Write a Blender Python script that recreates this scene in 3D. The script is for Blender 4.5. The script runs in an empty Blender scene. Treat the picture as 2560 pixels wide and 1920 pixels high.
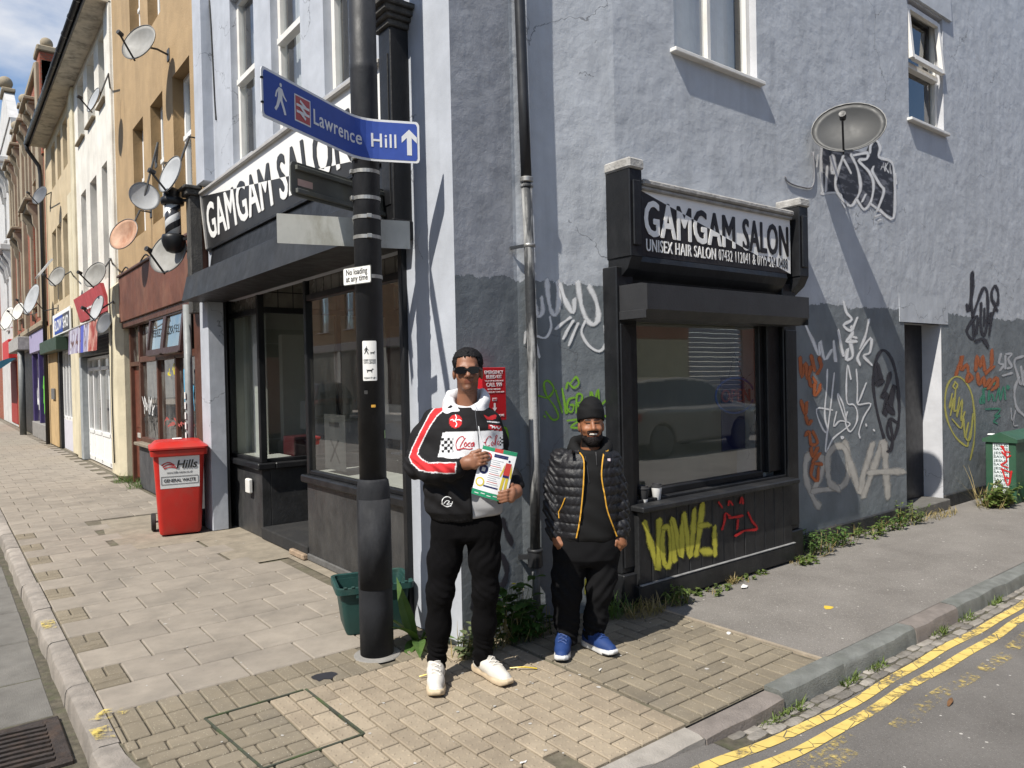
import bpy, math, random
import numpy as np
from mathutils import Vector, Matrix
from mathutils.bvhtree import BVHTree
random.seed(7); np.random.seed(7)
sc = bpy.context.scene
COL = sc.collection
# ---------------------------------------------------------------- camera
CF, CCX, CCY = 1840.0, 1280.0, 960.0          # focal length and centre in photograph pixels (2560 x 1920)
YAW, PITCH, ROLL = math.radians(52.06), math.radians(-0.69), math.radians(1.21)
CAM = Vector((0, 0, 1.70))
FW = Vector((math.cos(YAW)*math.cos(PITCH), math.sin(YAW)*math.cos(PITCH), math.sin(PITCH)))
_r = FW.cross(Vector((0, 0, 1))).normalized(); _u = _r.cross(FW)
RT = _r*math.cos(ROLL) - _u*math.sin(ROLL); UPV = _u*math.cos(ROLL) + _r*math.sin(ROLL)
cd = bpy.data.cameras.new('camera'); co = bpy.data.objects.new('camera', cd); COL.objects.link(co)
cd.sensor_width = 36; cd.sensor_fit = 'HORIZONTAL'; cd.lens = 36*CF/2560; cd.clip_end = 2000; cd.clip_start = 0.05
M = Matrix((RT, UPV, -FW)).transposed().to_4x4(); M.translation = CAM
co.matrix_world = M; sc.camera = co
# ---------------------------------------------------------------- sky, sun, exposure
SUN_EL = math.radians(50.8); SUN_H = Vector((0.9716, 0.2368, 0))       # horizontal travel of the light
sun_dir = Vector((SUN_H.x*math.cos(SUN_EL), SUN_H.y*math.cos(SUN_EL), -math.sin(SUN_EL)))
w = bpy.data.worlds.new('World'); sc.world = w; w.use_nodes = True
nt = w.node_tree; nt.nodes.clear()
out = nt.nodes.new('ShaderNodeOutputWorld'); bg = nt.nodes.new('ShaderNodeBackground'); sky = nt.nodes.new('ShaderNodeTexSky')
sky.sky_type = 'NISHITA'; sky.sun_disc = False; sky.sun_elevation = SUN_EL
sky.sun_rotation = math.atan2(-SUN_H.x, -SUN_H.y); sky.air_density = 1.0; sky.dust_density = 0.1; sky.ozone_density = 3.0
tc = nt.nodes.new('ShaderNodeTexCoord'); mp = nt.nodes.new('ShaderNodeMapping'); mp.inputs['Scale'].default_value = (1, 1, 2.2)
mp.inputs['Location'].default_value = (0.35, 0.1, 0.2)
n1 = nt.nodes.new('ShaderNodeTexNoise'); n1.inputs['Scale'].default_value = 2.3; n1.inputs['Detail'].default_value = 9; n1.inputs['Roughness'].default_value = 0.55
cr = nt.nodes.new('ShaderNodeValToRGB'); cr.color_ramp.elements[0].position = 0.47; cr.color_ramp.elements[1].position = 0.63
n2 = nt.nodes.new('ShaderNodeTexNoise'); n2.inputs['Scale'].default_value = 3.1; n2.inputs['Detail'].default_value = 4
cr2 = nt.nodes.new('ShaderNodeValToRGB'); cr2.color_ramp.elements[0].color = (3.9, 4.1, 4.5, 1); cr2.color_ramp.elements[1].color = (7.4, 7.4, 7.5, 1)
mx = nt.nodes.new('ShaderNodeMix'); mx.data_type = 'RGBA'
L = nt.links.new
L(tc.outputs['Generated'], mp.inputs['Vector']); L(mp.outputs[0], n1.inputs['Vector']); L(mp.outputs[0], n2.inputs['Vector'])
L(n1.outputs['Fac'], cr.inputs[0]); L(n2.outputs['Fac'], cr2.inputs[0])
L(cr.outputs[0], mx.inputs['Factor']); L(sky.outputs[0], mx.inputs['A']); L(cr2.outputs[0], mx.inputs['B'])
L(mx.outputs['Result'], bg.inputs[0]); bg.inputs[1].default_value = 0.115; L(bg.outputs[0], out.inputs[0])
sl = bpy.data.lights.new('sun', 'SUN'); sl.energy = 5.0; sl.angle = math.radians(0.53); sl.color = (1.0, 0.95, 0.86)
so = bpy.data.objects.new('sun', sl); COL.objects.link(so); so.location = (-20, -10, 30)
so.rotation_euler = sun_dir.to_track_quat('-Z', 'Y').to_euler()
sc.view_settings.view_transform = 'Standard'; sc.view_settings.look = 'None'; sc.view_settings.gamma = 1.0
sc.view_settings.exposure = 0.42
sc.view_settings.use_curve_mapping = False
sc.cycles.max_bounces = 8; sc.cycles.transparent_max_bounces = 16; sc.cycles.caustics_reflective = False; sc.cycles.caustics_refractive = False
sc.cycles.use_denoising = True
# ---------------------------------------------------------------- measuring helpers: where a sight line of the photograph meets a real plane
def ray(px, py): return FW + RT*((px-CCX)/CF) - UPV*((py-CCY)/CF)
def at_x(px, py, X): d = ray(px, py); return CAM + d*((X-CAM.x)/d.x)
def at_y(px, py, Y): d = ray(px, py); return CAM + d*((Y-CAM.y)/d.y)
def at_z(px, py, Z=0): d = ray(px, py); return CAM + d*((Z-CAM.z)/d.z)
# ---------------------------------------------------------------- materials
def srgb(h):
    h = h.lstrip('#'); v = [int(h[i:i+2], 16)/255 for i in (0, 2, 4)]
    return tuple((c/12.92 if c <= .04045 else ((c+.055)/1.055)**2.4) for c in v)
MATS = {}
class NT:
    def __init__(s, name):
        s.m = bpy.data.materials.new(name); s.m.use_nodes = True; s.t = s.m.node_tree; s.t.nodes.clear()
        s.o = s.n('ShaderNodeOutputMaterial'); s.b = s.n('ShaderNodeBsdfPrincipled'); s.l(s.b.outputs[0], s.o.inputs[0])
        s.geo = s.n('ShaderNodeNewGeometry'); s.pos = s.geo.outputs['Position']
    def n(s, t, **k):
        q = s.t.nodes.new(t)
        for a, b in k.items(): setattr(q, a, b)
        return q
    def l(s, a, b): s.t.links.new(a, b)
    def noise(s, scale, detail=4, rough=.55, vec=None, stretch=None):
        q = s.n('ShaderNodeTexNoise'); q.inputs['Scale'].default_value = scale; q.inputs['Detail'].default_value = detail; q.inputs['Roughness'].default_value = rough
        v = vec or s.pos
        if stretch:
            m = s.n('ShaderNodeMapping'); m.inputs['Scale'].default_value = stretch; s.l(v, m.inputs[0]); v = m.outputs[0]
        s.l(v, q.inputs['Vector']); return q.outputs['Fac']
    def ramp(s, fac, p0, p1, c0=(0, 0, 0, 1), c1=(1, 1, 1, 1)):
        q = s.n('ShaderNodeValToRGB'); e = q.color_ramp.elements; e[0].position = p0; e[1].position = p1
        e[0].color = tuple(c0)+((1,) if len(c0) == 3 else ()); e[1].color = tuple(c1)+((1,) if len(c1) == 3 else ())
        s.l(fac, q.inputs[0]); return q.outputs[0]
    def mix(s, fac, a, b, mode='MIX'):
        q = s.n('ShaderNodeMix'); q.data_type = 'RGBA'; q.blend_type = mode
        for v, i in ((fac, 'Factor'), (a, 'A'), (b, 'B')):
            if hasattr(v, 'links') or isinstance(v, bpy.types.NodeSocket): s.l(v, q.inputs[i])
            elif i == 'Factor': q.inputs[i].default_value = v
            else: q.inputs[i].default_value = tuple(v)+((1,) if len(v) == 3 else ())
        return q.outputs['Result']
    def math(s, op, a, b=0.0):
        q = s.n('ShaderNodeMath'); q.operation = op
        for i, v in enumerate((a, b)):
            if isinstance(v, bpy.types.NodeSocket): s.l(v, q.inputs[i])
            else: q.inputs[i].default_value = v
        return q.outputs[0]
    def bump(s, h, dist=.005, strength=1.0, prev=None):
        q = s.n('ShaderNodeBump'); q.inputs['Distance'].default_value = dist; q.inputs['Strength'].default_value = strength
        s.l(h, q.inputs['Height'])
        if prev: s.l(prev, q.inputs['Normal'])
        return q.outputs[0]
    def fin(s, col=None, rough=.8, normal=None, metal=0.0, spec=.5, alpha=None):
        b = s.b
        for v, k in ((col, 'Base Color'), (rough, 'Roughness'), (metal, 'Metallic'), (spec, 'Specular IOR Level'), (normal, 'Normal'), (alpha, 'Alpha')):
            if v is None: continue
            if isinstance(v, bpy.types.NodeSocket): s.l(v, b.inputs[k])
            elif k == 'Base Color': b.inputs[k].default_value = tuple(v)+((1,) if len(v) == 3 else ())
            else: b.inputs[k].default_value = v
        return s.m
def sc3(c, f): return tuple(min(1, x*f) for x in c)
def pm(name, col, rough=.75, var=.15, vs=4.0, bump=0.0, bs=60.0, metal=0.0, spec=.4, dirt=None, damt=.35, ds=2.0, rnd=0.0):
    """plain surface: colour with uneven tone, optional dirt in patches, fine relief"""
    if name in MATS: return MATS[name]
    k = NT(name); c = col
    n = k.noise(vs, 6, .6)
    f = k.ramp(n, .3, .7)
    c = k.mix(f, sc3(col, 1-var), sc3(col, 1+var))
    if dirt is not None:
        d = k.ramp(k.noise(ds, 8, .65, stretch=(1, 1, .45)), .48, .72)
        c = k.mix(k.math('MULTIPLY', d, damt), c, dirt)
    if rnd:
        oi = k.n('ShaderNodeObjectInfo'); hs = k.n('ShaderNodeHueSaturation')
        k.l(k.math('ADD', k.math('MULTIPLY', oi.outputs['Random'], rnd*2), 1-rnd), hs.inputs['Value']); k.l(c, hs.inputs['Color']); c = hs.outputs[0]
    nr = k.bump(k.noise(bs, 5, .6), bump) if bump else None
    rg = k.ramp(k.noise(vs*2.3, 4), .2, .8, (max(0, rough-.1),)*3, (min(1, rough+.1),)*3)
    MATS[name] = k.fin(c, rg, nr, metal, spec); return MATS[name]
def flat(name, col, rough=.6, metal=0.0, spec=.4):
    if name in MATS: return MATS[name]
    k = NT(name); f = k.ramp(k.noise(25, 4), .3, .7)
    MATS[name] = k.fin(k.mix(f, sc3(col, .93), sc3(col, 1.05)), rough, None, metal, spec); return MATS[name]
def glass(name, tint=(.9, .93, .92), base=.06, refl=1.0, dirt=.06):
    if name in MATS: return MATS[name]
    k = NT(name); t = k.t
    tr = k.n('ShaderNodeBsdfTransparent'); tr.inputs[0].default_value = tuple(tint)+(1,)
    gl = k.n('ShaderNodeBsdfGlossy'); gl.inputs['Roughness'].default_value = 0.015; gl.inputs['Color'].default_value = (refl, refl, refl, 1)
    wob = k.bump(k.noise(1.2, 2), .0008); k.l(wob, gl.inputs['Normal'])
    lw = k.n('ShaderNodeLayerWeight'); lw.inputs['Blend'].default_value = .5
    f = k.math('MINIMUM', k.math('ADD', k.math('MULTIPLY', k.math('POWER', lw.outputs['Facing'], 5.0), .9), base+.06), 1.0)
    ms = k.n('ShaderNodeMixShader'); k.l(f, ms.inputs[0]); k.l(tr.outputs[0], ms.inputs[1]); k.l(gl.outputs[0], ms.inputs[2])
    df = k.n('ShaderNodeBsdfDiffuse'); df.inputs[0].default_value = (.45, .44, .40, 1)
    m2 = k.n('ShaderNodeMixShader'); dd = k.math('MULTIPLY', k.ramp(k.noise(5, 8, .7, stretch=(1, 1, .4)), .4, .8), dirt)
    k.l(dd, m2.inputs[0]); k.l(ms.outputs[0], m2.inputs[1]); k.l(df.outputs[0], m2.inputs[2])
    k.l(m2.outputs[0], k.o.inputs[0]); MATS[name] = k.m; return k.m
def worn(name, col, cover=.5, scale=30, rough=.7, soft=.06):
    """paint that is partly worn away (the rest lets the surface below show)"""
    if name in MATS: return MATS[name]
    k = NT(name)
    n = k.noise(scale, 8, .7); n2 = k.noise(scale*.18, 3)
    h = k.math('ADD', k.math('MULTIPLY', n, .6), k.math('MULTIPLY', n2, .4))
    a = k.ramp(h, 1-cover-soft, 1-cover+soft)
    vo = k.n('ShaderNodeTexVoronoi'); vo.feature = 'DISTANCE_TO_EDGE'; vo.inputs['Scale'].default_value = 7; k.l(k.pos, vo.inputs['Vector']); a = k.math('MULTIPLY', a, k.ramp(vo.outputs['Distance'], .006, .02))
    v = k.ramp(k.noise(9, 5), .3, .7)
    k.fin(k.mix(v, sc3(col, .85), sc3(col, 1.1)), rough, None, 0, .3, a); MATS[name] = k.m; return k.m
def spray(name, col, dens=1.0, soft=True):
    """spray paint: ribbons carry 'edge' (1 in the middle, 0 at the rim)"""
    if name in MATS: return MATS[name]
    k = NT(name); at = k.n('ShaderNodeAttribute'); at.attribute_name = 'edge'
    e = at.outputs['Fac']; nz = k.noise(170, 3); big = k.noise(7, 4, .6)
    h = k.math('ADD', e, k.math('MULTIPLY', k.math('SUBTRACT', nz, .5), .55)); h = k.math('ADD', h, k.math('MULTIPLY', k.math('SUBTRACT', big, .5), .7))
    a = k.math('MULTIPLY', k.ramp(h, .02, .58), dens)
    c = k.mix(k.ramp(k.noise(12, 4), .3, .7), sc3(col, .85), sc3(col, 1.08))
    k.fin(c, .65, None, 0, .3, a); MATS[name] = k.m; return k.m
# ---------------------------------------------------------------- objects
def tag(o, label=None, cat=None, group=None, kind=None):
    if label: o['label'] = label
    if cat: o['category'] = cat
    if group: o['group'] = group
    if kind: o['kind'] = kind
    return o
def empty(name, loc=(0, 0, 0), label=None, cat=None, group=None, kind=None):
    o = bpy.data.objects.new(name, None); COL.objects.link(o); o.location = loc; o.empty_display_size = .1
    return tag(o, label, cat, group, kind)
def adopt(o, parent):
    if parent is not None:
        o.parent = parent
        if parent.parent is None: o.matrix_parent_inverse = Matrix.Translation(-Vector(parent.location))
    return o
class MB:
    def __init__(s): s.v = []; s.f = []; s.e = []
    def add(s, vs, fs, e=None):
        b = len(s.v); s.v += [tuple(v) for v in vs]; s.f += [tuple(i+b for i in f) for f in fs]
        s.e += (list(e) if e is not None else [1.0]*len(vs)); return s
    def box(s, x0, x1, y0, y1, z0, z1, b=0.0):
        x0, x1 = min(x0, x1), max(x0, x1); y0, y1 = min(y0, y1), max(y0, y1); z0, z1 = min(z0, z1), max(z0, z1)
        return s.obox(Matrix.Translation(((x0+x1)/2, (y0+y1)/2, (z0+z1)/2)), (x1-x0, y1-y0, z1-z0), b)
    def obox(s, M, d, b=0.0):
        hx, hy, hz = d[0]/2, d[1]/2, d[2]/2
        if b <= 0:
            vs = [M @ Vector((x*hx, y*hy, z*hz)) for z in (-1, 1) for y in (-1, 1) for x in (-1, 1)]
            return s.add(vs, [(0, 2, 3, 1), (4, 5, 7, 6), (0, 1, 5, 4), (2, 6, 7, 3), (0, 4, 6, 2), (1, 3, 7, 5)])
        b = min(b, hx*.9, hy*.9, hz*.9); vs = []; idx = {}
        for sx in (-1, 1):
            for sy in (-1, 1):
                for sz in (-1, 1):
                    for a in range(3):
                        c = [sx*(hx-b), sy*(hy-b), sz*(hz-b)]; c[a] = (sx*hx, sy*hy, sz*hz)[a]
                        idx[(sx, sy, sz, a)] = len(vs); vs.append(M @ Vector(c))
        fs = []
        for a in range(3):
            o1, o2 = [(1, 2), (2, 0), (0, 1)][a]
            for sg in (-1, 1):
                q = []
                for (p, r) in ((-1, -1), (1, -1), (1, 1), (-1, 1)):
                    k = [0, 0, 0]; k[a] = sg; k[o1] = p; k[o2] = r; q.append(idx[(k[0], k[1], k[2], a)])
                fs.append(tuple(q if sg > 0 else q[::-1]))
            # edges along axis a
            for p in (-1, 1):
                for r in (-1, 1):
                    k0 = [0, 0, 0]; k1 = [0, 0, 0]; k0[a] = -1; k1[a] = 1; k0[o1] = k1[o1] = p; k0[o2] = k1[o2] = r
                    q = [idx[(*k0, o1)], idx[(*k1, o1)], idx[(*k1, o2)], idx[(*k0, o2)]]
                    fs.append(tuple(q if p*r > 0 else q[::-1]))
        for sx in (-1, 1):
            for sy in (-1, 1):
                for sz in (-1, 1):
                    q = [idx[(sx, sy, sz, 0)], idx[(sx, sy, sz, 1)], idx[(sx, sy, sz, 2)]]
                    fs.append(tuple(q if sx*sy*sz > 0 else q[::-1]))
        return s.add(vs, fs)
    def bar(s, a, b, w, h, up=(0, 0, 1), bev=0.0):
        a, b = Vector(a), Vector(b); d = b-a; Ln = d.length; d.normalize(); u = Vector(up)
        sd = d.cross(u)
        if sd.length < 1e-4: sd = d.cross(Vector((1, 0, 0)))
        sd.normalize(); u = sd.cross(d)
        Mx = Matrix((d, sd, u)).transposed().to_4x4(); Mx.translation = (a+b)/2
        return s.obox(Mx, (Ln, w, h), bev)
    def tube(s, pts, r, n=10, cap=True):
        pts = [Vector(p) for p in pts]; rs = r if isinstance(r, (list, tuple)) else [r]*len(pts)
        vs = []; prev = None
        for i, p in enumerate(pts):
            d = (pts[min(i+1, len(pts)-1)]-pts[max(i-1, 0)]).normalized()
            if prev is None:
                u = Vector((0, 0, 1)) if abs(d.z) < .9 else Vector((1, 0, 0)); x = d.cross(u).normalized()
            else: x = (prev - d*prev.dot(d)).normalized()
            prev = x; y = d.cross(x)
            vs += [p + (x*math.cos(2*math.pi*k/n) + y*math.sin(2*math.pi*k/n))*rs[i] for k in range(n)]
        fs = [(i*n+k, i*n+(k+1) % n, (i+1)*n+(k+1) % n, (i+1)*n+k) for i in range(len(pts)-1) for k in range(n)]
        if cap: fs += [tuple(range(n-1, -1, -1)), tuple((len(pts)-1)*n+k for k in range(n))]
        return s.add(vs, fs)
    def lathe(s, prof, M=None, n=20, cap=True):
        M = M or Matrix(); vs = []
        for (r, z) in prof: vs += [M @ Vector((r*math.cos(2*math.pi*k/n), r*math.sin(2*math.pi*k/n), z)) for k in range(n)]
        m = len(prof)
        fs = [(i*n+k, i*n+(k+1) % n, (i+1)*n+(k+1) % n, (i+1)*n+k) for i in range(m-1) for k in range(n)]
        if cap: fs += [tuple(range(n-1, -1, -1)), tuple((m-1)*n+k for k in range(n))]
        return s.add(vs, fs)
    def prism(s, poly, ext):
        """poly: 3D points in one plane, ext: extrusion vector"""
        e = Vector(ext); p = [Vector(q) for q in poly]; n = len(p)
        nm = Vector((0, 0, 0))
        for i in range(n): nm += p[i].cross(p[(i+1) % n])
        if nm.dot(e) < 0: p = p[::-1]
        return s.add(p+[q+e for q in p], [tuple(range(n-1, -1, -1)), tuple(range(n, 2*n))]+[(i, (i+1) % n, n+(i+1) % n, n+i) for i in range(n)])
    def quad(s, a, b, c, d): return s.add([a, b, c, d], [(0, 1, 2, 3)])
    def mesh(s, name='mesh', mat=None, smooth=False):
        me = bpy.data.meshes.new(name); me.from_pydata(s.v, [], s.f); me.update()
        if any(x != 1.0 for x in s.e):
            a = me.attributes.new('edge', 'FLOAT', 'POINT'); a.data.foreach_set('value', s.e)
        if mat: me.materials.append(mat)
        if smooth: me.polygons.foreach_set('use_smooth', [True]*len(me.polygons))
        return me
    def islands(s, tol=.004):
        par = list(range(len(s.v)))
        def fd(a):
            while par[a] != a: par[a] = par[par[a]]; a = par[a]
            return a
        for f in s.f:
            for b in f[1:]: par[fd(f[0])] = fd(b)
        g = {}
        for i in range(len(s.v)): g.setdefault(fd(i), []).append(i)
        bb = []
        for ix in g.values():
            q = np.array([s.v[i] for i in ix]); bb.append([q.min(0)-tol, q.max(0)+tol, set(ix)])
        ch = True
        while ch:
            ch = False
            for i in range(len(bb)):
                for j in range(i+1, len(bb)):
                    if (bb[i][0] <= bb[j][1]).all() and (bb[j][0] <= bb[i][1]).all():
                        bb[i] = [np.minimum(bb[i][0], bb[j][0]), np.maximum(bb[i][1], bb[j][1]), bb[i][2] | bb[j][2]]; del bb[j]; ch = True; break
                if ch: break
        return [b[2] for b in bb]
    def pieces(s, name, mat, parent=None):
        first = None
        for st in s.islands():
            m = MB(); mp_ = {}
            for i in sorted(st): mp_[i] = len(m.v); m.v.append(s.v[i]); m.e.append(1.0)
            m.f = [tuple(mp_[i] for i in f) for f in s.f if f[0] in st]
            o = m.build(name, mat, parent); first = first or o
        return first
    def build(s, name, mat, parent=None, smooth=False, kind=None):
        o = bpy.data.objects.new(name, s.mesh(name, mat, smooth)); COL.objects.link(o)
        if smooth == 'auto': shade_auto(o)
        adopt(o, parent)
        if kind: o['kind'] = kind
        return o
def shade_auto(o, ang=35):
    me = o.data; me.polygons.foreach_set('use_smooth', [True]*len(me.polygons))
    try: me.set_sharp_from_angle(angle=math.radians(ang))
    except Exception: pass
def frame(o, x, y):
    x = Vector(x).normalized(); y = Vector(y); y = (y-x*x.dot(y)).normalized(); z = x.cross(y)
    Mx = Matrix((x, y, z)).transposed().to_4x4(); Mx.translation = Vector(o); return Mx
def text_mesh(body, size=1, bold=0.0, xs=1.0, shear=0.0, align='LEFT', space=1.0, depth=.0008, width=None):
    cu = bpy.data.curves.new('txt', 'FONT'); cu.body = body; cu.size = size; cu.offset = bold*size; cu.shear = shear; cu.align_x = align
    cu.space_character = space; cu.extrude = depth; cu.resolution_u = 3
    o = bpy.data.objects.new('txt', cu); COL.objects.link(o)
    dg = bpy.context.evaluated_depsgraph_get(); me = bpy.data.meshes.new_from_object(o.evaluated_get(dg))
    bpy.data.objects.remove(o); bpy.data.curves.remove(cu)
    co = np.empty(len(me.vertices)*3); me.vertices.foreach_get('co', co); co = co.reshape(-1, 3)
    if width is not None and len(co):
        x0, x1 = co[:, 0].min(), co[:, 0].max(); k = width/(x1-x0)
        if align == 'LEFT': co[:, 0] = (co[:, 0]-x0)*k
        elif align == 'CENTER': co[:, 0] = (co[:, 0]-(x0+x1)/2)*k
    else: co[:, 0] *= xs
    me.vertices.foreach_set('co', co.ravel()); me.update(); return me
def text(body, M, size, mat, parent=None, name='lettering', fn=None, fat=0.0, **k):
    me = text_mesh(body, size, **k)
    if fat:      # heavier weight: the same outline stacked a hair apart
        m0 = MB(); vs = [v.co.copy() for v in me.vertices]; fs = [tuple(p.vertices) for p in me.polygons]
        for q, (dx, dy) in enumerate(((0, 0), (-1, 0), (1, 0), (0, -.7), (0, .7), (-.7, -.5), (.7, .5), (-.7, .5), (.7, -.5))):
            m0.add([(v.x+dx*fat*size, v.y+dy*fat*size, v.z+q*.00035) for v in vs], fs)
        me = m0.mesh('txt')
    for v in me.vertices:
        v.co = fn(v.co) if fn else M @ v.co
    me.materials.clear(); me.materials.append(mat); me.update()
    o = bpy.data.objects.new(name, me); COL.objects.link(o); return adopt(o, parent)
def catmull(p, n=5, closed=False):
    p = [np.array(q, float) for q in p]
    if len(p) < 3: return p
    q = [2*p[0]-p[1]]+p+[2*p[-1]-p[-2]]; o = []
    for i in range(1, len(q)-2):
        for k in range(n):
            t = k/n; a, b, c, d = q[i-1:i+3]
            o.append(.5*((2*b)+(-a+c)*t+(2*a-5*b+4*c-d)*t*t+(-a+3*b-3*c+d)*t**3))
    o.append(p[-1]); return o
def ribbon(mb, line, width, fn, lift0=.002, taper=False, smooth=4, drop=.00004):
    """line in 2D, fn(s,t,lift)->3D; adds a soft-edged stroke to mb (middle row carries edge=1)"""
    pts = catmull(line, smooth) if smooth else [np.array(q, float) for q in line]
    n = len(pts); vs = []; es = []
    ext = []
    for i in range(n):
        d = pts[min(i+1, n-1)]-pts[max(i-1, 0)]; ln = np.hypot(*d) or 1; d = d/ln; ext.append(d)
    P = [pts[0]-ext[0]*width*.5]+pts+[pts[-1]+ext[-1]*width*.5]; D = [ext[0]]+ext+[ext[-1]]
    for i, (p, d) in enumerate(zip(P, D)):
        nx = np.array((-d[1], d[0])); end = i in (0, len(P)-1)
        wdt = width*(.55 if end else 1)*(1+.16*math.sin(i*.9+width*37)+.10*math.sin(i*2.3+p[0]*.7))
        for k, o in enumerate((-.5, 0, .5)):
            q = p+nx*o*wdt; vs.append(fn(q[0], q[1], lift0+drop*i)); es.append(0.0 if (end or k != 1) else 1.0)
    fs = []
    for i in range(len(P)-1):
        b = i*3; fs += [(b, b+3, b+4, b+1), (b+1, b+4, b+5, b+2)]
    mb.add(vs, fs, es)
def solid(mat): return mat
# ================================================================ ground: roads, kerbs, paving
def roadz(x, y):
    return -0.115 + 0.10*math.exp(-((x-2.2)/.85)**2)*math.exp(-((y-2.2)/.9)**2)
def asphalt(name, c0, c1, scale=220):
    k = NT(name)
    n = k.noise(scale, 3, .6); n2 = k.noise(2.2, 6, .6)
    v = k.n('ShaderNodeTexVoronoi'); v.inputs['Scale'].default_value = scale*.55; k.l(k.pos, v.inputs['Vector'])
    st = k.ramp(v.outputs['Distance'], .05, .42, (1, 1, 1), (0, 0, 0))
    rc = k.ramp(v.outputs['Color'], .2, .9)
    c = k.mix(k.ramp(n2, .3, .7), c0, c1); c = k.mix(k.math('MULTIPLY', st, .75), c, k.mix(rc, sc3(c0, .45), sc3(c1, 2.5)))
    c = k.mix(k.math('MULTIPLY', k.ramp(k.noise(.7, 5), .5, .75), .25), c, sc3(c1, 1.35))
    MATS[name] = k.fin(c, .9, k.bump(k.math('ADD', n, k.math('MULTIPLY', st, .6)), .004), 0, .25); return k.m
M_road = asphalt('asphalt road', (.115, .107, .100), (.165, .155, .145))
M_foot = asphalt('asphalt footway', (.155, .143, .131), (.215, .200, .184), 160)
xs = [-120, -60, -30, -15, -8, -4, -2]+[round(-1+.12*i, 3) for i in range(84)]+[10, 12, 16, 24, 40, 80, 160]
ys = [-120, -60, -30, -15, -8, -4, -2]+[round(-1+.1*i, 3) for i in range(40)]+[4, 8, 16, 30, 60, 120, 250]
xs = sorted(set(xs)); ys = sorted(set(ys)); nx, ny = len(xs), len(ys)
mb = MB(); mb.add([(x, y, roadz(x, y)) for y in ys for x in xs], [(j*nx+i, j*nx+i+1, (j+1)*nx+i+1, (j+1)*nx+i) for j in range(ny-1) for i in range(nx-1)])
road = mb.build('road', M_road, None, True, 'structure')
mb = MB(); pts = [(4.6, 1.25), (5.6, 1.32), (7.4, 1.22), (7.5, .35), (5.9, .28), (4.7, .4)]
mb.add([(x, y, roadz(x, y)+.003) for x, y in pts], [tuple(range(len(pts)))]); mb.build('tarmac_patch', asphalt('newer asphalt', (.085, .08, .076), (.12, .114, .108)), road)
# ---- kerbs
XA, YB = 0.635, 2.29             # inner top edges of the two kerbs
RC = 1.62; CX, CY = XA+RC, YB+RC # corner arc
M_kerb = pm('kerb granite', (.275, .245, .215), .8, .22, 9, .006, 90, dirt=(.10, .095, .085), damt=.5, ds=5, rnd=.16)
M_kerbg = pm('kerb green grey', (.15, .155, .145), .8, .25, 9, .006, 90, dirt=(.07, .08, .06), damt=.5, ds=5, rnd=.12)
M_kerbr = pm('kerb red stone', (.205, .178, .160), .8, .22, 9, .006, 90, dirt=(.10, .09, .08), damt=.4, ds=5, rnd=.12)
M_kerbl = pm('kerb pale stone', (.30, .275, .245), .85, .15, 9, .004, 120, dirt=(.16, .15, .13), damt=.4, ds=6, rnd=.06)
kerb = empty('kerb', (0, 0, 0), kind='structure')
def kpath(s):
    """distance along the kerb from far up street A round the corner to street B -> inner point, outward normal"""
    la = 60-CY; arc = RC*math.pi/2
    if s < la: return Vector((XA, 60-s, 0)), Vector((-1, 0, 0))
    if s < la+arc:
        a = math.pi + (s-la)/RC; return Vector((CX+RC*math.cos(a), CY+RC*math.sin(a), 0)), Vector((math.cos(a), math.sin(a), 0))
    return Vector((CX+(s-la-arc), YB, 0)), Vector((0, -1, 0))
LA = 60-CY; LARC = RC*math.pi/2
def kerbstone(s0, s1, mat, drop=0.0, w=.115):
    n = max(2, int((s1-s0)/.18)+1); mb = MB(); prof = [(0, -.2), (0, 0), (w*.72, 0), (w*.93, -.012), (w, -.035), (w+.012, -.2)]
    jz = random.uniform(-.004, .004); jo = random.uniform(-.006, .006); vs = []
    for i in range(n+1):
        s = s0+.004+(s1-s0-.008)*i/n; p, nn = kpath(s)
        wob = .004*math.sin(s*9.1)+.003*math.sin(s*23.7)
        for k, (o, z) in enumerate(prof):
            zz = z if z < -.1 else z+jz-drop+(.003*math.sin(s*13+k) if k > 1 else 0)
            if drop and k >= 4 and z > -.1: zz = -drop-.008
            vs.append(p+nn*(o+jo+(wob if k > 2 else 0))+Vector((0, 0, zz)))
    m = len(prof); fs = [(i*m+k, i*m+k+1, (i+1)*m+k+1, (i+1)*m+k) for i in range(n) for k in range(m-1)]
    fs += [tuple(range(m)), tuple(n*m+k for k in range(m-1, -1, -1))]
    mb.add(vs, fs); o = mb.build('kerb_stone', mat, kerb); shade_auto(o, 40); return o
s = LA-12*0.9
while s > 20: s -= .9
s0 = s
while s < LA-.05:
    e = min(s+.9, LA); kerbstone(s, e, M_kerb); s = e
k = 6
for i in range(k):
    kerbstone(LA+LARC*i/k, LA+LARC*(i+1)/k, M_kerb if i < 3 else M_kerbl, drop=[0, .005, .008, .010, .012, .012][i]*1.0)
sb = LA+LARC; b0 = CX
xsb = [CX, 2.80, 3.46, 4.09, 5.0, 5.66, 6.55, 7.45, 8.35, 9.25, 10.15, 11.05, 11.95, 12.85, 14]
mts = [M_kerbl, M_kerbr, M_kerbg, M_kerbg, M_kerbr, M_kerbg, M_kerbg, M_kerbg]
for i in range(len(xsb)-1):
    if xsb[i+1] > xsb[i]: kerbstone(sb+xsb[i]-CX, sb+xsb[i+1]-CX, mts[min(i, 7)], drop=[.012, .018, 0][min(i, 2)], w=.12)
mb = MB(); mb.box(14, 60, YB-.12, YB, -.2, 0); mb.build('kerb_run', M_kerbg, kerb)
mb = MB(); mb.box(XA-.115, XA, 60-s0+.0, 120, -.2, 0); mb.build('kerb_run', M_kerb, kerb)
M_ymark = worn('worn yellow paint', (.58, .45, .12), .47, 26)
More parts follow.
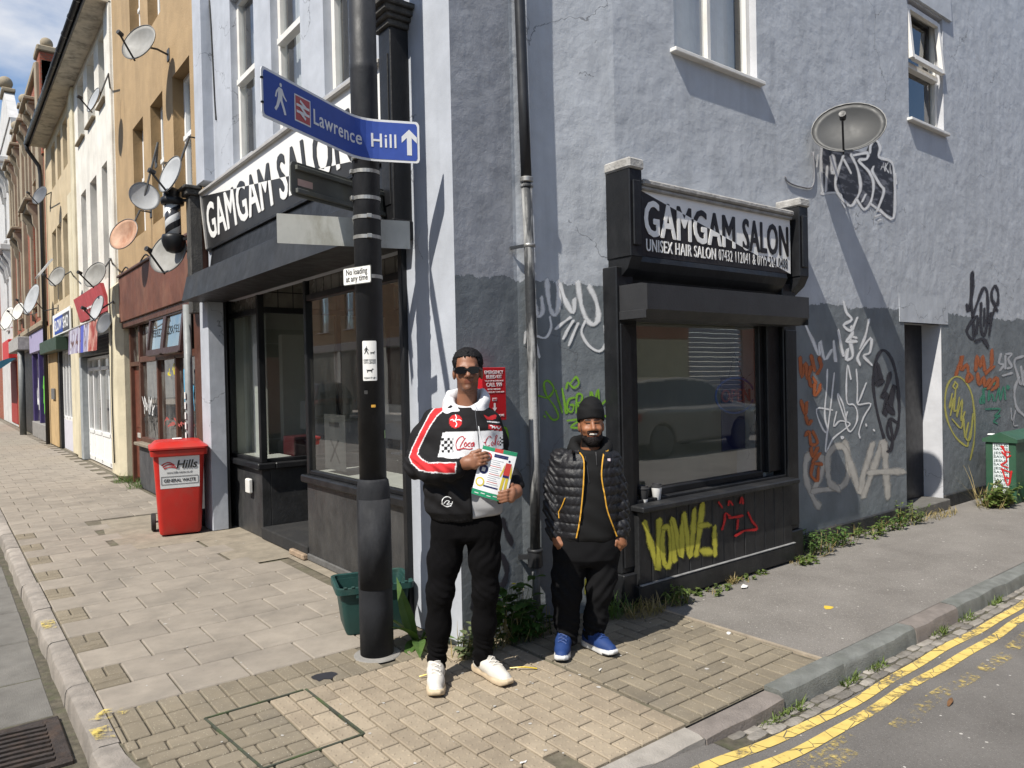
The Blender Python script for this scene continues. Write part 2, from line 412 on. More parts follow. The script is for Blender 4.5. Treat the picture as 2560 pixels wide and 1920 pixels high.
M_yline = worn('yellow line paint', (.62, .46, .14), .575, 16, soft=.05)
M_yold = worn('old yellow paint', (.48, .37, .13), .44, 34)
def patch(name, pts, z, mat, parent):
    mb = MB(); mb.add([(p[0], p[1], z) for p in pts], [tuple(range(len(pts)))]); return mb.build(name, mat, parent)
patch('kerb_paint_mark', [(.53, 6.0), (.62, 6.02), (.615, 6.28), (.535, 6.26)], .0065, M_ymark, kerb)
patch('kerb_paint_mark', [(.555, 4.24), (.66, 4.18), (.80, 4.24), (.64, 4.33)], .008, M_ymark, kerb)
patch('kerb_paint_mark', [(.55, 3.98), (.63, 3.95), (.63, 4.12), (.54, 4.12)], .008, M_ymark, kerb)
# ---- lines and setts on street B
def stripe(name, x0, x1, yc, w, mat, wob=.008, dz=.004):
    mb = MB(); n = int((x1-x0)/.12)+1; vs = []
    for i in range(n+1):
        x = x0+(x1-x0)*i/n; y = yc+wob*math.sin(x*3.1+yc*40)+wob*.6*math.sin(x*7.7)
        for o in (-w/2, w/2): vs.append((x, y+o, roadz(x, y+o)+dz))
    mb.add(vs, [(2*i, 2*i+2, 2*i+3, 2*i+1) for i in range(n)]); return mb.build(name, mat, road)
stripe('double_yellow_line', 1.2, 40, 2.02, .062, M_yline); stripe('double_yellow_line', 1.2, 40, 1.905, .062, M_yline)
for a, b in ((2.9, 3.35), (3.75, 4.75), (4.85, 5.25), (5.35, 5.75)): stripe('old_yellow_line', a, b, 1.745+.02*math.sin(a*5), .085, M_yold, .012, .0045)
stripe('old_yellow_line', 2.85, 3.5, 1.82, .05, M_yold, .01, .0042)
M_sett = pm('granite sett', (.235, .215, .19), .75, .25, 14, .008, 70, dirt=(.09, .08, .065), damt=.6, ds=7, rnd=.25)
ch = empty('sett_channel', (0, 0, 0), kind='structure')
mb = MB(); vs = []; n = 110
for i in range(n+1):
    x = 2.85+.1*i
    for y in (2.06, 2.185): vs.append((x, y, roadz(x, y)+.003))
mb.add(vs, [(2*i, 2*i+2, 2*i+3, 2*i+1) for i in range(n)])
mb.build('channel_bed', pm('channel dirt', (.085, .075, .055), .95, .4, 20, .006, 60, dirt=(.05, .07, .02), damt=.5, ds=9), ch)
def stone(name, x, y, lx, ly, z, mat, parent, seed=0, dome=.007):
    rnd = random.Random(seed); n = 10; vs = []; ring = []
    for k in range(n):
        a = 2*math.pi*k/n; c, s_ = math.cos(a), math.sin(a); e = 8.0
        r = (abs(c)**e+abs(s_)**e)**(-1/e)*rnd.uniform(.93, 1.03)
        ring.append((c*r*lx/2, s_*r*ly/2))
    vs = [(x+a, y+b, z-.03) for a, b in ring]+[(x+a*.98, y+b*.97, z+dome*.55) for a, b in ring]+[(x+a*.86, y+b*.82, z+dome+rnd.uniform(-.002, .002)) for a, b in ring]
    fs = [(k, (k+1) % n, n+(k+1) % n, n+k) for k in range(n)]+[(n+k, n+(k+1) % n, 2*n+(k+1) % n, 2*n+k) for k in range(n)]+[tuple(2*n+k for k in range(n))]
    mb = MB(); mb.add(vs, fs); o = mb.build(name, mat, parent); shade_auto(o, 40); return o
for row, yc in enumerate((2.148, 2.085)):
    x = 2.95+row*.07
    while x < 9:
        l = random.uniform(.11, .2); ly = .066
        stone('sett', x+l/2, yc+random.uniform(-.006, .006), l-.014, ly-.006, roadz(x, yc)+random.uniform(-.001, .006), M_sett, ch, int(x*1000)+row)
        x += l
# ---- channel flags and gully of street A
M_flag = pm('channel flag', (.16, .152, .138), .9, .2, 5, .005, 120, dirt=(.08, .075, .065), damt=.45, ds=3, rnd=.1)
fl = empty('channel_paving', (0, 0, 0), kind='structure')
yj = [4.72, 5.38, 6.22, 7.07, 8.0, 8.95, 9.9, 10.85, 11.8]
for a, b in zip(yj, yj[1:]):
    mb = MB(); mb.box(-.45, .475+random.uniform(-.02, .02), a+.006, b-.006, -.2, -.105+random.uniform(-.003, .003), .008); mb.build('channel_flag', M_flag, fl)
mb = MB(); mb.add([(-.5, 3.6, -.111), (.56, 3.6, -.111), (.56, 14, -.111), (-.5, 14, -.111)], [(0, 1, 2, 3)])
mb.build('channel_bed', MATS['channel dirt'], fl)
M_iron = pm('rusty cast iron', (.055, .045, .04), .6, .35, 18, .004, 90, metal=.5, dirt=(.13, .085, .06), damt=.6, ds=8)
g = empty('gully_grate', (.15, 4.4, -.11), 'rusty cast iron drain grate in the gutter beside the kerb', 'drain')
mb = MB(); x0, x1, y0, y1, zt = -.14, .47, 4.06, 4.66, -.088
mb.box(x0, x1, y0, y0+.05, -.2, zt, .006); mb.box(x0, x1, y1-.05, y1, -.2, zt, .006); mb.box(x0, x0+.05, y0+.05, y1-.05, -.2, zt-.001, .006); mb.box(x1-.07, x1, y0+.05, y1-.05, -.2, zt-.001, .006)
mb.build('frame', M_iron, g)
for i in range(9):
    y = y0+.085+i*.0535; mb = MB()
    pts = [(x0+.05+(x1-x0-.12)*k/6, y+.022*math.sin(math.pi*k/6), zt-.012) for k in range(7)]
    for p, q in zip(pts, pts[1:]): mb.bar(p, q, .026, .03)
    mb.build('bar', M_iron, g)
mb = MB(); mb.box(x0, x1, y0, y1, -.2, -.19); mb.build('sump', flat('dark sump', (.01, .01, .01)), g)
# ---- pavement
M_joint = pm('paving joint', (.125, .108, .080), .95, .35, 14, .004, 90, dirt=(.085, .095, .045), damt=.5, ds=4)
pav = empty('pavement', (0, 0, 0), kind='structure')
mb = MB()
pts = [(XA+.002, 120, -.014), (XA+.002, CY, -.014)]+[(CX+(RC-.002)*math.cos(math.pi+a*math.pi/24), CY+(RC-.002)*math.sin(math.pi+a*math.pi/24), -.014) for a in range(1, 13)]+[(4.05, YB+.002, -.014), (4.05, 3.9, -.014), (2.9, 3.9, -.014), (2.9, 120, -.014)]
mb.add(pts, [tuple(range(len(pts)))]); mb.build('paving_bed', M_joint, pav)
def slabmat(name, col, rnd, sp=.0, spc=(.5, .5, .5), bs=150, bd=.0025, dirt=(.12, .11, .095)):
    k = NT(name); oi = k.n('ShaderNodeObjectInfo'); cmb = k.n('ShaderNodeVectorMath'); cmb.operation = 'ADD'
    sc_ = k.n('ShaderNodeVectorMath'); sc_.operation = 'SCALE'; k.l(oi.outputs['Location'], sc_.inputs[0]); sc_.inputs['Scale'].default_value = 3.7
    k.l(k.pos, cmb.inputs[0]); k.l(sc_.outputs[0], cmb.inputs[1]); P = cmb.outputs[0]
    c = k.mix(k.ramp(k.noise(5, 7, .65, P), .3, .72), sc3(col, .84), sc3(col, 1.14))
    c = k.mix(k.math('MULTIPLY', k.ramp(k.noise(2.0, 6, .6), .5, .75), .5), c, dirt)
    c = k.mix(k.math('MULTIPLY', k.ramp(k.noise(60, 3, .5), .62, .75), .35), c, sc3(col, .5))
    if sp:
        v = k.n('ShaderNodeTexVoronoi'); v.inputs['Scale'].default_value = 95; k.l(k.pos, v.inputs['Vector'])
        s1 = k.ramp(v.outputs['Distance'], .18, .34, (1, 1, 1), (0, 0, 0)); s2 = k.ramp(v.outputs['Color'], .62, .8)
        c = k.mix(k.math('MULTIPLY', k.math('MULTIPLY', s1, s2), sp), c, spc)
    hs = k.n('ShaderNodeHueSaturation'); k.l(k.math('ADD', k.math('MULTIPLY', oi.outputs['Random'], rnd*2), 1-rnd), hs.inputs['Value']); k.l(c, hs.inputs['Color'])
    MATS[name] = k.fin(hs.outputs[0], .88, k.bump(k.noise(bs, 5, .65), bd), 0, .3); return k.m
M_slab = slabmat('concrete paving slab', (.268, .235, .196), .09)
M_agg = slabmat('aggregate paving block', (.212, .180, .132), .12, .75, (.42, .38, .30), 110, .005)
M_buff = slabmat('buff tactile block', (.305, .252, .185), .10, .25, (.40, .33, .24), 120, .003, (.17, .135, .10))
SW, SL, Y0 = .3735, .3635, 4.285
J = .0045
def slabmesh(lx, ly, bev=.006, depth=.05, studs=None, nm='slab'):
    mb = MB(); mb.box(-lx/2+J, lx/2-J, -ly/2+J, ly/2-J, -depth, 0, bev)
    if studs:
        for (a, b) in studs:
            n = 7; r, h = .0105, .0030
            vs = [(a+r*math.cos(2*math.pi*k/n), b+r*math.sin(2*math.pi*k/n), -.0008) for k in range(n)]+[(a+r*.55*math.cos(2*math.pi*k/n), b+r*.55*math.sin(2*math.pi*k/n), h) for k in range(n)]
            mb.add(vs, [(k, (k+1) % n, n+(k+1) % n, n+k) for k in range(n)]+[tuple(n+k for k in range(n))])
    return mb
def place(name, me, x, y, parent, rz=0, z=0):
    o = bpy.data.objects.new(name, me); COL.objects.link(o); o.parent = parent
    o.location = (x, y, z+random.uniform(-.0018, .0012)); o.rotation_euler = (random.uniform(-.0035, .0035), random.uniform(-.0035, .0035), rz+random.uniform(-.003, .003)); return o
me_slab = slabmesh(SW, SL).mesh('slab', M_slab)
me_half = slabmesh(SW/2, SL).mesh('slab_half', M_slab)
me_bx = slabmesh(.186, .09, .005).mesh('block', M_agg); me_by = slabmesh(.092, .18, .005).mesh('block_short', M_agg)
NROW = 27; XEND = 2.60
def inpatch(x, y): return (8.3 < y < 10.35 and x > 1.46) or (6.9 < y < 8.3 and x > 2.15)
for i in range(NROW):
    y = Y0+SL*(i+.5); x = .645
    if i % 2:
        if i < 16:
            for q, (a, b, m) in enumerate(((.093, -.135, me_bx), (.093, -.045, me_bx), (.0465, .0915, me_by), (.1395, .0915, me_by))): place('paving_block', m, x+a, y+b, pav)
        else: place('paving_block', me_half, x+.093, y, pav)
        x += SW/2
    while x+SW < XEND+.02:
        if not inpatch(x+SW/2, y): place('paving_slab', me_slab, x+SW/2, y, pav)
        x += SW
    if XEND-x > .12 and not inpatch(x, y): place('paving_slab', me_half, x+SW/4, y, pav)
mb = MB()
for i in range(NROW, 150):
    y = Y0+SL*(i+.5); x = .645+(SW/2 if i % 2 else 0)-(SW if i % 2 else 0)
    while x+SW < XEND+.05:
        a = max(x, .645); b = min(x+SW, XEND); mb.box(a+J, b-J, y-SL/2+J, y+SL/2-J, -.03, random.uniform(-.002, .001)); x += SW
mb.build('paving_slab_field', M_slab, pav, kind='stuff')
M_conc = pm('pavement concrete', (.26, .225, .175), .92, .2, 7, .005, 110, dirt=(.13, .115, .09), damt=.5, ds=3)
mb = MB(); mb.add([(1.47, 8.3, -.002), (2.2, 8.28, -.002), (2.75, 8.3, -.002), (2.75, 10.35, -.002), (1.55, 10.35, -.002), (1.45, 9.4, -.002)], [(0, 1, 2, 3, 4, 5)]); mb.build('concrete_patch', M_conc, pav)
mb = MB(); mb.add([(2.16, 6.9, -.0035), (2.75, 6.9, -.0035), (2.75, 8.3, -.0035), (2.16, 8.3, -.0035)], [(0, 1, 2, 3)]); mb.build('concrete_patch', M_conc, pav)
mb = MB(); mb.add([(2.61, 3.9, -.005), (2.78, 3.9, -.005), (2.78, 120, -.005), (2.61, 120, -.005)], [(0, 1, 2, 3)]); mb.build('concrete_edge', M_conc, pav)
# soldier strip y 3.885..4.285
BW, BL = .1048, .2125
def kerbx(y):       # where the back of the kerb runs
    return XA+.004 if y > CY else CX-math.sqrt(max(0, (RC-.004)**2-(CY-y)**2))
def blk(x0, x1, y0, y1, mat=M_agg, z=0):
    if x1-x0 < .03 or y1-y0 < .03: return
    me = slabmesh(x1-x0, y1-y0, .005).mesh('block', mat); place('paving_block', me, (x0+x1)/2, (y0+y1)/2, pav, 0, z)
me_b1 = slabmesh(BW, .2, .005).mesh('block_long', M_agg)
for j in range(2):
    yc = 3.985+.2*j; x = 2.56
    while x > .64:
        xl = max(x-BW, kerbx(yc)+.004)
        if math.hypot(x-BW/2-2.093, yc-4.092) > .13:
            if x-xl > BW-.002: place('paving_block', me_b1, x-BW/2, yc, pav)
            else: blk(xl, x, yc-.1, yc+.1)
        x -= BW
me_b2 = slabmesh(BL, BW, .005).mesh('block_wide', M_agg)
cover = (1.02, 1.535, 3.215, 3.885)
j = 0; y = 3.885-BW/2
while y > 2.6:
    xk = max(kerbx(y-BW/2), kerbx(y+BW/2))+.004; x = 1.342
    first = True
    while x > xk+.02:
        w0 = BL/2 if (first and j % 2) else BL; first = False
        xl = max(x-w0, xk)
        if w0 == BL and x-xl > BL-.002: place('paving_block', me_b2, x-BL/2, y, pav)
        else: blk(xl, x, y-BW/2, y+BW/2)
        x -= w0
    y -= BW; j += 1
# buff tactile field
st = [(-BW/4, BL*q) for q in (-.375, -.125, .125, .375)]+[(BW/4, BL*q) for q in (-.375, -.125, .125, .375)]
me_t = slabmesh(BW, BL, .004, studs=st).mesh('tactile_block', M_buff); me_th = slabmesh(BW, BL/2, .004, studs=[(a, b) for a, b in ((-.026, -.026), (-.026, .026), (.026, -.026), (.026, .026))]).mesh('tactile_half', M_buff)
c = 0; x = 1.345
while x+BW < 2.84:
    y = 3.885
    if c % 2: place('tactile_block', me_th, x+BW/2, y-BL/4, pav); y -= BL/2
    while y > YB+.02:
        if y-BL >= YB-.005: place('tactile_block', me_t, x+BW/2, y-BL/2, pav) if math.hypot(min(0, x-CX), min(0, y-BL/2-CY)) < RC-.1 else None
        elif y-BL/2 >= YB-.02: place('tactile_block', me_th, x+BW/2, y-BL/4, pav)
        y -= BL
    x += BW; c += 1
# herringbone
me_h = slabmesh(BL, BW, .005).mesh('herring', M_agg)
HX, HY = 2.835, 2.46; U = BW+.0012
for b in range(-2, 14):
    for a in range(-2, 14):
        m = (a-b) % 4
        if m == 0: xc, yc, rz = HX+(a+1)*U, HY+(b+.5)*U, 0; ex, ey = U, U/2
        elif m == 3: xc, yc, rz = HX+(a+.5)*U, HY+(b+1)*U, math.pi/2; ex, ey = U/2, U
        else: continue
        x0_, x1_, y0_, y1_ = max(xc-ex, HX), min(xc+ex, 4.034), max(yc-ey, HY), min(yc+ey, 3.84)
        if (x1_-x0_) < 2*ex-.012 or (y1_-y0_) < 2*ey-.012:
            blk(x0_, x1_, y0_, y1_); continue
        place('paving_block', me_h, xc, yc, pav, rz)
me_hv = slabmesh(BW, .165, .005).mesh('header', M_agg)
x = HX
while x+BW < 4.05: place('paving_block', me_hv, x+BW/2, YB+.085, pav); x += BW
M_edge = pm('pale mortar edge', (.30, .25, .19), .9, .2, 12, .003, 100)
mb = MB(); mb.box(4.035, 4.062, YB, 3.9, -.03, .002); mb.build('edging', M_edge, pav)
# recessed inspection cover: thin mossy steel edges
M_moss = pm('mossy steel edge', (.05, .055, .04), .8, .4, 30, .003, 100, dirt=(.07, .12, .02), damt=.9, ds=4)
a, b, c_, d_ = cover
mb = MB()
for p, q in (((a, d_), (b, d_)), ((b+.015, d_), (b+.03, c_)), ((b+.03, c_), (a+.06, c_)), ((a+.06, c_), (a, d_))): mb.bar((p[0], p[1], -.001), (q[0], q[1], -.001), .012, .012)
mb.build('cover_edge', M_moss, pav)
# footway of street B
mb = MB(); mb.add([(4.06, YB, 0), (60, YB, 0), (60, 4.3, 0), (4.06, 4.3, 0)], [(0, 1, 2, 3)]); mb.build('footway', M_foot, None, kind='structure')
# ================================================================ corner building
XF = 2.54                                   # front wall (street A)
def ywall(x):
    if x < 3.08: return 3.813+(x-2.54)/.54*.057
    if x < 3.95: return 3.870-(x-3.08)/.87*.09
    return 3.78
def fA(u, v, d=0): return Vector((XF+d, u, v))          # u = y, v = z
def fB(u, v, d=0): return Vector((u, ywall(u)+d, v))    # u = x, v = z
def stucco(name, up, lo=None, old=None, zb=2.33, bmp=1.0):
    k = NT(name); sep = k.n('ShaderNodeSeparateXYZ'); k.l(k.pos, sep.inputs[0])
    n1 = k.noise(3.2, 5, .6); c = k.mix(k.ramp(n1, .3, .72), sc3(up, .88), sc3(up, 1.1))
    c = k.mix(k.math('MULTIPLY', k.ramp(k.noise(1.1, 7, .65, stretch=(1, 1, .5)), .52, .8), .35), c, sc3(up, .68))
    if old is not None:   # the corner strip gets a darker, greyer colour than the side wall
        f = k.ramp(k.math('ADD', k.math('SUBTRACT', sep.outputs['X'], k.math('MULTIPLY', sep.outputs['Y'], 0)), k.math('MULTIPLY', k.math('SUBTRACT', k.noise(2.5, 3), .5), .03)), 3.045/8, 3.055/8)
        q = k.t.nodes[-1]
        m = k.math('GREATER_THAN', k.math('ADD', sep.outputs['X'], k.math('MULTIPLY', k.math('SUBTRACT', k.noise(6, 3), .5), .02)), 3.05)
        c = k.mix(m, k.mix(k.ramp(k.noise(6, 6), .3, .7), sc3(old, .85), sc3(old, 1.12)), c)
    if lo is not None:
        lc = k.mix(k.ramp(k.noise(2.4, 6, .6), .3, .72), sc3(lo, .82), sc3(lo, 1.22))
        e = k.math('ADD', sep.outputs['Z'], k.math('MULTIPLY', k.math('SUBTRACT', k.noise(7, 6, .7), .5), .16))
        e = k.math('ADD', e, k.math('MULTIPLY', k.math('SUBTRACT', k.noise(1.0, 2), .5), .14))
        c = k.mix(k.math('LESS_THAN', e, zb), c, lc)
    stn = k.math('MULTIPLY', k.ramp(k.noise(3.0, 6, .6, stretch=(2.2, 2.2, .10)), .52, .78), .30); c = k.mix(stn, c, sc3(up, .55))
    vd = k.n('ShaderNodeTexVoronoi'); vd.feature = 'DISTANCE_TO_EDGE'; vd.inputs['Scale'].default_value = .95
    wv = k.n('ShaderNodeVectorMath'); wv.operation = 'ADD'; nv = k.n('ShaderNodeTexNoise'); nv.inputs['Scale'].default_value = 3.5; nv.inputs['Detail'].default_value = 6; k.l(k.pos, nv.inputs['Vector'])
    sv = k.n('ShaderNodeVectorMath'); sv.operation = 'SCALE'; sv.inputs['Scale'].default_value = .55; k.l(nv.outputs['Color'], sv.inputs[0]); k.l(k.pos, wv.inputs[0]); k.l(sv.outputs[0], wv.inputs[1]); k.l(wv.outputs[0], vd.inputs['Vector'])
    crk = k.math('MULTIPLY', k.math('LESS_THAN', vd.outputs['Distance'], .0035), k.math('GREATER_THAN', k.noise(.9, 3), .54)); c = k.mix(k.math('MULTIPLY', crk, .65), c, sc3(up, .25))
    # chips showing pale render
    ch = k.math('MULTIPLY', k.math('GREATER_THAN', k.noise(9, 7, .7), .735), k.math('GREATER_THAN', k.noise(1.4, 2), .52))
    c = k.mix(k.math('MULTIPLY', ch, .6), c, sc3(up, 1.25))
    h = k.math('ADD', k.math('MULTIPLY', k.math('SUBTRACT', k.noise(4.0, 3, .5), k.math('MULTIPLY', crk, .06)), .60), k.math('MULTIPLY', k.noise(9, 4, .5), .30))
    h = k.math('ADD', h, k.math('MULTIPLY', k.noise(50, 5, .6), .05))
    b = k.bump(h, .021*bmp); b = k.bump(k.noise(130, 4, .6), .0016*bmp, 1.0, b)
    MATS[name] = k.fin(c, .72, b, 0, .35); return k.m
C_UP = (.478, .502, .535); C_LO = (.170, .188, .200); C_STRIP = (.350, .362, .388)
M_wallA = stucco('pale blue grey render', (.415, .438, .485), None, None, bmp=.45)
M_wallB = stucco('blue grey side render', C_UP, C_LO, C_STRIP)
M_rev = stucco('reveal render', (.50, .505, .53), bmp=.4)
def wall(name, fn, u0, u1, v0, v1, holes, depth, mat, parent, extra=(), rmat=None, ev=()):
    us = sorted(set([u0, u1]+[h[i] for h in holes for i in (0, 1)]+list(extra))); vs = sorted(set([v0, v1]+[h[i] for h in holes for i in (2, 3)]+list(ev)))
    mb = MB(); idx = {}
    def vid(u, v):
        if (u, v) not in idx: idx[(u, v)] = len(mb.v); mb.add([fn(u, v, 0)], [])
        return idx[(u, v)]
    for a, b in zip(us, us[1:]):
        for c, d in zip(vs, vs[1:]):
            um, vm = (a+b)/2, (c+d)/2
            if any(h[0] < um < h[1] and h[2] < vm < h[3] for h in holes): continue
            mb.f.append((vid(a, c), vid(b, c), vid(b, d), vid(a, d)))
    o = mb.build(name, mat, parent)
    if holes and depth:
        for h in holes:
            mr = MB()
            a, b, c, d = h[:4]; D = h[4] if len(h) > 4 else depth
            for (p, q) in (((a, c), (b, c)), ((b, c), (b, d)), ((b, d), (a, d)), ((a, d), (a, c))):
                mr.quad(fn(*p, 0), fn(*q, 0), fn(*q, D), fn(*p, D))
            mr.build('reveal', rmat or mat, o)
    return o
def fbar(mb, fn, a, b, d, w, t, bev=.004):
    """bar between (u,v) points a and b, centred at depth d, w across, t thick in depth"""
    n = fn(a[0], a[1], 1)-fn(a[0], a[1], 0); mb.bar(fn(*a, d), fn(*b, d), w, t, n, bev)
M_upvc = pm('white window frame', (.72, .70, .66), .4, .06, 6, 0, dirt=(.42, .39, .33), damt=.3, ds=6)
M_pvcw = pm('clean white frame', (.78, .78, .77), .35, .04, 6)
M_gl = glass('window glass', (.84, .87, .88), .07)
M_gl2 = glass('shop glass', (.82, .85, .83), .19, dirt=.07)
M_net = pm('net curtain', (.50, .51, .52), .9, .1, 20)
M_dark = flat('dark room', (.03, .03, .032), .9)
def window(fn, u0, u1, v0, v1, depth, parent, rails=(), mull=(), fm=None, sill=.06, sm=None, curtain=None, fw=.055, gm=None, name='window', so=.05):
    fm = fm or M_upvc; mb = MB(); f2 = fw/2; d = depth-.03
    fbar(mb, fn, (u0+f2, v0), (u0+f2, v1), d, fw, .06); fbar(mb, fn, (u1-f2, v0), (u1-f2, v1), d, fw, .06)
    fbar(mb, fn, (u0+fw, v0+f2), (u1-fw, v0+f2), d, fw, .058); fbar(mb, fn, (u0+fw, v1-f2), (u1-fw, v1-f2), d, fw, .058)
    for r in rails: fbar(mb, fn, (u0+fw, r), (u1-fw, r), d-.025, fw*1.15, .075)
    for m_ in mull: fbar(mb, fn, (m_, v0+fw), (m_, v1-fw), d, fw*.9, .058)
    wn = mb.build(name, fm, parent); shade_auto(wn)
    us = [u0+fw]+[x for m_ in mull for x in (m_,)]+[u1-fw]; vs = [v0+fw]+list(rails)+[v1-fw]
    for a, b in zip(us, us[1:]):
        for c, e in zip(vs, vs[1:]):
            p = MB(); p.quad(fn(a, c, depth-.02), fn(b, c, depth-.02), fn(b, e, depth-.02), fn(a, e, depth-.02)); p.build('pane', gm or M_gl, wn)
    if sill:
        p = MB(); n = fn(u0, v0, 1)-fn(u0, v0, 0)
        a, b = fn(u0-so, v0-.02, (depth-sill)/2-.001), fn(u1+so, v0-.02, (depth-sill)/2-.001); p.bar(a, b, .035, depth+sill, n, .006); p.build('sill', sm or fm, wn)
    if curtain:
        p = MB(); n = 14; D = depth+.10
        for i in range(n):
            a, b = u0+(u1-u0)*i/n, u0+(u1-u0)*(i+1)/n
            p.quad(fn(a, v0, D+.012*(i % 2)), fn(b, v0, D+.012*((i+1) % 2)), fn(b, v1, D+.012*((i+1) % 2)), fn(a, v1, D+.012*(i % 2)))
        p.build('curtain', curtain, wn)
    return wn
bld = empty('corner_building', (2.6, 3.9, 0), 'pale blue grey rendered corner building with black salon shopfronts', 'building')
SH = 2.95     # ceiling of the shop
wa = [(7.285, 8.007, 3.95, 5.75), (6.13, 6.83, 3.95, 5.75), (4.95, 5.655, 3.95, 5.75)]
wall('front_wall', fA, 3.813, 9.0, 2.62, 8.6, wa+[(4.42, 8.70, 2.62, SH, .2)], .16, M_wallA, bld, rmat=M_wallA)
wall('front_pier', fA, 3.813, 4.42, 0, 2.62, [], 0, M_wallA, bld)
mb = MB(); mb.box(XF-.001+.001, XF+.4, 4.415, 4.42, 0, SH); mb.build('pier_return', M_wallA, bld)
holesB = [(4.64, 5.76, 4.24, 5.9), (8.70, 9.62, 4.50, 5.86), (8.51, 9.46, 0.0, 2.20, .23), (3.99, 5.79, .74, 2.30, .3)]
wB = wall('side_wall', fB, 2.54, 16, 0, 8.6, holesB, .13, M_wallB, bld, extra=[3.08, 3.95], rmat=M_rev)
# body: roof, backs, ceiling so that no light leaks in
mb = MB(); mb.quad((2.545, 3.82, 8.6), (16, 3.79, 8.6), (16, 9, 8.6), (2.545, 9, 8.6)); mb.build('roof', M_dark, bld)
mb = MB(); mb.quad((2.56, 9.0, 0), (16, 9.0, 0), (16, 9.0, 8.6), (2.56, 9.0, 8.6)); mb.quad((16, 3.78, 0), (16, 9, 0), (16, 9, 8.6), (16, 3.78, 8.6)); mb.pieces('rear_wall', M_dark, bld)
# pier strip at the party wall
for z0_, z1_ in ((0, 2.62), (3.97, 8.6)): mb = MB(); mb.box(2.42, 2.6, 8.68, 8.99, z0_, z1_, .008); mb.build('party_pier', M_wallA, bld)
# first floor sash windows of the front
for q, (a, b, c, d) in enumerate(wa):
    window(fA, a, b, c, d, .13, bld, rails=(4.86,), fm=M_upvc, sill=.07, sm=pm('stone sill', (.36, .37, .40), .8, .15, 8), curtain=M_net)
window(fB, 4.64, 5.76, 4.24, 5.9, .13, bld, mull=(5.18,), sill=.055, curtain=pm('pale blind', (.82, .82, .80), .9, .05, 15), gm=glass('clear pane', (.94, .95, .95), .01))
w2 = window(fB, 8.70, 9.62, 4.50, 5.86, .13, bld, rails=(5.14,), sill=.055)
# open top light, tilted out
mb = MB(); R_ = Matrix.Rotation(math.radians(-5), 4, 'X')
def fT(u, v, d=0):
    p = R_ @ Vector((0, d-.02, v-5.80)); return Vector((u, 3.78+.06+p.y, 5.80+p.z))
for a_, b_ in (((8.76, 5.18), (8.76, 5.80)), ((9.56, 5.18), (9.56, 5.80))): fbar(mb, fT, a_, b_, 0, .06, .05)
fbar(mb, fT, (8.79, 5.20), (9.53, 5.20), 0, .06, .049); fbar(mb, fT, (8.79, 5.78), (9.53, 5.78), 0, .06, .049)
mb.build('top_light', M_upvc, w2)
# flared render lintels above the window and the door
M_lint = stucco('lintel render', C_UP, bmp=.5)
def lintel(u0, u1, v0, v1, out, flare=.0):
    mb = MB(); y = 3.78; vs = [(u0, y-out, v0), (u1, y-out, v0), (u1-flare, y-.001, v1), (u0+flare, y-.001, v1), (u0, y+.1, v0), (u1, y+.1, v0)]
    mb.add(vs, [(0, 1, 2, 3), (0, 4, 5, 1), (0, 3, 4), (1, 5, 2)]); return mb.build('lintel', M_lint, bld)
lintel(8.62, 9.82, 5.88, 6.9, .03, .02); lintel(8.39, 9.65, 2.20, 2.52, .007, .0)
# side door
dr = MB(); dr.box(8.51, 9.46, 4.0, 4.04, .12, 2.2); dr = dr.build('side_door', pm('black door paint', (.012, .012, .016), .4, .3, 6), bld)
mb = MB(); mb.box(8.54, 8.95, 3.985, 4.0, .25, .55, .003); mb.build('kick_plate', pm('grey mesh plate', (.30, .28, .26), .6, .2, 60), dr)
mb = MB(); mb.box(8.51, 9.46, 3.70, 4.0, 0, .12, .01); mb.build('door_step', pm('step concrete', (.12, .115, .105), .9, .2, 9, .004), bld)
# black painted plinth on the side wall
M_plinth = pm('black plinth paint', (.022, .023, .026), .6, .3, 9, .006, 60, dirt=(.10, .09, .07), damt=.5, ds=6)
for a, b in ((6.13, 8.50), (9.47, 16)):
    mb = MB(); mb.box(a, b, 3.755, 3.80, 0, .15, .008); mb.build('plinth', M_plinth, bld)
# ---------------------------------------------------------------- shopfront, street B
M_blk = pm('black gloss paint', (.009, .0095, .011), .42, .3, 5, .0015, 40, spec=.35, dirt=(.040, .040, .042), damt=.40, ds=4)
M_blk2 = pm('dusty black paint', (.014, .0145, .016), .52, .3, 6, .003, 40, spec=.35, dirt=(.060, .058, .055), damt=.5, ds=3)
sf = MB()
for (a, b) in ((3.81, 3.99), (5.91, 6.12)):
    sf.box(a, b, 3.66, 3.80, .26, 2.46, .008); sf.box(a+.02, b-.05 if a < 5 else b-.02, 3.645, 3.66, .3, 2.05, .006); sf.box(a-.012, b+.012, 3.63, 3.80, .0, .26, .008)
sfo = sf.pieces('side_pilaster', M_blk, bld)
up = MB()
HDS = ((at_y(1575, 550, 3.56).x, at_y(1607, 550, 3.56).x), (at_y(1999, 600, 3.56).x, at_y(2021, 600, 3.56).x))
for (a, b) in HDS:
    up.box(a, b, 3.56, 3.80, 2.52, 3.14, .006)
    up.box(a+.025, b-.025, 3.545, 3.56, 2.6, 3.06, .012)
    up.prism([(a+.01, 3.56, 2.52), (a+.01, 3.60, 2.44), (a+.01, 3.70, 2.36), (a+.01, 3.80, 2.36), (a+.01, 3.80, 2.52)], (b-a-.02, 0, 0))
up.pieces('pilaster_head', M_blk, bld)
M_pale = pm('weathered lead cap', (.36, .35, .335), .7, .25, 12, .01, 40, dirt=(.15, .14, .13), damt=.6, ds=9)
for (a, b) in HDS:
    mb = MB(); mb.box(a-.012, b+.012, 3.545, 3.80, 3.14, 3.215, .012); mb.build('pilaster_cap', M_pale, bld)
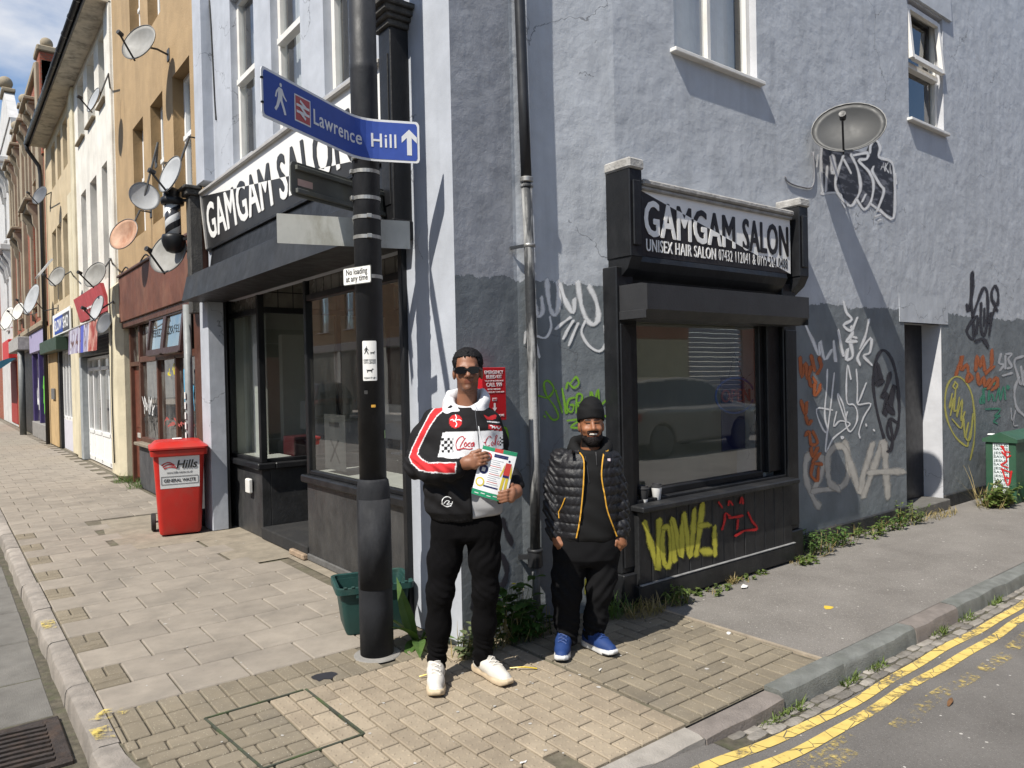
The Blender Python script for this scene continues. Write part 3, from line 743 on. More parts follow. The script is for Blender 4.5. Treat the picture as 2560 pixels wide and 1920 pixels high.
# cove below the sign, window frame, sill and boarded stall riser
mb = MB(); pr = [(3.99, 3.66, 2.54), (3.99, 3.62, 2.54), (3.99, 3.61, 2.50), (3.99, 3.64, 2.44), (3.99, 3.70, 2.38), (3.99, 3.72, 2.30), (3.99, 3.80, 2.30), (3.99, 3.80, 2.54)]
mb.prism(pr, (1.92, 0, 0)); mb.build('cove', M_blk, bld)
fr = MB(); fr.box(3.99, 4.06, 3.70, 3.80, .80, 2.30, .006); fr.box(5.72, 5.91, 3.70, 3.80, .80, 2.30, .006); fr.box(5.66, 5.72, 3.74, 3.80, .80, 2.12, .006); fr.box(4.06, 5.72, 3.71, 3.80, 2.08, 2.30, .006); fr.box(4.06, 5.66, 3.72, 3.80, .765, .82, .006)
fr = fr.build('shop_window', M_blk, bld)
mb = MB(); mb.quad((4.06, 3.765, .82), (5.66, 3.765, .82), (5.66, 3.765, 2.08), (4.06, 3.765, 2.08)); mb.build('pane', M_gl2, fr)
mb = MB(); mb.box(3.90, 5.93, 3.53, 3.72, .70, .745, .01); mb.box(3.97, 5.92, 3.66, 3.72, .745, .768, .004); mb.build('sill', M_blk2, fr)
bw = (5.92-3.93)/14
for i in range(14):
    mb = MB(); mb.box(3.93+i*bw+.0025, 3.93+(i+1)*bw-.0025, 3.605+random.uniform(-.003, .003), 3.66, .165, .70, .006); mb.build('plank', M_blk2, bld)
mb = MB(); mb.box(3.915, 5.93, 3.585, 3.66, .02, .165, .008); mb.build('kick_board', M_blk2, bld)
mb = MB(); mb.box(3.93, 5.93, 3.582, 3.606, .166, .174, .002); mb.build('kick_ledge', pm('scuffed ledge', (.22, .22, .22), .7, .3, 20), bld)
# flaking yellow under the black paint
M_flake = worn('flaking ochre paint', (.40, .27, .04), .30, 26)
mb = MB(); mb.quad((3.92, 3.5835, .03), (5.8, 3.5835, .03), (5.8, 3.5835, .16), (3.92, 3.5835, .16)); mb.build('flaking_paint', M_flake, bld)
# roller shutter box over the side window
def shutter(name, prof, vec, ends, label, mat):
    r = empty(name, prof[0], label, 'shutter box')
    mb = MB(); mb.prism(prof, vec); o = mb.build('housing', mat, r); return r
M_shut = pm('graphite shutter coating', (.030, .0305, .033), .45, .15, 4, .001, 60, spec=.4, dirt=(.06, .06, .062), damt=.3, ds=3)
pr = [(3.84, 3.66, 2.32), (3.84, 3.455, 2.32), (3.84, 3.40, 2.31), (3.84, 3.40, 2.135), (3.84, 3.47, 2.075), (3.84, 3.66, 2.075)]
sb_ = shutter('shutter_box', pr, (2.05, 0, 0), 0, 'graphite roller shutter box above the side salon window', M_shut)
mb = MB()
for x in (3.836, 5.892): mb.box(x-.004, x+.004, 3.41, 3.66, 2.075, 2.135, .002)
mb.pieces('end_plate', M_shut, sb_)
# ---------------------------------------------------------------- shopfront, street A
XG = 2.72
LOB0, LOB1, LEND = 6.66, 7.90, 8.98
rs = MB(); rs.box(XG, XG+.1, 4.40, LOB0, .06, .74, .006); rs.box(XG, XG+.1, LOB1, LEND+.01, 0, .74, .006); rs.box(XG+.1, 4.4, LOB1-.0, LOB1+.1, 0, .74, .004)
M_riser = pm('scuffed riser paint', (.030, .0305, .032), .45, .35, 5, .003, 30, spec=.4, dirt=(.085, .083, .080), damt=.6, ds=2.2)
ro = rs.pieces('stall_riser', M_riser, bld)
mb = MB(); mb.box(XG-.015, XG+.1, 4.40, LOB0+.005, 0, .06, .006); mb.build('plinth', pm('plinth cement', (.10, .098, .095), .9, .25, 8, .004), bld)
si = MB(); si.box(XG-.055, XG+.14, 4.40, LOB0+.03, .74, .81, .012); si.box(XG-.055, XG+.14, LOB1-.055, LEND+.01, .74, .81, .012); si.box(XG+.14, 4.4, LOB1-.055, LOB1+.12, .74, .81, .012)
si = si.pieces('window_sill', M_blk, bld)
fr = MB()
T0 = 2.46
for y in (4.43, LOB0-.03): fr.box(XG+.0, XG+.07, y-.03, y+.03, .81, 2.84, .006)
for y in (LOB1+.03, LEND-.03): fr.box(XG+.0, XG+.07, y-.03, y+.03, .81, 2.84, .006)
fr.box(XG+.005, XG+.065, 4.46, LOB0-.06, .81, .85, .006); fr.box(XG+.005, XG+.065, 4.46, LOB0-.06, T0-.03, T0+.03, .006)
fr.box(XG+.005, XG+.065, LOB1+.06, LEND-.06, .81, .85, .006); fr.box(XG+.005, XG+.065, LOB1+.06, LEND-.06, T0-.03, T0+.03, .006)
fr.box(XG+.07, 4.4, LOB1+.01, LOB1+.06, .81, .85, .006); fr.box(XG+.07, 4.4, LOB1+.01, LOB1+.06, T0-.03, T0+.03, .006); fr.box(3.62, 3.68, LOB1+.005, LOB1+.065, .85, T0-.03, .006)
fro = fr.pieces('shop_window', M_blk, bld)
def paneA(a, b, c, d, x=XG+.035): p = MB(); p.quad((x, a, c), (x, a, d), (x, b, d), (x, b, c)); return p.build('pane', M_gl2, fro)
paneA(4.46, LOB0-.06, .85, T0-.03); paneA(LOB1+.06, LEND-.06, .85, T0-.03)
p = MB(); p.quad((XG+.07, LOB1+.035, .85), (3.62, LOB1+.035, .85), (3.62, LOB1+.035, T0-.03), (XG+.07, LOB1+.035, T0-.03)); p.build('pane', M_gl2, fro)
# leaded transom lights
M_lead = pm('transom glass', (.17, .16, .14), .25, .35, 3, 0, spec=.6)
for (a, b) in ((4.46, LOB0-.06), (LOB1+.06, LEND-.06)):
    n = max(2, int((b-a)/.155)); w_ = (b-a)/n
    for r in range(2):
        for i in range(n):
            mb = MB(); mb.box(XG+.04, XG+.044, a+i*w_+.006, a+(i+1)*w_-.006, T0+.03+r*.17+.006, T0+.03+(r+1)*.17-.006); mb.build('transom_pane', M_lead, fro)
n = 5
for r in range(2):
    for i in range(n):
        mb = MB(); mb.box(XG+.07+i*.17+.006, XG+.07+(i+1)*.17-.006, LOB1+.035, LOB1+.039, T0+.03+r*.17+.006, T0+.03+(r+1)*.17-.006); mb.build('transom_pane', M_lead, fro)
mb = MB(); mb.box(XG+.045, XG+.055, 4.46, LOB0-.06, T0+.03, 2.84); mb.box(XG+.045, XG+.055, LOB1+.06, LEND-.06, T0+.03, 2.84); mb.box(XG+.07, 4.4, LOB1+.04, LOB1+.05, T0+.03, 2.84); mb.pieces('leading', M_blk, fro)
mb = MB(); mb.box(XG-.03, XG+.1, 4.40, LEND+.01, 2.80, SH, .006); mb.box(2.60, XG, 4.42, 8.68, 2.84, SH, .004); mb.pieces('shutter_slot', M_blk, bld)
# lobby: step, mat, door far inside, ceiling
mb = MB(); mb.box(2.70, 4.25, LOB0, LOB1-.001, 0, .125, .01); mb.build('lobby_step', pm('lobby carpet', (.018, .018, .019), .95, .3, 40, .004, 150, dirt=(.045, .042, .038), damt=.5, ds=5), bld)
mb = MB(); mb.box(2.66, 2.75, LOB0, LOB0+.35, 0, .055, .01); mb.build('broken_step_edge', pm('broken step', (.27, .20, .14), .9, .3, 14, .01, 40), bld)
dd = MB(); dd.box(4.25, 4.30, LOB0, LOB1, .10, 2.5); dd = dd.build('shop_door', M_blk, bld)
mb = MB(); mb.quad((4.245, LOB0+.12, .35), (4.245, LOB0+.12, 2.3), (4.245, LOB1-.12, 2.3), (4.245, LOB1-.12, .35)); mb.build('pane', M_gl2, dd)
# pilasters, guides
ya, yb_ = at_x(979, 300, 2.40).y, at_x(950, 300, 2.40).y
gd = MB(); gd.box(2.50, 2.60, 4.40, 4.455, 0, 2.62, .006); gd.box(2.601, 2.63, 8.685, 8.80, 0, 2.62, .004); gd.pieces('shutter_guide', M_blk, bld)
hp = MB(); hp.box(2.40, 2.54, ya, yb_, 2.62, 4.02, .006); hp.box(2.385, 2.54, ya-.012, yb_+.012, 2.62, 2.75, .006); hp.box(2.393, 2.40, ya+.03, yb_-.03, 2.85, 3.85, .004)
hp.build('front_pilaster', M_blk, bld)
cp = MB(); M_cap = pm('weathered black capital', (.05, .048, .045), .75, .3, 10, .008, 50, dirt=(.2, .19, .17), damt=.4, ds=7)
for q, (o, z0, z1) in enumerate(((.02, 4.02, 4.06), (.045, 4.06, 4.09), (.07, 4.09, 4.13), (.095, 4.13, 4.16))): cp.box(2.40-o, 2.54, ya-o, yb_+o, z0, z1, .006)
cp.prism([(2.31, ya-.095, 4.16), (2.31, yb_+.095, 4.16), (2.31, (ya+yb_)/2, 4.22)], (.23, 0, 0))
cp.build('pilaster_capital', M_cap, bld)
hp = MB(); hp.box(2.34, 2.47, 8.98, 9.14, 2.5, 3.86, .006); hp.box(2.30, 2.47, 8.95, 9.18, 3.86, 3.93, .01); hp.box(2.27, 2.47, 8.92, 9.22, 3.93, 3.965, .006); hp.build('front_pilaster', M_cap, bld)
# shutter box, street A
pr = [(2.60, 4.50, 2.90), (2.245, 4.50, 2.885), (2.185, 4.50, 2.61), (2.60, 4.50, 2.60)]
M_shut2 = pm('grey shutter coating', (.020, .0205, .022), .5, .2, 4, .001, 60, spec=.3, dirt=(.055, .055, .055), damt=.35, ds=2.5)
sb2 = shutter('shutter_box', pr, (0, 4.32, 0), 0, 'long grey roller shutter box over the front salon window', M_shut2)
mb = MB(); mb.prism([(2.56, 4.52, 2.90), (2.30, 4.52, 2.888), (2.31, 4.52, 2.925), (2.40, 4.52, 2.95), (2.50, 4.52, 3.0), (2.53, 4.52, 3.22), (2.56, 4.52, 3.22)], (0, 4.3, 0)); mb.build('flashing', M_blk, sb2)
# ---------------------------------------------------------------- the two split black and white signs
def splitmat(name, ax, p0, p1, below, above, rough=.35):
    k = NT(name); s_ = k.n('ShaderNodeSeparateXYZ'); k.l(k.pos, s_.inputs[0])
    sl = (p1[1]-p0[1])/(p1[0]-p0[0]); t = k.math('ADD', k.math('MULTIPLY', k.math('SUBTRACT', s_.outputs[ax], p0[0]), sl), p0[1])
    f = k.math('GREATER_THAN', s_.outputs['Z'], t)
    v = k.ramp(k.noise(3, 6), .3, .75); c = k.mix(f, below, above)
    c = k.mix(k.math('MULTIPLY', v, .07), c, (.30, .29, .27)); MATS[name] = k.fin(c, rough, None, 0, .5); return k.m
BK, WH = (.014, .014, .016), (.86, .85, .83)
sA = empty('shop_sign', (2.5, 6.7, 3.2), 'long black and white GAMGAM SALON fascia sign over the front window', 'sign')
xt, xb = 2.465, 2.525; yA0, yA1 = 8.94, 4.56; zA0, zA1 = 3.24, 3.87
M_sA = splitmat('front sign face', 'Y', (yA0, zA1-.02), (yA1, zA0+.03), BK, WH); M_sAt = splitmat('front sign letters', 'Y', (yA0, zA1-.02), (yA1, zA0+.03), WH, BK)
mb = MB(); mb.prism([(xb, yA0, zA0), (xt, yA0, zA1), (xt+.05, yA0, zA1), (XF+.0, yA0, zA0)], (0, yA1-yA0, 0)); mb.build('board', M_sA, sA)
M_alu = pm('sign trim', (.50, .48, .45), .45, .15, 8, 0, metal=.3)
mb = MB(); mb.bar((xt-.01, yA0+.01, zA1+.012), (xt-.01, yA1-.01, zA1+.012), .05, .035, (0, 0, 1), .006); mb.bar((xt-.008, yA0+.012, zA1), (xb-.012, yA0+.012, zA0), .03, .03, (1, 0, 0), .005)
mb.build('trim', M_alu, sA)
mb = MB(); mb.bar((xb-.008, yA0, zA0-.01), (xb-.008, yA1, zA0-.01), .03, .03, (0, 0, 1), .004); mb.build('trim', M_blk, sA)
def fsA(v, y0, z0, hgt):
    y = y0-v.x; z = z0+v.y; t = (z-zA0)/(zA1-zA0); return Vector((xb+(xt-xb)*t-.003-v.z, y, z))
text('GAMGAM SALON', None, .55, M_sAt, sA, fat=.024, width=3.74, space=1.05, fn=lambda v: fsA(v, 8.84, 3.345, 0))
sB = empty('shop_sign', (5, 3.6, 2.5), 'black and white GAMGAM SALON sign with phone numbers on the side wall', 'sign')
xB0, xB1, zB0, zB1, yBs = 4.035, 5.985, 2.545, 3.02, 3.625
M_sB = splitmat('side sign face', 'X', (xB0, zB1), (xB1, zB0), BK, WH); M_sBt = splitmat('side sign letters', 'X', (xB0, zB1), (xB1, zB0), WH, BK)
mb = MB(); mb.box(xB0, xB1, yBs, yBs+.1, zB0, zB1); mb.build('board', M_sB, sB)
mb = MB(); mb.box(xB0-.004, xB1+.004, yBs-.025, yBs+.1, zB1, zB1+.03, .008); mb.box(xB0-.004, xB1+.004, yBs-.045, yBs+.1, zB1+.03, zB1+.075, .012); mb.build('cornice', M_pale, sB)
MBf = lambda x, z, e=.0025: frame((x, yBs-e, z), (1, 0, 0), (0, 0, 1))
text('GAMGAM', MBf(xB0+.045, 2.700), .365, M_sBt, sB, fat=.022, width=1.085, space=1.05)
text('SALON', MBf(xB0+1.245, 2.700), .365, M_sBt, sB, fat=.022, width=.665, space=1.05)
text('UNISEX HAIR SALON', MBf(xB0+.055, 2.585), .128, M_sBt, sB, fat=.010, width=.82, space=1.08)
text('07432 112041 & 0117 324 0488', MBf(xB0+.915, 2.585), .128, M_sBt, sB, bold=.002, width=.985, space=1.12)
# ---------------------------------------------------------------- inside the salon
M_in = pm('salon wall paint', (.66, .67, .62), .85, .06, 3); M_inf = pm('salon floor', (.30, .28, .25), .4, .2, 5)
ro = empty('salon_room', (5, 6, .1), kind='structure')
mb = MB(); mb.quad((2.85, 4.0, .11), (7.2, 4.0, .11), (7.2, 8.95, .11), (2.85, 8.95, .11)); mb.build('floor', M_inf, ro)
mb = MB(); mb.quad((7.2, 3.85, 0), (7.2, 8.95, 0), (7.2, 8.95, SH), (7.2, 3.85, SH)); mb.quad((2.8, 8.94, 0), (7.2, 8.94, 0), (7.2, 8.94, SH), (2.8, 8.94, SH)); mb.build('wall', M_in, ro)
mb = MB(); mb.quad((2.78, 3.9, SH-.001), (7.2, 3.86, SH-.001), (7.2, 8.95, SH-.001), (2.78, 8.95, SH-.001)); mb.build('ceiling', M_in, ro)
mb = MB(); mb.box(6.05, 6.12, 3.9, 5.6, .11, SH); mb.pieces('partition', pm('partition paint', (.62, .60, .50), .85, .06, 3), ro)
mb = MB(); mb.box(2.96, 2.99, 8.42, 8.93, .845, T0); mb.box(3.05, 3.15, 4.9, 5.0, .81, 2.4); mb.box(3.6, 5.3, 6.2, 6.32, .11, 2.3); mb.pieces('partition', M_in, ro)
ct = MB(); ct.box(3.15, 3.6, 8.02, 8.40, .11, 1.05, .01); ct = ct.build('salon_counter', pm('maroon cabinet', (.09, .02, .025), .4, .2, 6), None); tag(ct, 'dark maroon cabinet inside the front display window', 'cabinet')
mn = empty('computer_monitor', (3.3, 7.2, .9), 'white edged monitor on the desk inside the salon', 'monitor')
mb = MB(); mb.box(3.75, 3.80, 6.5, 7.05, 1.05, 1.42, .01); mb.build('screen', flat('monitor shell', (.6, .6, .6)), mn); mb = MB(); mb.box(3.72, 3.88, 6.68, 6.86, .9, .92, .005); mb.box(3.8, 3.83, 6.74, 6.8, .92, 1.1); mb.build('stand', flat('monitor shell', (.6, .6, .6)), mn)
mb = MB(); mb.box(3.5, 4.2, 6.33, 7.5, .11, .9, .01); tag(mb.build('salon_desk', M_blk, None), 'black reception desk inside the salon', 'desk')
# window sills inside hold a pale shelf
mb = MB(); mb.box(XG+.07, XG+.5, 4.46, LOB0-.1, .80, .845); mb.box(XG+.07, XG+.4, LOB1+.1, 8.9, .80, .845); mb.pieces('display_shelf', pm('white shelf', (.62, .61, .58), .6, .1, 10), ro)
M_list = flat('price list print', (.28, .28, .28)); pl = empty('price_list', (2.85, 4.7, 1.2), 'dark price list lettered in grey inside the front window', 'price list')
mb = MB(); mb.box(2.800, 2.804, 4.50, 4.86, 1.0, 1.78); mb.build('board', flat('price list black', (.012, .012, .014)), pl)
MPL = lambda y, z: frame((2.797, y, z), (0, -1, 0), (0, 0, 1))
for i, t_ in enumerate(('GAMGAM SALON', 'TRIM', 'HAIR CUT', 'FADE', 'SHAVE', 'OAP', 'SKIN FADE', 'CACAO', 'HASHO', 'SAND', 'T', 'BEARD', 'CHILD  £5.00', 'STYLE', 'WASH')): text(t_, MPL(4.82, 1.72-.048*i), .034 if i else .042, M_list, pl)
ps = empty('barber_poster', (2.79, 6.2, .9), 'small grey barber emblem print low in the front window', 'poster')
M_pst = flat('poster grey', (.10, .10, .10)); M_pk = flat('poster ink', (.02, .02, .02))
mb = MB(); mb.box(2.800, 2.803, 5.98, 6.42, .88, 1.38); mb.build('sheet', M_pst, ps)
text('BARBER', frame((2.797, 6.20, 1.27), (0, -1, 0), (0, 0, 1)), .06, M_pk, ps, bold=.02, align='CENTER')
mb = MB(); mb.bar((2.796, 6.28, 1.15), (2.796, 6.10, .95), .02, .002, (1, 0, 0)); mb.bar((2.796, 6.12, 1.15), (2.796, 6.30, .95), .02, .002, (1, 0, 0)); mb.build('crossed_razors', M_pk, ps)
# neon OPEN sign (unlit) behind the side window
op = empty('open_sign', (5.53, 3.95, 1.4), 'unlit oval neon OPEN sign behind the side window', 'sign')
M_nb = flat('blue neon tube', (.03, .10, .40), .3); M_nr = flat('red neon tube', (.32, .05, .04), .3)
mb = MB(); mb.tube([(5.53+.28*math.cos(a*math.pi/20), 3.90, 1.48+.155*math.sin(a*math.pi/20)) for a in range(41)], .010, 6, False); mb.build('ring', M_nb, op)
text('OPEN', frame((5.53, 3.895, 1.425), (1, 0, 0), (0, 0, 1)), .16, M_nr, op, align='CENTER', width=.42, depth=.006)
mb = MB(); mb.box(5.36, 5.70, 3.92, 3.935, 1.0, 1.64, .004); mb.build('backing', flat('blue backing', (.015, .02, .09)), op)
mb = MB(); mb.tube([(5.43, 3.9, 1.62), (5.53, 3.9, 1.86), (5.65, 3.9, 1.62)], .0025, 5); mb.build('cord', M_pk, op)
# ================================================================ the row of houses along street A
XR = 2.58
def fR(u, v, d=0): return Vector((XR+d, u, v))
def render_mat(name, col, dirt, damt=.45, bmp=.5):
    k = NT(name); c = k.mix(k.ramp(k.noise(2.2, 6, .6), .3, .7), sc3(col, .85), sc3(col, 1.12))
    c = k.mix(k.math('MULTIPLY', k.ramp(k.noise(2.6, 8, .65, stretch=(1, 1.3, .22)), .5, .75), damt), c, dirt)
    h = k.math('ADD', k.math('MULTIPLY', k.noise(5, 3), .6), k.math('MULTIPLY', k.noise(40, 5, .65), .4))
    MATS[name] = k.fin(c, .85, k.bump(h, .02*bmp), 0, .3); return k.m
M_och = render_mat('ochre render', (.375, .262, .145), (.24, .172, .10), .55); M_och2 = render_mat('rough ochre reveal', (.30, .20, .10), (.18, .12, .07))
M_whr = render_mat('white render', (.66, .63, .57), (.42, .38, .31), .35); M_crm = render_mat('cream render', (.50, .405, .265), (.38, .29, .18), .4)
M_crmp = render_mat('peeling cream pier', (.58, .52, .38), (.30, .26, .19), .6)
M_org = render_mat('orange cream render', (.46, .325, .17), (.30, .2, .1), .5)
M_brk = None
def brickmat(name, c1, c2, mortar, sc_=1.0):
    k = NT(name); cmb = k.n('ShaderNodeCombineXYZ'); sp = k.n('ShaderNodeSeparateXYZ'); k.l(k.pos, sp.inputs[0])
    k.l(k.math('ADD', sp.outputs['Y'], sp.outputs['X']), cmb.inputs[0]); k.l(sp.outputs['Z'], cmb.inputs[1])
    b = k.n('ShaderNodeTexBrick'); b.inputs['Scale'].default_value = 1.0*sc_; b.inputs['Brick Width'].default_value = .225; b.inputs['Row Height'].default_value = .075; b.inputs['Mortar Size'].default_value = .008
    b.inputs['Color1'].default_value = c1+(1,); b.inputs['Color2'].default_value = c2+(1,); b.inputs['Mortar'].default_value = mortar+(1,); k.l(cmb.outputs[0], b.inputs['Vector'])
    c = k.mix(k.math('MULTIPLY', k.ramp(k.noise(1.5, 6), .4, .75), .4), b.outputs['Color'], sc3(c1, .5))
    MATS[name] = k.fin(c, .9, k.bump(b.outputs['Fac'], .006), 0, .3); return k.m
M_brk = brickmat('red brick', (.27, .070, .042), (.33, .10, .06), (.20, .14, .10))
M_stone = render_mat('weathered stone', (.30, .25, .18), (.17, .15, .12), .6)
M_soff = pm('flaking soffit', (.50, .46, .38), .8, .15, 5, .004, 40, dirt=(.06, .055, .05), damt=.85, ds=3.3)
M_gut = pm('black gutter', (.02, .02, .022), .4, .2, 8)
def body(b, y0, y1, z1, mat):
    mb = MB(); mb.quad((XR+.25, y0+.005, z1), (XR+9, y0+.005, z1), (XR+9, y1-.005, z1), (XR+.25, y1-.005, z1)); mb.quad((XR+9, y0, 0), (XR+9, y1, 0), (XR+9, y1, z1), (XR+9, y0, z1)); mb.pieces('rear', M_dark, b)
    mb = MB(); mb.quad((XR+.6, y0+.01, 0), (XR+.6, y1-.01, 0), (XR+.6, y1-.01, z1-.01), (XR+.6, y0+.01, z1-.01)); mb.build('inner_screen', M_dark, b)
def sidewall(b, y, x0, x1, z0, z1, mat):
    mb = MB(); mb.quad((x0, y, z0), (x1, y, z0), (x1, y, z1), (x0, y, z1)); mb.build('flank_wall', mat, b)
# ---- ochre house
b1 = empty('ochre_house', (2.7, 11.8, 0), 'ochre rendered house with a boarded brown shopfront beside the salon', 'building')
h1 = [(9.75, 10.60, 4.05, 5.80), (11.15, 11.90, 4.05, 5.80), (12.40, 13.15, 4.05, 5.80), (11.15, 11.90, 6.90, 8.4), (12.40, 13.15, 6.90, 8.4), (9.75, 10.60, 6.90, 8.4)]
wall('wall', fR, 9.0, 14.62, 3.48, 9.4, h1, .22, M_och, b1, rmat=M_och2)
for (a, b, c, d) in h1: window(fR, a, b, c, d, .20, b1, rails=((c+d)/2+.05,), fm=M_pvcw, sill=0, curtain=M_net, fw=.06)
body(b1, 9.0, 14.62, 9.4, M_och)
M_brn = pm('brown timber paint', (.085, .034, .022), .45, .25, 6, .002, 60, dirt=(.16, .09, .06), damt=.3, ds=3)
M_brf = pm('faded brown board', (.125, .048, .030), .6, .3, 3, .003, 30, dirt=(.27, .14, .09), damt=.55, ds=1.6)
for (a, b) in ((9.05, 11.55), (11.56, 12.95), (12.96, 14.1)):
    mb = MB(); mb.box(XR-.10, XR+.05, a, b, 2.74, 3.50, .006); mb.build('fascia_board', M_brf, b1)
mb = MB(); mb.box(XR-.13, XR+.02, 9.05, 14.1, 3.50, 3.54, .008); mb.build('fascia_cap', M_brn, b1)
mb = MB(); mb.box(XR-.07, XR+.05, 9.05, 14.1, 2.64, 2.74, .006); mb.build('fascia_rail', M_brn, b1)
M_dglass = glass('dusty shop glass', (.50, .54, .52), .22, dirt=.35)
def shopwin(par, fn, rects, bars, fm, gm, d=.06):
    mb = MB()
    for (a, b, w_) in bars: fbar(mb, fn, a, b, d, w_, .08)
    o = mb.build('shop_window', fm, par)
    for (a, b, c, e) in rects:
        p = MB(); p.quad(fn(a, c, d+.01), fn(b, c, d+.01), fn(b, e, d+.01), fn(a, e, d+.01)); p.build('pane', gm, o)
    return o
bars = [((13.22, .0), (13.22, 2.64), .10), ((9.88, .75), (9.88, 2.64), .08), ((12.0, .8), (12.0, 2.07), .08), ((10.93, .8), (10.93, 2.07), .08), ((9.9, 2.08), (13.2, 2.08), .09), ((9.9, .78), (13.2, .78), .08), ((12.08, 2.1), (12.08, 2.64), .07), ((13.95, 0), (13.95, 2.64), .08), ((13.25, 2.02), (13.92, 2.02), .07)]
sw = shopwin(b1, fR, [(12.04, 13.17, .82, 2.04), (10.97, 11.96, .82, 2.04), (9.92, 10.89, .82, 2.04), (12.1, 13.17, 2.12, 2.62), (13.27, 13.9, 2.06, 2.62)], bars, M_brn, M_dglass)
for (a, b) in ((11.16, 12.02), (10.15, 11.08)):          # open top lights
    def fO(u, v, d=0):
        q = Matrix.Rotation(math.radians(7), 4, 'Y') @ Vector((d, 0, v-2.68)); return Vector((XR-.02+q.x, u, 2.68+q.z))
    mb = MB(); 
    fbar(mb, fO, (a, 2.10), (a, 2.68), 0, .09, .06); fbar(mb, fO, (b, 2.10), (b, 2.68), 0, .09, .06); fbar(mb, fO, (a+.04, 2.13), (b-.04, 2.13), 0, .09, .059); fbar(mb, fO, (a+.04, 2.65), (b-.04, 2.65), 0, .07, .059)
    o = mb.build('top_light', pm('dark brown casement', (.05, .025, .022), .4, .2, 6), b1)
    p = MB(); p.quad(fO(a+.04, 2.16), fO(b-.04, 2.16), fO(b-.04, 2.63), fO(a+.04, 2.63)); p.build('pane', M_dglass, o)
    text('TEREZ' if a > 11 else 'ZK FU', None, .16, M_pk, o, fn=lambda v, a=a, b=b: fO(b-.12-v.x, 2.36+v.y, -.012), width=b-a-.3)
d1 = MB(); d1.box(XR+.08, XR+.13, 13.27, 13.91, .1, 1.99); d1 = d1.build('shop_door', pm('reddish door paint', (.12, .035, .022), .45, .2, 6), b1)
for (z0, z1) in ((.3, .75), (.95, 1.85)):
    mb = MB(); mb.box(XR+.07, XR+.08, 13.38, 13.80, z0, z1, .004); mb.build('door_panel', MATS['reddish door paint'], d1)
mb = MB(); mb.box(XR+.06, XR+.08, 13.48, 13.72, .78, .86, .003); mb.build('letter_plate', M_alu, d1)
mb = MB(); mb.box(XR-.02, XR+.2, 9.1, 13.2, 0, .70, .01); mb.build('stall_riser', pm('charcoal riser', (.05, .05, .055), .7, .3, 6, .004, 30, dirt=(.12, .12, .12), damt=.5, ds=4), b1)
mb = MB(); mb.box(XR-.10, XR+.06, 9.85, 13.2, .70, .75, .008); mb.build('sill', pm('flaky sill', (.2, .17, .13), .8, .3, 10), b1)
mb = MB(); mb.box(XR+.0, XR+.1, 9.0, 9.86, 0, 2.64); mb.build('side_panel', M_brn, b1)
mb = MB(); mb.box(XR-.14, XR+.3, 14.10, 14.98, 0, 3.48, .10); mb.build('pier', M_crmp, b1)
# scrawls on the dusty panes
def scrawl(par, fn, u0, u1, v0, v1, mat, n, wd, seed, name='pane_scrawl', lift=-.03):
    rnd = random.Random(seed); mb = MB(); u = u0
    for q in range(n):
        a = u0+(u1-u0)*q/n; w_ = (u1-u0)/n
        pts = [(a+w_*rnd.uniform(-.1, 1.2), v0+(v1-v0)*rnd.random()) for _ in range(rnd.randint(4, 6))]
        ribbon(mb, pts, wd, lambda s_, t_, l: fn(s_, t_, .06+lift-l*.3), .001+.0012*q)
    return mb.build(name, mat, par)
scrawl(sw, fR, 10.0, 10.5, 1.25, 1.9, spray('sky blue spray', (.08, .38, .62)), 6, .05, 3)
scrawl(sw, fR, 10.0, 10.7, .95, 1.55, spray('black marker', (.02, .02, .02)), 6, .03, 5)
scrawl(sw, fR, 12.2, 13.0, .85, 1.3, MATS['black marker'], 5, .035, 6)
scrawl(sw, fR, 11.0, 11.4, 1.8, 2.0, spray('yellow spray', (.62, .52, .03)), 2, .04, 8)
scrawl(sw, fR, 10.0, 11.8, 1.05, 1.2, spray('dull red spray', (.38, .08, .07)), 5, .03, 9)
scrawl(sw, fR, 12.3, 13.1, 1.2, 1.5, spray('white spray', (.78, .78, .78)), 5, .03, 10)
gp = empty('grey_downpipe', (2.36, 9.62, 0), 'grey plastic downpipe with torn stickers behind the red bin', 'pipe')
mb = MB(); mb.tube([(2.36, 9.30, 0), (2.36, 9.30, 2.62)], .045, 14); mb.build('pipe', pm('grey pipe', (.22, .23, .23), .5, .15, 8), gp, True)
for i in range(5):
    mb = MB(); mb.box(2.308, 2.312, 9.265, 9.315, 1.02+i*.12, 1.10+i*.12); mb.build('sticker', M_pvcw, gp)
# ---- white house
b2 = empty('white_house', (2.7, 17, 0), 'white rendered house with flaking eaves and white shop doors', 'building')
h2 = [(15.30, 16.05, 7.0, 8.3), (16.55, 17.4, 7.0, 8.3), (17.9, 18.75, 7.0, 8.3), (15.30, 16.0, 3.7, 5.86), (16.6, 17.4, 3.7, 5.86), (17.92, 18.6, 3.7, 5.86)]
wall('wall', fR, 14.62, 19.6, 3.0, 8.55, h2, .26, M_whr, b2)
for q, (a, b, c, d) in enumerate(h2): window(fR, a, b, c, d, .24, b2, rails=((c+d)/2,), fm=M_pvcw, sill=.07 if q < 3 else 0, sm=M_stone, fw=.05, curtain=M_net)
body(b2, 14.62, 19.6, 8.5, M_whr)
mb = MB(); mb.box(XR-.06, XR+.2, 14.66, 15.1, 3.0, 8.5, .02); mb.build('pilaster', M_whr, b2)
mb = MB(); mb.box(XR-.06, XR+.2, 19.25, 19.62, 0, 8.45, .02); mb.build('pilaster', M_crmp, b2)
mb = MB(); mb.box(XR-.02, XR+.3, 14.98, 19.25, 2.3, 3.0, .01); mb.build('shutter_head', M_blk, b2)
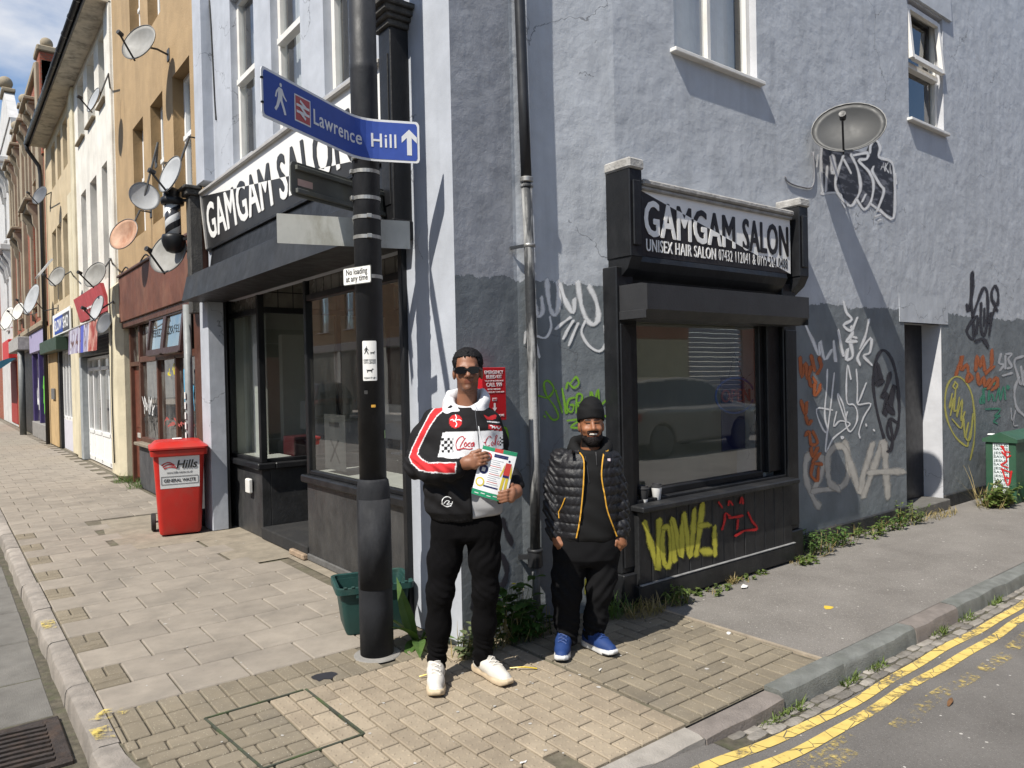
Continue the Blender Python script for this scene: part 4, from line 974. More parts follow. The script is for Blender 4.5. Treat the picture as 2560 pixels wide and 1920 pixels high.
def slat(b, y0, y1, z0, z1, n, mat, x=XR-.035):
    for i in range(n):
        mb = MB(); mb.box(x, x+.02, y0, y1, z0+(z1-z0)*i/n, z0+(z1-z0)*(i+.85)/n, .004); mb.build('shutter_slat', mat, b)
slat(b2, 15.2, 16.7, 2.35, 2.95, 8, pm('dark shutter slat', (.05, .05, .05), .5, .2, 9))
bars = [((y, .05), (y, 2.25), .07) for y in (15.35, 15.85, 16.35, 17.3, 18.2, 18.9)]+[((15.35, 2.02), (18.9, 2.02), .07), ((15.35, .66), (18.9, .66), .08), ((15.35, .08), (18.9, .08), .1), ((15.35, 2.25), (18.9, 2.25), .06)]
rc = [(a, b, c, d) for a, b in ((15.38, 15.82), (15.88, 16.32), (16.38, 17.27), (17.33, 18.17), (18.23, 18.87)) for c, d in ((.70, 1.99), (2.05, 2.22))]
sw2 = shopwin(b2, fR, rc, bars, M_pvcw, M_dglass, .12)
for a, b in ((15.38, 15.82), (15.88, 16.32), (16.38, 17.27), (17.33, 18.17), (18.23, 18.87)):
    mb = MB(); mb.box(XR+.10, XR+.13, a, b, .12, .63, .004); mb.build('door_panel', M_pvcw, sw2)
mb = MB(); mb.box(XR-.04, XR+.2, 18.95, 19.25, 0, 2.3, .01); mb.build('grey_panel', pm('grey shop panel', (.28, .30, .31), .6, .15, 8), b2)
mb = MB(); mb.box(XR-.04, XR+.2, 14.98, 15.3, 0, 2.3, .01); mb.build('grey_panel', pm('dark grey shop panel', (.10, .11, .12), .6, .2, 8), b2)
# ---- cream house
b3 = empty('cream_house', (2.7, 22, 0), 'cream rendered house between the white house and the red brick one', 'building')
h3 = [(20.45, 21.2, 7.0, 8.15), (21.6, 22.3, 7.0, 8.15), (22.75, 23.5, 7.0, 8.15), (20.75, 21.6, 3.9, 5.88), (22.0, 22.75, 3.9, 5.88), (22.95, 23.8, 3.9, 5.88)]
wall('wall', fR, 19.6, 25.1, 3.4, 8.5, h3, .28, M_crm, b3)
for q, (a, b, c, d) in enumerate(h3): window(fR, a, b, c, d, .26, b3, rails=((c+d)/2,), fm=M_pvcw, sill=0, fw=.05, curtain=M_net)
body(b3, 19.6, 25.1, 8.5, M_crm)
mb = MB(); mb.box(XR-.08, XR+.2, 19.62, 20.1, 3.0, 6.15, .02); mb.build('pilaster', M_crmp, b3)
mb = MB(); mb.box(XR-.04, XR+.2, 19.62, 20.05, 6.15, 8.45, .02); mb.build('pilaster', M_crm, b3)
mb = MB(); mb.box(XR-.05, XR+.3, 23.2, 25.1, 0, 3.4, .02); mb.build('pier', M_org, b3)
mb = MB(); mb.box(XR-.06, XR+.3, 19.63, 23.19, 2.9, 3.5, .01); mb.build('fascia', M_pvcw, b3)
mb = MB(); mb.box(XR-.04, XR+.3, 19.63, 20.6, 0, 2.9, .06); mb.build('pier', M_crmp, b3)
bars = [((y, .8), (y, 2.6), .07) for y in (20.7, 21.2, 21.75, 22.3, 22.85)]+[((20.7, .82), (22.9, .82), .09), ((20.7, 2.55), (22.9, 2.55), .08)]
sw3 = shopwin(b3, fR, [(20.73, 21.17, .86, 2.5), (21.23, 21.72, .86, 2.5), (21.78, 22.27, .86, 2.5), (22.33, 22.82, .86, 2.5)], bars, M_pvcw, M_dglass, .1)
mb = MB(); mb.box(XR+.06, XR+.2, 20.65, 22.9, 0, .78, .01); mb.build('stall_riser', pm('pale lilac riser', (.55, .54, .60), .6, .08, 6), b3)
mb = MB(); mb.box(XR-.02, XR+.2, 22.9, 23.2, 0, 2.6, .006); mb.build('dark_jamb', M_blk, b3)
mb = MB(); mb.box(XR-.10, XR-.06, 23.5, 24.1, 1.3, 1.6, .006); mb.build('intercom', pm('intercom steel', (.2, .2, .2), .5, .3, 60, metal=.5), b3)
mb = MB(); mb.bar((XR-.14, 22.98, 5.0), (XR-.45, 22.98, 4.55), .05, .8, (0, 1, 0)); mb.build('open_casement', M_pvcw, b3)
# eaves shared by the two
ev = empty('eaves_gutter', (2.3, 20, 8.4), 'black gutter and flaking soffit along the white and cream houses', 'gutter')
mb = MB(); mb.box(2.20, XR+.25, 14.66, 24.75, 8.46, 8.50); mb.build('soffit', M_soff, ev)
mb = MB(); mb.box(2.17, 2.20, 14.66, 24.75, 8.43, 8.60); mb.build('fascia_board', M_gut, ev)
mb = MB(); mb.tube([(2.12, 14.66, 8.55), (2.12, 24.8, 8.52)], .062, 10); mb.build('gutter', M_gut, ev, True)
for i in range(12):
    mb = MB(); mb.lathe([(.07, -.025), (.07, .025)], Matrix.Translation((2.12, 15.0+i*.85, 8.545)) @ Matrix.Rotation(math.pi/2, 4, 'X'), 10); mb.build('bracket', M_gut, ev)
mb = MB(); mb.tube([(2.12, 24.75, 8.5), (2.15, 24.8, 8.35), (2.42, 24.85, 7.95), (2.45, 24.85, 7.7), (2.45, 24.85, 0)], .055, 10); mb.build('downpipe', M_gut, ev, True)
# ---- brick house with hoods and ball finials
b4 = empty('brick_house', (2.7, 30, 0), 'red brick house with stone window hoods and ball finials', 'building')
h4 = [(26.6, 27.4, 8.0, 9.9), (28.9, 29.7, 8.0, 9.9), (31.9, 32.7, 8.0, 9.9), (34.4, 35.2, 8.0, 9.9), (27.2, 28.6, 4.2, 7.0), (32.4, 33.8, 4.2, 7.0)]
wall('wall', fR, 25.1, 36, 3.4, 11.1, h4, .2, M_brk, b4)
for (a, b, c, d) in h4:
    window(fR, a, b, c, d, .18, b4, rails=((c+d)/2,), fm=M_pvcw, sill=.1, sm=M_stone, fw=.06, curtain=M_net)
    for u in (a-.16, b+.16):
        mb = MB(); mb.box(XR-.09, XR+.05, u-.09, u+.09, c-.4, d+.1, .02); mb.build('stone_jamb', M_stone, b4)
    mb = MB(); mb.box(XR-.38, XR+.05, a-.4, b+.4, d+.36, d+.46, .02); mb.box(XR-.26, XR+.05, a-.33, b+.33, d+.27, d+.36, .02); hd = mb.build('window_hood', M_stone, b4)
    for u in (a-.16, b+.16):
        pr = [(XR, u-.1, d+.27), (XR-.30, u-.1, d+.27), (XR-.28, u-.1, d+.10), (XR-.17, u-.1, d-.05), (XR-.15, u-.1, d-.3), (XR-.06, u-.1, d-.5), (XR, u-.1, d-.52)]
        mb = MB(); mb.prism(pr, (0, .2, 0)); mb.build('scroll_bracket', M_stone, b4)
for y in (25.5, 30.7, 35.8):
    mb = MB(); mb.box(XR-.14, XR+.05, y-.2, y+.2, 3.4, 11.1, .02); mb.build('stone_pilaster', M_stone, b4)
mb = MB(); mb.box(XR-.12, XR+.25, 25.9, 36, 11.1, 11.3, .03); mb.build('coping', M_stone, b4)
mb = MB(); mb.box(XR-.05, XR+.5, 25.1, 25.9, 8.4, 11.35, .01); mb.build('end_pier', M_brk, b4)
mb = MB(); mb.box(XR-.12, XR+.56, 25.03, 25.97, 11.35, 11.52, .03); mb.build('pier_cap', M_stone, b4)
sidewall(b4, 25.1, XR, XR+6, 8.4, 11.1, M_brk); body(b4, 25.1, 36, 11.0, M_brk)
def ball(b, x, y, z, r):
    mb = MB(); mb.lathe([(max(.001, r*math.sin(math.pi*i/10)), z-r*math.cos(math.pi*i/10)) for i in range(11)], Matrix.Translation((x, y, 0)), 16)
    mb.lathe([(r*.5, z-r*1.35), (r*.3, z-r*1.15), (r*.35, z-r*.9)], Matrix.Translation((x, y, 0)), 12); o = mb.build('ball_finial', M_stone, b, True)
ball(b4, 2.76, 25.5, 11.75, .17); ball(b4, 2.6, 30.5, 11.62, .18); ball(b4, 2.6, 33.8, 11.62, .18)
mb = MB(); mb.box(XR-.2, XR+.2, 30.3, 30.7, 11.3, 11.42, .02); mb.box(XR-.2, XR+.2, 33.6, 34.0, 11.3, 11.42, .02); mb.pieces('finial_base', M_stone, b4)
# shopfronts of the brick house
M_pur = pm('purple shop paint', (.045, .03, .12), .4, .2, 5); M_lil = pm('lilac fascia', (.33, .30, .45), .6, .1, 5)
mb = MB(); mb.box(XR-.12, XR+.2, 25.5, 29.6, 2.75, 3.4, .02); mb.build('fascia', M_lil, b4)
mb = MB(); mb.box(XR-.2, XR+.2, 25.3, 36, 3.4, 3.6, .04); mb.build('shop_cornice', M_stone, b4)
for (a, b) in ((25.5, 25.75), (27.4, 27.65), (29.3, 29.6)): mb = MB(); mb.box(XR-.06, XR+.2, a, b, .5, 2.75, .01); mb.build('shop_post', M_pur, b4)
mb = MB(); mb.box(XR-.1, XR+.3, 25.5, 29.6, 0, .5, .02); mb.build('stall_riser', pm('grey stone riser', (.22, .21, .2), .8, .2, 6), b4)
for (a, b) in ((25.75, 27.4), (27.65, 29.3)): mb = MB(); mb.quad((XR+.05, a, .5), (XR+.05, b, .5), (XR+.05, b, 2.75), (XR+.05, a, 2.75)); mb.build('pane', M_dglass, b4)
scrawl(b4, fR, 25.9, 27.3, .8, 2.4, spray('lime spray', (.16, .55, .06)), 6, .16, 21, 'shop_scrawl'); scrawl(b4, fR, 27.8, 29.2, .7, 2.0, MATS['white spray'], 6, .16, 22, 'shop_scrawl')
mb = MB(); mb.box(XR-.02, XR+.2, 29.7, 33.5, 0, 2.9, .01); mb.build('dark_shutter', M_blk, b4)
mb = MB(); mb.box(XR-.45, XR+.2, 29.7, 33.6, 2.9, 3.35, .02); mb.build('shop_canopy', M_pale, b4)
mb = MB(); mb.box(XR-.02, XR+.2, 33.5, 36, 0, 2.9, .01); mb.build('brown_door', pm('orange brown door', (.30, .11, .03), .5, .2, 5), b4)
# ---- white gabled house and the far end
b5 = empty('white_gabled_house', (2.7, 40, 0), 'white gabled house with a ball finial beyond the brick house', 'building')
M_wh2 = render_mat('painted white stone', (.50, .49, .48), (.30, .29, .28), .5)
h5 = [(37.0, 38.0, 8.2, 10.6), (39.6, 40.6, 8.2, 10.6), (37.0, 38.0, 4.2, 7.0), (39.6, 40.6, 4.2, 7.0)]
wall('wall', fR, 36, 45, 0, 12.6, h5, .2, M_wh2, b5); body(b5, 36, 45, 12.4, M_wh2)
for (a, b, c, d) in h5:
    window(fR, a, b, c, d, .18, b5, rails=((c+d)/2,), fm=M_pvcw, sill=.1, fw=.06)
    mb = MB(); mb.box(XR-.45, XR+.05, a-.4, b+.4, d+.3, d+.55, .03); mb.build('window_hood', M_wh2, b5)
    for u in (a-.16, b+.16):
        pr = [(XR, u-.12, d+.3), (XR-.36, u-.12, d+.3), (XR-.3, u-.12, d+.05), (XR-.15, u-.12, d-.2), (XR-.08, u-.12, d-.6), (XR, u-.12, d-.6)]
        mb = MB(); mb.prism(pr, (0, .24, 0)); mb.build('scroll_bracket', M_wh2, b5)
mb = MB(); mb.prism([(XR-.05, 36.05, 12.6), (XR-.05, 44.9, 12.6), (XR-.05, 39.2, 14.3), (XR-.05, 38.2, 14.3)], (.35, 0, 0)); mb.build('gable', M_wh2, b5)
mb = MB(); mb.box(XR-.15, XR+.35, 38.0, 39.4, 14.3, 14.45, .03); mb.build('gable_cap', M_stone, b5); ball(b5, 2.62, 38.7, 14.85, .28)
sidewall(b5, 36.0, XR, XR+6, 11, 12.6, M_wh2)
mb = MB(); mb.box(XR-.3, XR+.1, 36.1, 39.5, 2.8, 3.6, .02); mb.build('shop_fascia', pm('bright red fascia', (.5, .03, .03), .5, .1, 5), b5)
mb = MB(); mb.box(XR-.04, XR+.1, 36.3, 39.3, .1, 2.7, .02); mb.build('shop_shutter', pm('dull red shutter', (.28, .03, .025), .6, .15, 5), b5)
aw = MB()
for i in range(8):
    a0, a1 = math.pi/2*i/8, math.pi/2*(i+1)/8
    aw.add([(XR, 36.1, 2.85), (XR-.95*math.sin(a0), 36.1, 2.85-.75*(1-math.cos(a0))*0+.0-.75*(1-math.cos(a0))-.0), (XR-.95*math.sin(a1), 36.1, 2.85-.75*(1-math.cos(a1))), (XR-.95*math.sin(a1), 39.0, 2.85-.75*(1-math.cos(a1))), (XR-.95*math.sin(a0), 39.0, 2.85-.75*(1-math.cos(a0)))], [(0, 1, 2), (1, 4, 3, 2)])
awn = aw.build('shop_awning', pm('blue awning cloth', (.03, .16, .26), .7, .1, 6), None); tag(awn, 'blue fan shaped awning far along the street', 'awning')
b6 = empty('far_terrace', (2.7, 60, 0), 'brown terrace closing the far end of the street', 'building')
h6 = [(a, a+1.2, c, c+2) for a in (47, 50, 53, 56, 59) for c in (4.2, 7.6)]
wall('wall', fR, 45, 62, 0, 10.5, h6, .2, M_brk, b6); body(b6, 45, 62, 10.4, M_brk)
for (a, b, c, d) in h6: window(fR, a, b, c, d, .18, b6, fm=M_pvcw, sill=.1, fw=.08)
wall('wall', lambda u, v, d=0: Vector((u, 90+d, v)), -40, 14, 0, 9, [], 0, M_whr, b6)
# ---- signs and banners on the row
sg = empty('slow_sign', (2.5, 21.3, 3), 'white fascia board with blue SLOW lettering on the cream house', 'sign')
mb = MB(); mb.box(2.44, 2.47, 19.7, 22.9, 2.96, 3.52, .004); mb.build('board', M_pvcw, sg)
mb = MB(); mb.box(2.432, 2.44, 20.95, 22.5, 3.0, 3.42); mb.build('panel', flat('sign blue', (.03, .07, .32)), sg); mb = MB(); mb.box(2.432, 2.44, 19.8, 20.9, 3.0, 3.42); mb.build('panel', flat('sign dark', (.06, .06, .07)), sg)
text('SLOW', frame((2.428, 22.4, 3.08), (0, -1, 0), (0, 0, 1)), .38, M_pvcw, sg, bold=.02, width=1.35); text('SHO', frame((2.428, 20.85, 3.08), (0, -1, 0), (0, 0, 1)), .38, M_pvcw, sg, bold=.02, width=.95)
mb = MB(); mb.box(2.32, 2.58, 21.3, 25.0, 2.57, 2.90, .01); gs = mb.build('shutter_box', pm('dark green box', (.03, .055, .035), .5, .2, 5), None); tag(gs, 'dark green shutter box below the SLOW sign', 'shutter box')
rs_ = empty('red_sign', (2.45, 16, 3), 'red shop sign on the white house behind the satellite dishes', 'sign')
mb = MB(); mb.prism([(2.46, 15.0, 3.03), (2.34, 15.0, 3.52), (2.40, 15.0, 3.52), (2.52, 15.0, 3.03)], (0, 3.3, 0)); mb.build('board', pm('faded red sign', (.46, .07, .08), .5, .15, 4), rs_)
text('MOBILE', frame((2.395, 17.4, 3.2), (0, -1, 0), (.12, 0, -.49*-1)), .30, M_pvcw, rs_, width=1.1)
bn = empty('poster_banner', (2.3, 17, 2.3), 'striped purple and red photo banner hung over the white shop doors', 'banner')
k = NT('banner print'); sp = k.n('ShaderNodeSeparateXYZ'); k.l(k.pos, sp.inputs[0]); q = k.n('ShaderNodeTexNoise'); q.noise_dimensions = '1D'; q.inputs['Scale'].default_value = 7; k.l(sp.outputs['Y'], q.inputs['W'])
c = k.mix(k.ramp(q.outputs['Fac'], .35, .65), (.16, .12, .22), (.55, .55, .62)); c = k.mix(k.math('GREATER_THAN', k.noise(6, 3), .58), c, (.12, .06, .05))
c = k.mix(k.math('LESS_THAN', sp.outputs['Y'], 16.2), c, k.mix(k.ramp(k.noise(3.5, 5), .4, .6), (.28, .05, .04), (.5, .3, .25))); c = k.mix(k.math('MULTIPLY', k.math('GREATER_THAN', sp.outputs['Y'], 16.9), k.math('LESS_THAN', sp.outputs['Y'], 17.3)), c, (.08, .10, .42))
M_ban = k.fin(c, .6, None, 0, .3); mb = MB(); n = 12
for i in range(n):
    a, b = 15.25+3.75*i/n, 15.25+3.75*(i+1)/n; mb.quad((2.30+.02*math.sin(i*1.3), a, 2.32+.004*i), (2.30+.02*math.sin(i*1.3+1.3), b, 2.32+.004*i), (2.33, b, 2.90), (2.33, a, 2.90))
mb.build('sheet', M_ban, bn); mb = MB(); mb.tube([(2.33, 15.2, 2.905), (2.33, 19.05, 2.905)], .014, 8); mb.build('rod', M_alu, bn)
lp = empty('grey_lamp_column', (2.2, 30.3, 0), 'grey lamp column before the dark shop shutter far along the street', 'lamp post')
mb = MB(); mb.tube([(2.28, 30.4, 0), (2.28, 30.4, 3.0)], .10, 12); mb.build('shaft', pm('column grey', (.16, .17, .17), .5, .15, 6), lp, True)
# ---------------------------------------------------------------- satellite dishes: all look the same way up into the sky
DD = Vector((-.86, -.42, .30)).normalized()
def dish(px, py, X, wpx, mat, label, wall_pt=None, hr=1.08, lnb=True, turn=0.0, group='satellite dishes on the walls', onB=False, armmat=None, roll=0.0):
    c = at_y(px, py, X) if onB else at_x(px, py, X); depth = (c-CAM).dot(FW); w_ = wpx*depth/CF
    d = Matrix.Rotation(math.radians(turn), 3, 'Z') @ DD; sx = d.cross(Vector((0, 0, 1))).normalized(); sy = sx.cross(d)
    if roll: q = Matrix.Rotation(math.radians(roll), 3, d); sx = q @ sx; sy = q @ sy
    r = empty('satellite_dish', c, label, 'satellite dish', group)
    a, b = w_/2, w_/2*hr; dp = w_*.115; mb = MB(); n, m = 28, 6
    def P(i, k_, t): 
        rr = i/m; x, y = a*rr*math.cos(2*math.pi*k_/n), b*rr*math.sin(2*math.pi*k_/n); return c+sx*x+sy*y+d*(dp*rr*rr-dp*.6-t)
    vs = []
    for t in (0, .012):
        for i in range(m+1):
            for k_ in range(n): vs.append(P(i, k_, t))
    S = (m+1)*n; fs = []
    for i in range(m):
        for k_ in range(n):
            k2 = (k_+1) % n; fs.append((i*n+k_, (i+1)*n+k_, (i+1)*n+k2, i*n+k2)); fs.append((S+i*n+k_, S+i*n+k2, S+(i+1)*n+k2, S+(i+1)*n+k_))
    for k_ in range(n): k2 = (k_+1) % n; fs.append((m*n+k_, S+m*n+k_, S+m*n+k2, m*n+k2))
    mb.add(vs, fs); mb.build('reflector', mat, r, True)
    rim = MB(); rim.tube([c+sx*a*math.cos(2*math.pi*k_/n)+sy*b*math.sin(2*math.pi*k_/n)+d*dp*.4 for k_ in range(n+1)], .006, 5, False); rim.build('rim', pm('dish rim', (.12, .12, .12), .5, .2, 9), r)
    if lnb:
        foot = c-sy*b*.98+d*dp*.3; tip = c-sy*b*.34+d*w_*.50; am = armmat or pm('dish arm', (.03, .03, .032), .5, .2, 9)
        mb = MB(); mb.bar(foot-d*.04, tip-sy*.02, .014, .020, sy); mb.build('arm', am, r)
        mb = MB(); mb.bar(tip-d*.03, tip+d*.05, .05, .05, sy, .01); mb.lathe([(.022, 0), (.030, .03), (.030, .05)], frame(tip, sx, sy).to_4x4() @ Matrix.Rotation(math.pi, 4, 'X'), 10); mb.build('receiver', am, r)
    # bracket back to the wall
    wp = Vector(wall_pt) if wall_pt is not None else (Vector((c.x+.1, ywall(c.x), c.z)) if onB else Vector((XR, c.y-.05, c.z)))
    bk = c-d*(dp*.6+.02); el = Vector(((bk.x+wp.x)/2, bk.y, wp.z)) if not onB else Vector((bk.x, (bk.y+wp.y)/2, wp.z))
    mb = MB(); mb.tube([bk, el, wp], .014, 8); mb.build('wall_bracket', pm('bracket steel', (.07, .07, .07), .5, .3, 9, metal=.3), r)
    mb = MB(); nn = Vector((0, 1, 0)) if onB else Vector((1, 0, 0)); mb.obox(Matrix.Translation(wp-nn*.006), (.14, .012, .16) if onB else (.012, .12, .16), .003); mb.build('wall_plate', MATS['bracket steel'], r)
    return r
M_dg = pm('weathered grey dish', (.24, .235, .22), .6, .2, 5, dirt=(.14, .125, .10), damt=.5, ds=4); M_dl = pm('pale grey dish', (.36, .37, .38), .5, .12, 5)
M_dd = pm('dark grey dish', (.10, .105, .115), .5, .15, 5); M_dr = pm('rusty dish', (.40, .24, .16), .65, .3, 5, dirt=(.24, .08, .03), damt=.8, ds=6); M_dw = pm('white dish', (.58, .57, .53), .5, .1, 5)
dish(350, 108, 2.20, 104, M_dg, 'weathered grey dish high on the ochre wall, topmost of the dishes', (XR, 10.75, 6.15), hr=.95, turn=6, roll=-8)
dish(236, 251, 2.18, 60, M_dl, 'pale grey dish high on the white house below its eaves', (XR, 14.9, 6.95), hr=1.1, turn=-14)
dish(428, 437, 2.20, 88, M_dl, 'pale grey dish just above the striped barber pole', (XR, 9.2, 4.6), hr=1.12, turn=-10)
dish(101, 489, 2.15, 54, M_dd, 'dark grey dish on the upper wall of the cream house', (XR, 24.0, 6.6), hr=.9)
dish(312, 587, 2.20, 92, M_dr, 'rust stained dish on the ochre house wall', (XR, 12.0, 4.25), hr=.9, lnb=False, turn=4)
dish(424, 634, 2.22, 114, M_dg, 'large grey dish below the striped barber pole', (XR-.1, 9.6, 3.3), hr=.95, turn=5, roll=-6)
dish(144, 692, 2.12, 60, M_dg, 'dull grey dish over the SLOW sign on the cream house', (XR, 19.9, 4.2), hr=.85)
dish(240, 688, 2.16, 78, M_dg, 'wide grey dish above the red sign on the white house', (XR, 15.1, 3.85), hr=.85)
dish(81, 749, 2.10, 62, M_dl, 'tall pale grey dish on a bent pipe left of the SLOW sign', (XR, 22.9, 3.75), hr=1.3, turn=-6)
dish(20, 797, 2.05, 50, M_dw, 'cream white dish with a small blue mark, leftmost of the dishes', (XR, 33, 4.3), hr=1.25)
dish(46, 779, 2.12, 44, M_dw, 'white dish half hidden between its two neighbours far left', (XR, 27.5, 4.0), hr=1.05)
dish(244, 771, 2.15, 58, M_dl, 'grey dish hanging over the photo banner', (XR, 15.0, 3.1), hr=1.15, turn=-10)
dish(262, 808, 2.35, 54, M_dd, 'dark dish tucked behind the photo banner', (XR, 15.2, 2.75), hr=1.0, lnb=False)
dish(361, 492, 2.20, 70, M_dl, 'dish seen edge on beside the ochre wall windows', (XR, 11.6, 4.9), hr=1.1, turn=62, lnb=False)
dish(2121, 322, 3.42, 172, M_dd.copy() if False else pm('side dish grey', (.045, .046, .047), .55, .12, 5), 'mid grey dish on the blue grey side wall above the graffiti', (6.85, 3.78, 4.02), hr=.78, onB=True, turn=-4, roll=-9, group=None)
text('S HI', frame(at_x(8, 790, 2.02), (.2, -.95, 0), (0, 0, 1)), .22, flat('dish print blue', (.05, .08, .3)), None, 'lettering') if False else None
# ================================================================ street furniture
PX_, PY_ = 2.093, 4.092
M_pole = pm('dark grey column paint', (.017, .018, .021), .55, .25, 5, .0012, 60, spec=.35, dirt=(.075, .075, .08), damt=.4, ds=5)
M_steel = pm('stainless band', (.34, .335, .32), .45, .15, 20, metal=.7)
po = empty('lamp_column', (PX_, PY_, 0), 'tall dark grey steel lamp column on the pavement corner', 'lamp post')
TP = Matrix.Translation((PX_, PY_, 0))
mb = MB(); mb.lathe([(.0825, 1.06), (.0825, 3.56), (.0835, 3.565), (.0835, 3.60), (.0815, 3.605), (.079, 7.5)], TP, 32); mb.build('shaft', M_pole, po, True)
mb = MB(); mb.lathe([(.102, -.01), (.103, .3), (.102, .40), (.104, .42), (.102, .98), (.101, 1.02), (.094, 1.07), (.084, 1.085)], TP, 32); mb.build('base_tube', pm('matte column base paint', (.016, .017, .020), .72, .25, 5, .0015, 60, spec=.25, dirt=(.06, .06, .064), damt=.45, ds=5), po, True)
mb = MB(); n = 14; vs = []
dcam = math.atan2(-PY_, -PX_)
for i in range(n+1):
    a = dcam-1.05+2.3*i/n
    for z in (.42, .965): vs.append((PX_+.1065*math.cos(a), PY_+.1065*math.sin(a), z))
mb.add(vs, [(2*i, 2*i+2, 2*i+3, 2*i+1) for i in range(n)]); o = mb.build('access_door', MATS['matte column base paint'], po, True)
md = o.modifiers.new('s', 'SOLIDIFY'); md.thickness = .004; md.offset = -1
mb = MB(); mb.lathe([(.145, -.002), (.140, .003), (.11, .008), (.103, .010)], TP, 24); mb.build('cement_collar', pm('column cement', (.22, .21, .195), .9, .2, 9, .004), po)
def band(z, par=None, gap=.5):
    mb = MB(); mb.lathe([(.0835, z-.011), (.0865, z-.011), (.0865, z+.011), (.0835, z+.011)], TP, 28, False)
    a = dcam+gap; mb.obox(Matrix.Translation((PX_+.092*math.cos(a), PY_+.092*math.sin(a), z)) @ Matrix.Rotation(a, 4, 'Z'), (.02, .03, .026), .003); return mb.build('clamp_band', M_steel, par)
def poleZ(py): return at_x(918, py, 2.03).z
# generic bent sign: path in plan, height h
def bent(path, z, h, n=24, rad=.12):
    P = [Vector((p[0], p[1], 0)) for p in path]; pts = []
    if len(P) == 3:
        a = (P[0]-P[1]).normalized(); b = (P[2]-P[1]).normalized(); s_, e = P[1]+a*rad, P[1]+b*rad
        pts = [P[0]+(s_-P[0])*i/8 for i in range(8)]+[(s_*(1-t)+P[1]*t)*(1-t)+(P[1]*(1-t)+e*t)*t for t in [i/8 for i in range(8)]]+[e+(P[2]-e)*i/8 for i in range(9)]
    else: pts = [P[0]+(P[1]-P[0])*i/8 for i in range(9)]
    L_ = [0]
    for a, b in zip(pts, pts[1:]): L_.append(L_[-1]+(b-a).length)
    def fn(s_, t, d=0):
        s2 = min(max(s_, 0), L_[-1]); i = 0
        while i < len(L_)-2 and L_[i+1] < s2: i += 1
        f = (s2-L_[i])/(L_[i+1]-L_[i]); p = pts[i].lerp(pts[i+1], f)
        tg = (pts[min(i+1, len(pts)-1)]-pts[i]).normalized(); nn = Vector((tg.y, -tg.x, 0))   # towards the viewer
        return p+nn*d+Vector((0, 0, z+t))
    return fn, L_[-1]
def sheet(fn, s0, s1, t0, t1, d0, d1, r=0.02, n=30):
    """slab of a bent sign with rounded corners"""
    mb = MB(); cols = [s0+(s1-s0)*i/n for i in range(n+1)]; cols = sorted(set(cols+[s0+r*.3, s0+r*.7, s0+r, s1-r, s1-r*.7, s1-r*.3])); vs = []
    for s_ in cols:
        e = min(s_-s0, s1-s_); c = 0 if e >= r else r-math.sqrt(max(0, r*r-(r-e)**2))
        for (t, d) in ((t0+c, d1), (t1-c, d1), (t1-c, d0), (t0+c, d0)): vs.append(fn(s_, t, d))
    fs = []
    for i in range(len(cols)-1):
        b = 4*i; fs += [(b, b+4, b+5, b+1), (b+1, b+5, b+6, b+2), (b+2, b+6, b+7, b+3), (b+3, b+7, b+4, b)]
    m = 4*(len(cols)-1); fs += [(0, 1, 2, 3), (m+3, m+2, m+1, m)]
    mb.add(vs, fs); return mb
def poly(fn, pts, mat, par, d=.003, name='symbol', th=.0012):
    p = [fn(a, b, d) for a, b in pts]; n = len(p); mb = MB(); mb.add(p, [tuple(range(n))]); return mb.build(name, mat, par)
# ---- blue direction sign
bs = empty('direction_sign', (2.0, 4.0, 3.0), 'bent blue pedestrian direction sign to Lawrence Hill on the lamp column', 'sign')
M_sb = pm('sign blue', (.004, .082, .42), .35, .06, 4, spec=.4, dirt=(.01, .05, .28), damt=.3, ds=3); M_sw = pm('sign white', (.66, .66, .66), .35, .06, 6); M_srd = flat('sign red', (.40, .05, .045), .35)
fS, LS = bent([(1.282, 3.590), (2.0095, 4.000), (2.337, 3.860)], 2.995, .25)
sheet(fS, 0, LS, 0, .25, -.004, 0, .022).build('plate', M_sw, bs); sheet(fS, .014, LS-.014, .014, .236, 0, .0015, .016).build('face', M_sb, bs)
def man_sym(u, v, s_):
    P = lambda q: [(u+a*s_, v+b*s_) for a, b in q]
    return [P([(.02*math.cos(i*.785)+.03, .93+.05*math.sin(i*.785)*1.4) for i in range(8)]) if False else P([(.03+.06*math.cos(i*.785), .93+.07*math.sin(i*.785)) for i in range(8)]),
            P([(-.06, .84), (.10, .82), (.20, .62), (.32, .50), (.28, .46), (.14, .58), (.10, .62), (.10, .45), (.22, .20), (.28, .02), (.18, .0), (.11, .18), (.0, .40), (-.09, .2), (-.22, .02), (-.30, .08), (-.20, .22), (-.12, .48), (-.10, .70), (-.16, .60), (-.20, .46), (-.26, .48), (-.20, .68)])]
for q in man_sym(.135, .055, .155): poly(fS, q, M_sw, bs, .0028, 'walking_figure')
sheet(fS, .245, .375, .055, .195, .0016, .0028, .002, 6).build('rail_panel', M_sw, bs); sheet(fS, .252, .368, .062, .188, .0029, .0036, .002, 6).build('rail_panel', M_srd, bs)
rl = MB()
for (a, b) in (((.258, .108), (.362, .108)), ((.258, .142), (.362, .142))): rl.bar(fS(a[0], a[1], .0046), fS(b[0], b[1], .0046), .0015, .013)
for (a, b) in (((.285, .168), (.335, .142)), ((.285, .142), (.335, .108)), ((.285, .108+.0), (.33, .082))): rl.bar(fS(a[0], a[1], .0058), fS(b[0], b[1], .0058), .0015, .013)
rl.build('rail_emblem', M_sw, bs)
text('Lawrence', None, .115, M_sw, bs, bold=.010, fn=lambda v: fS(.40+v.x*1.0, .085+v.y, .003+v.z), width=.425, space=1.08)
text('Hill', None, .115, M_sw, bs, bold=.010, fn=lambda v: fS(.885+v.x, .085+v.y, .003+v.z), width=.15, space=1.08)
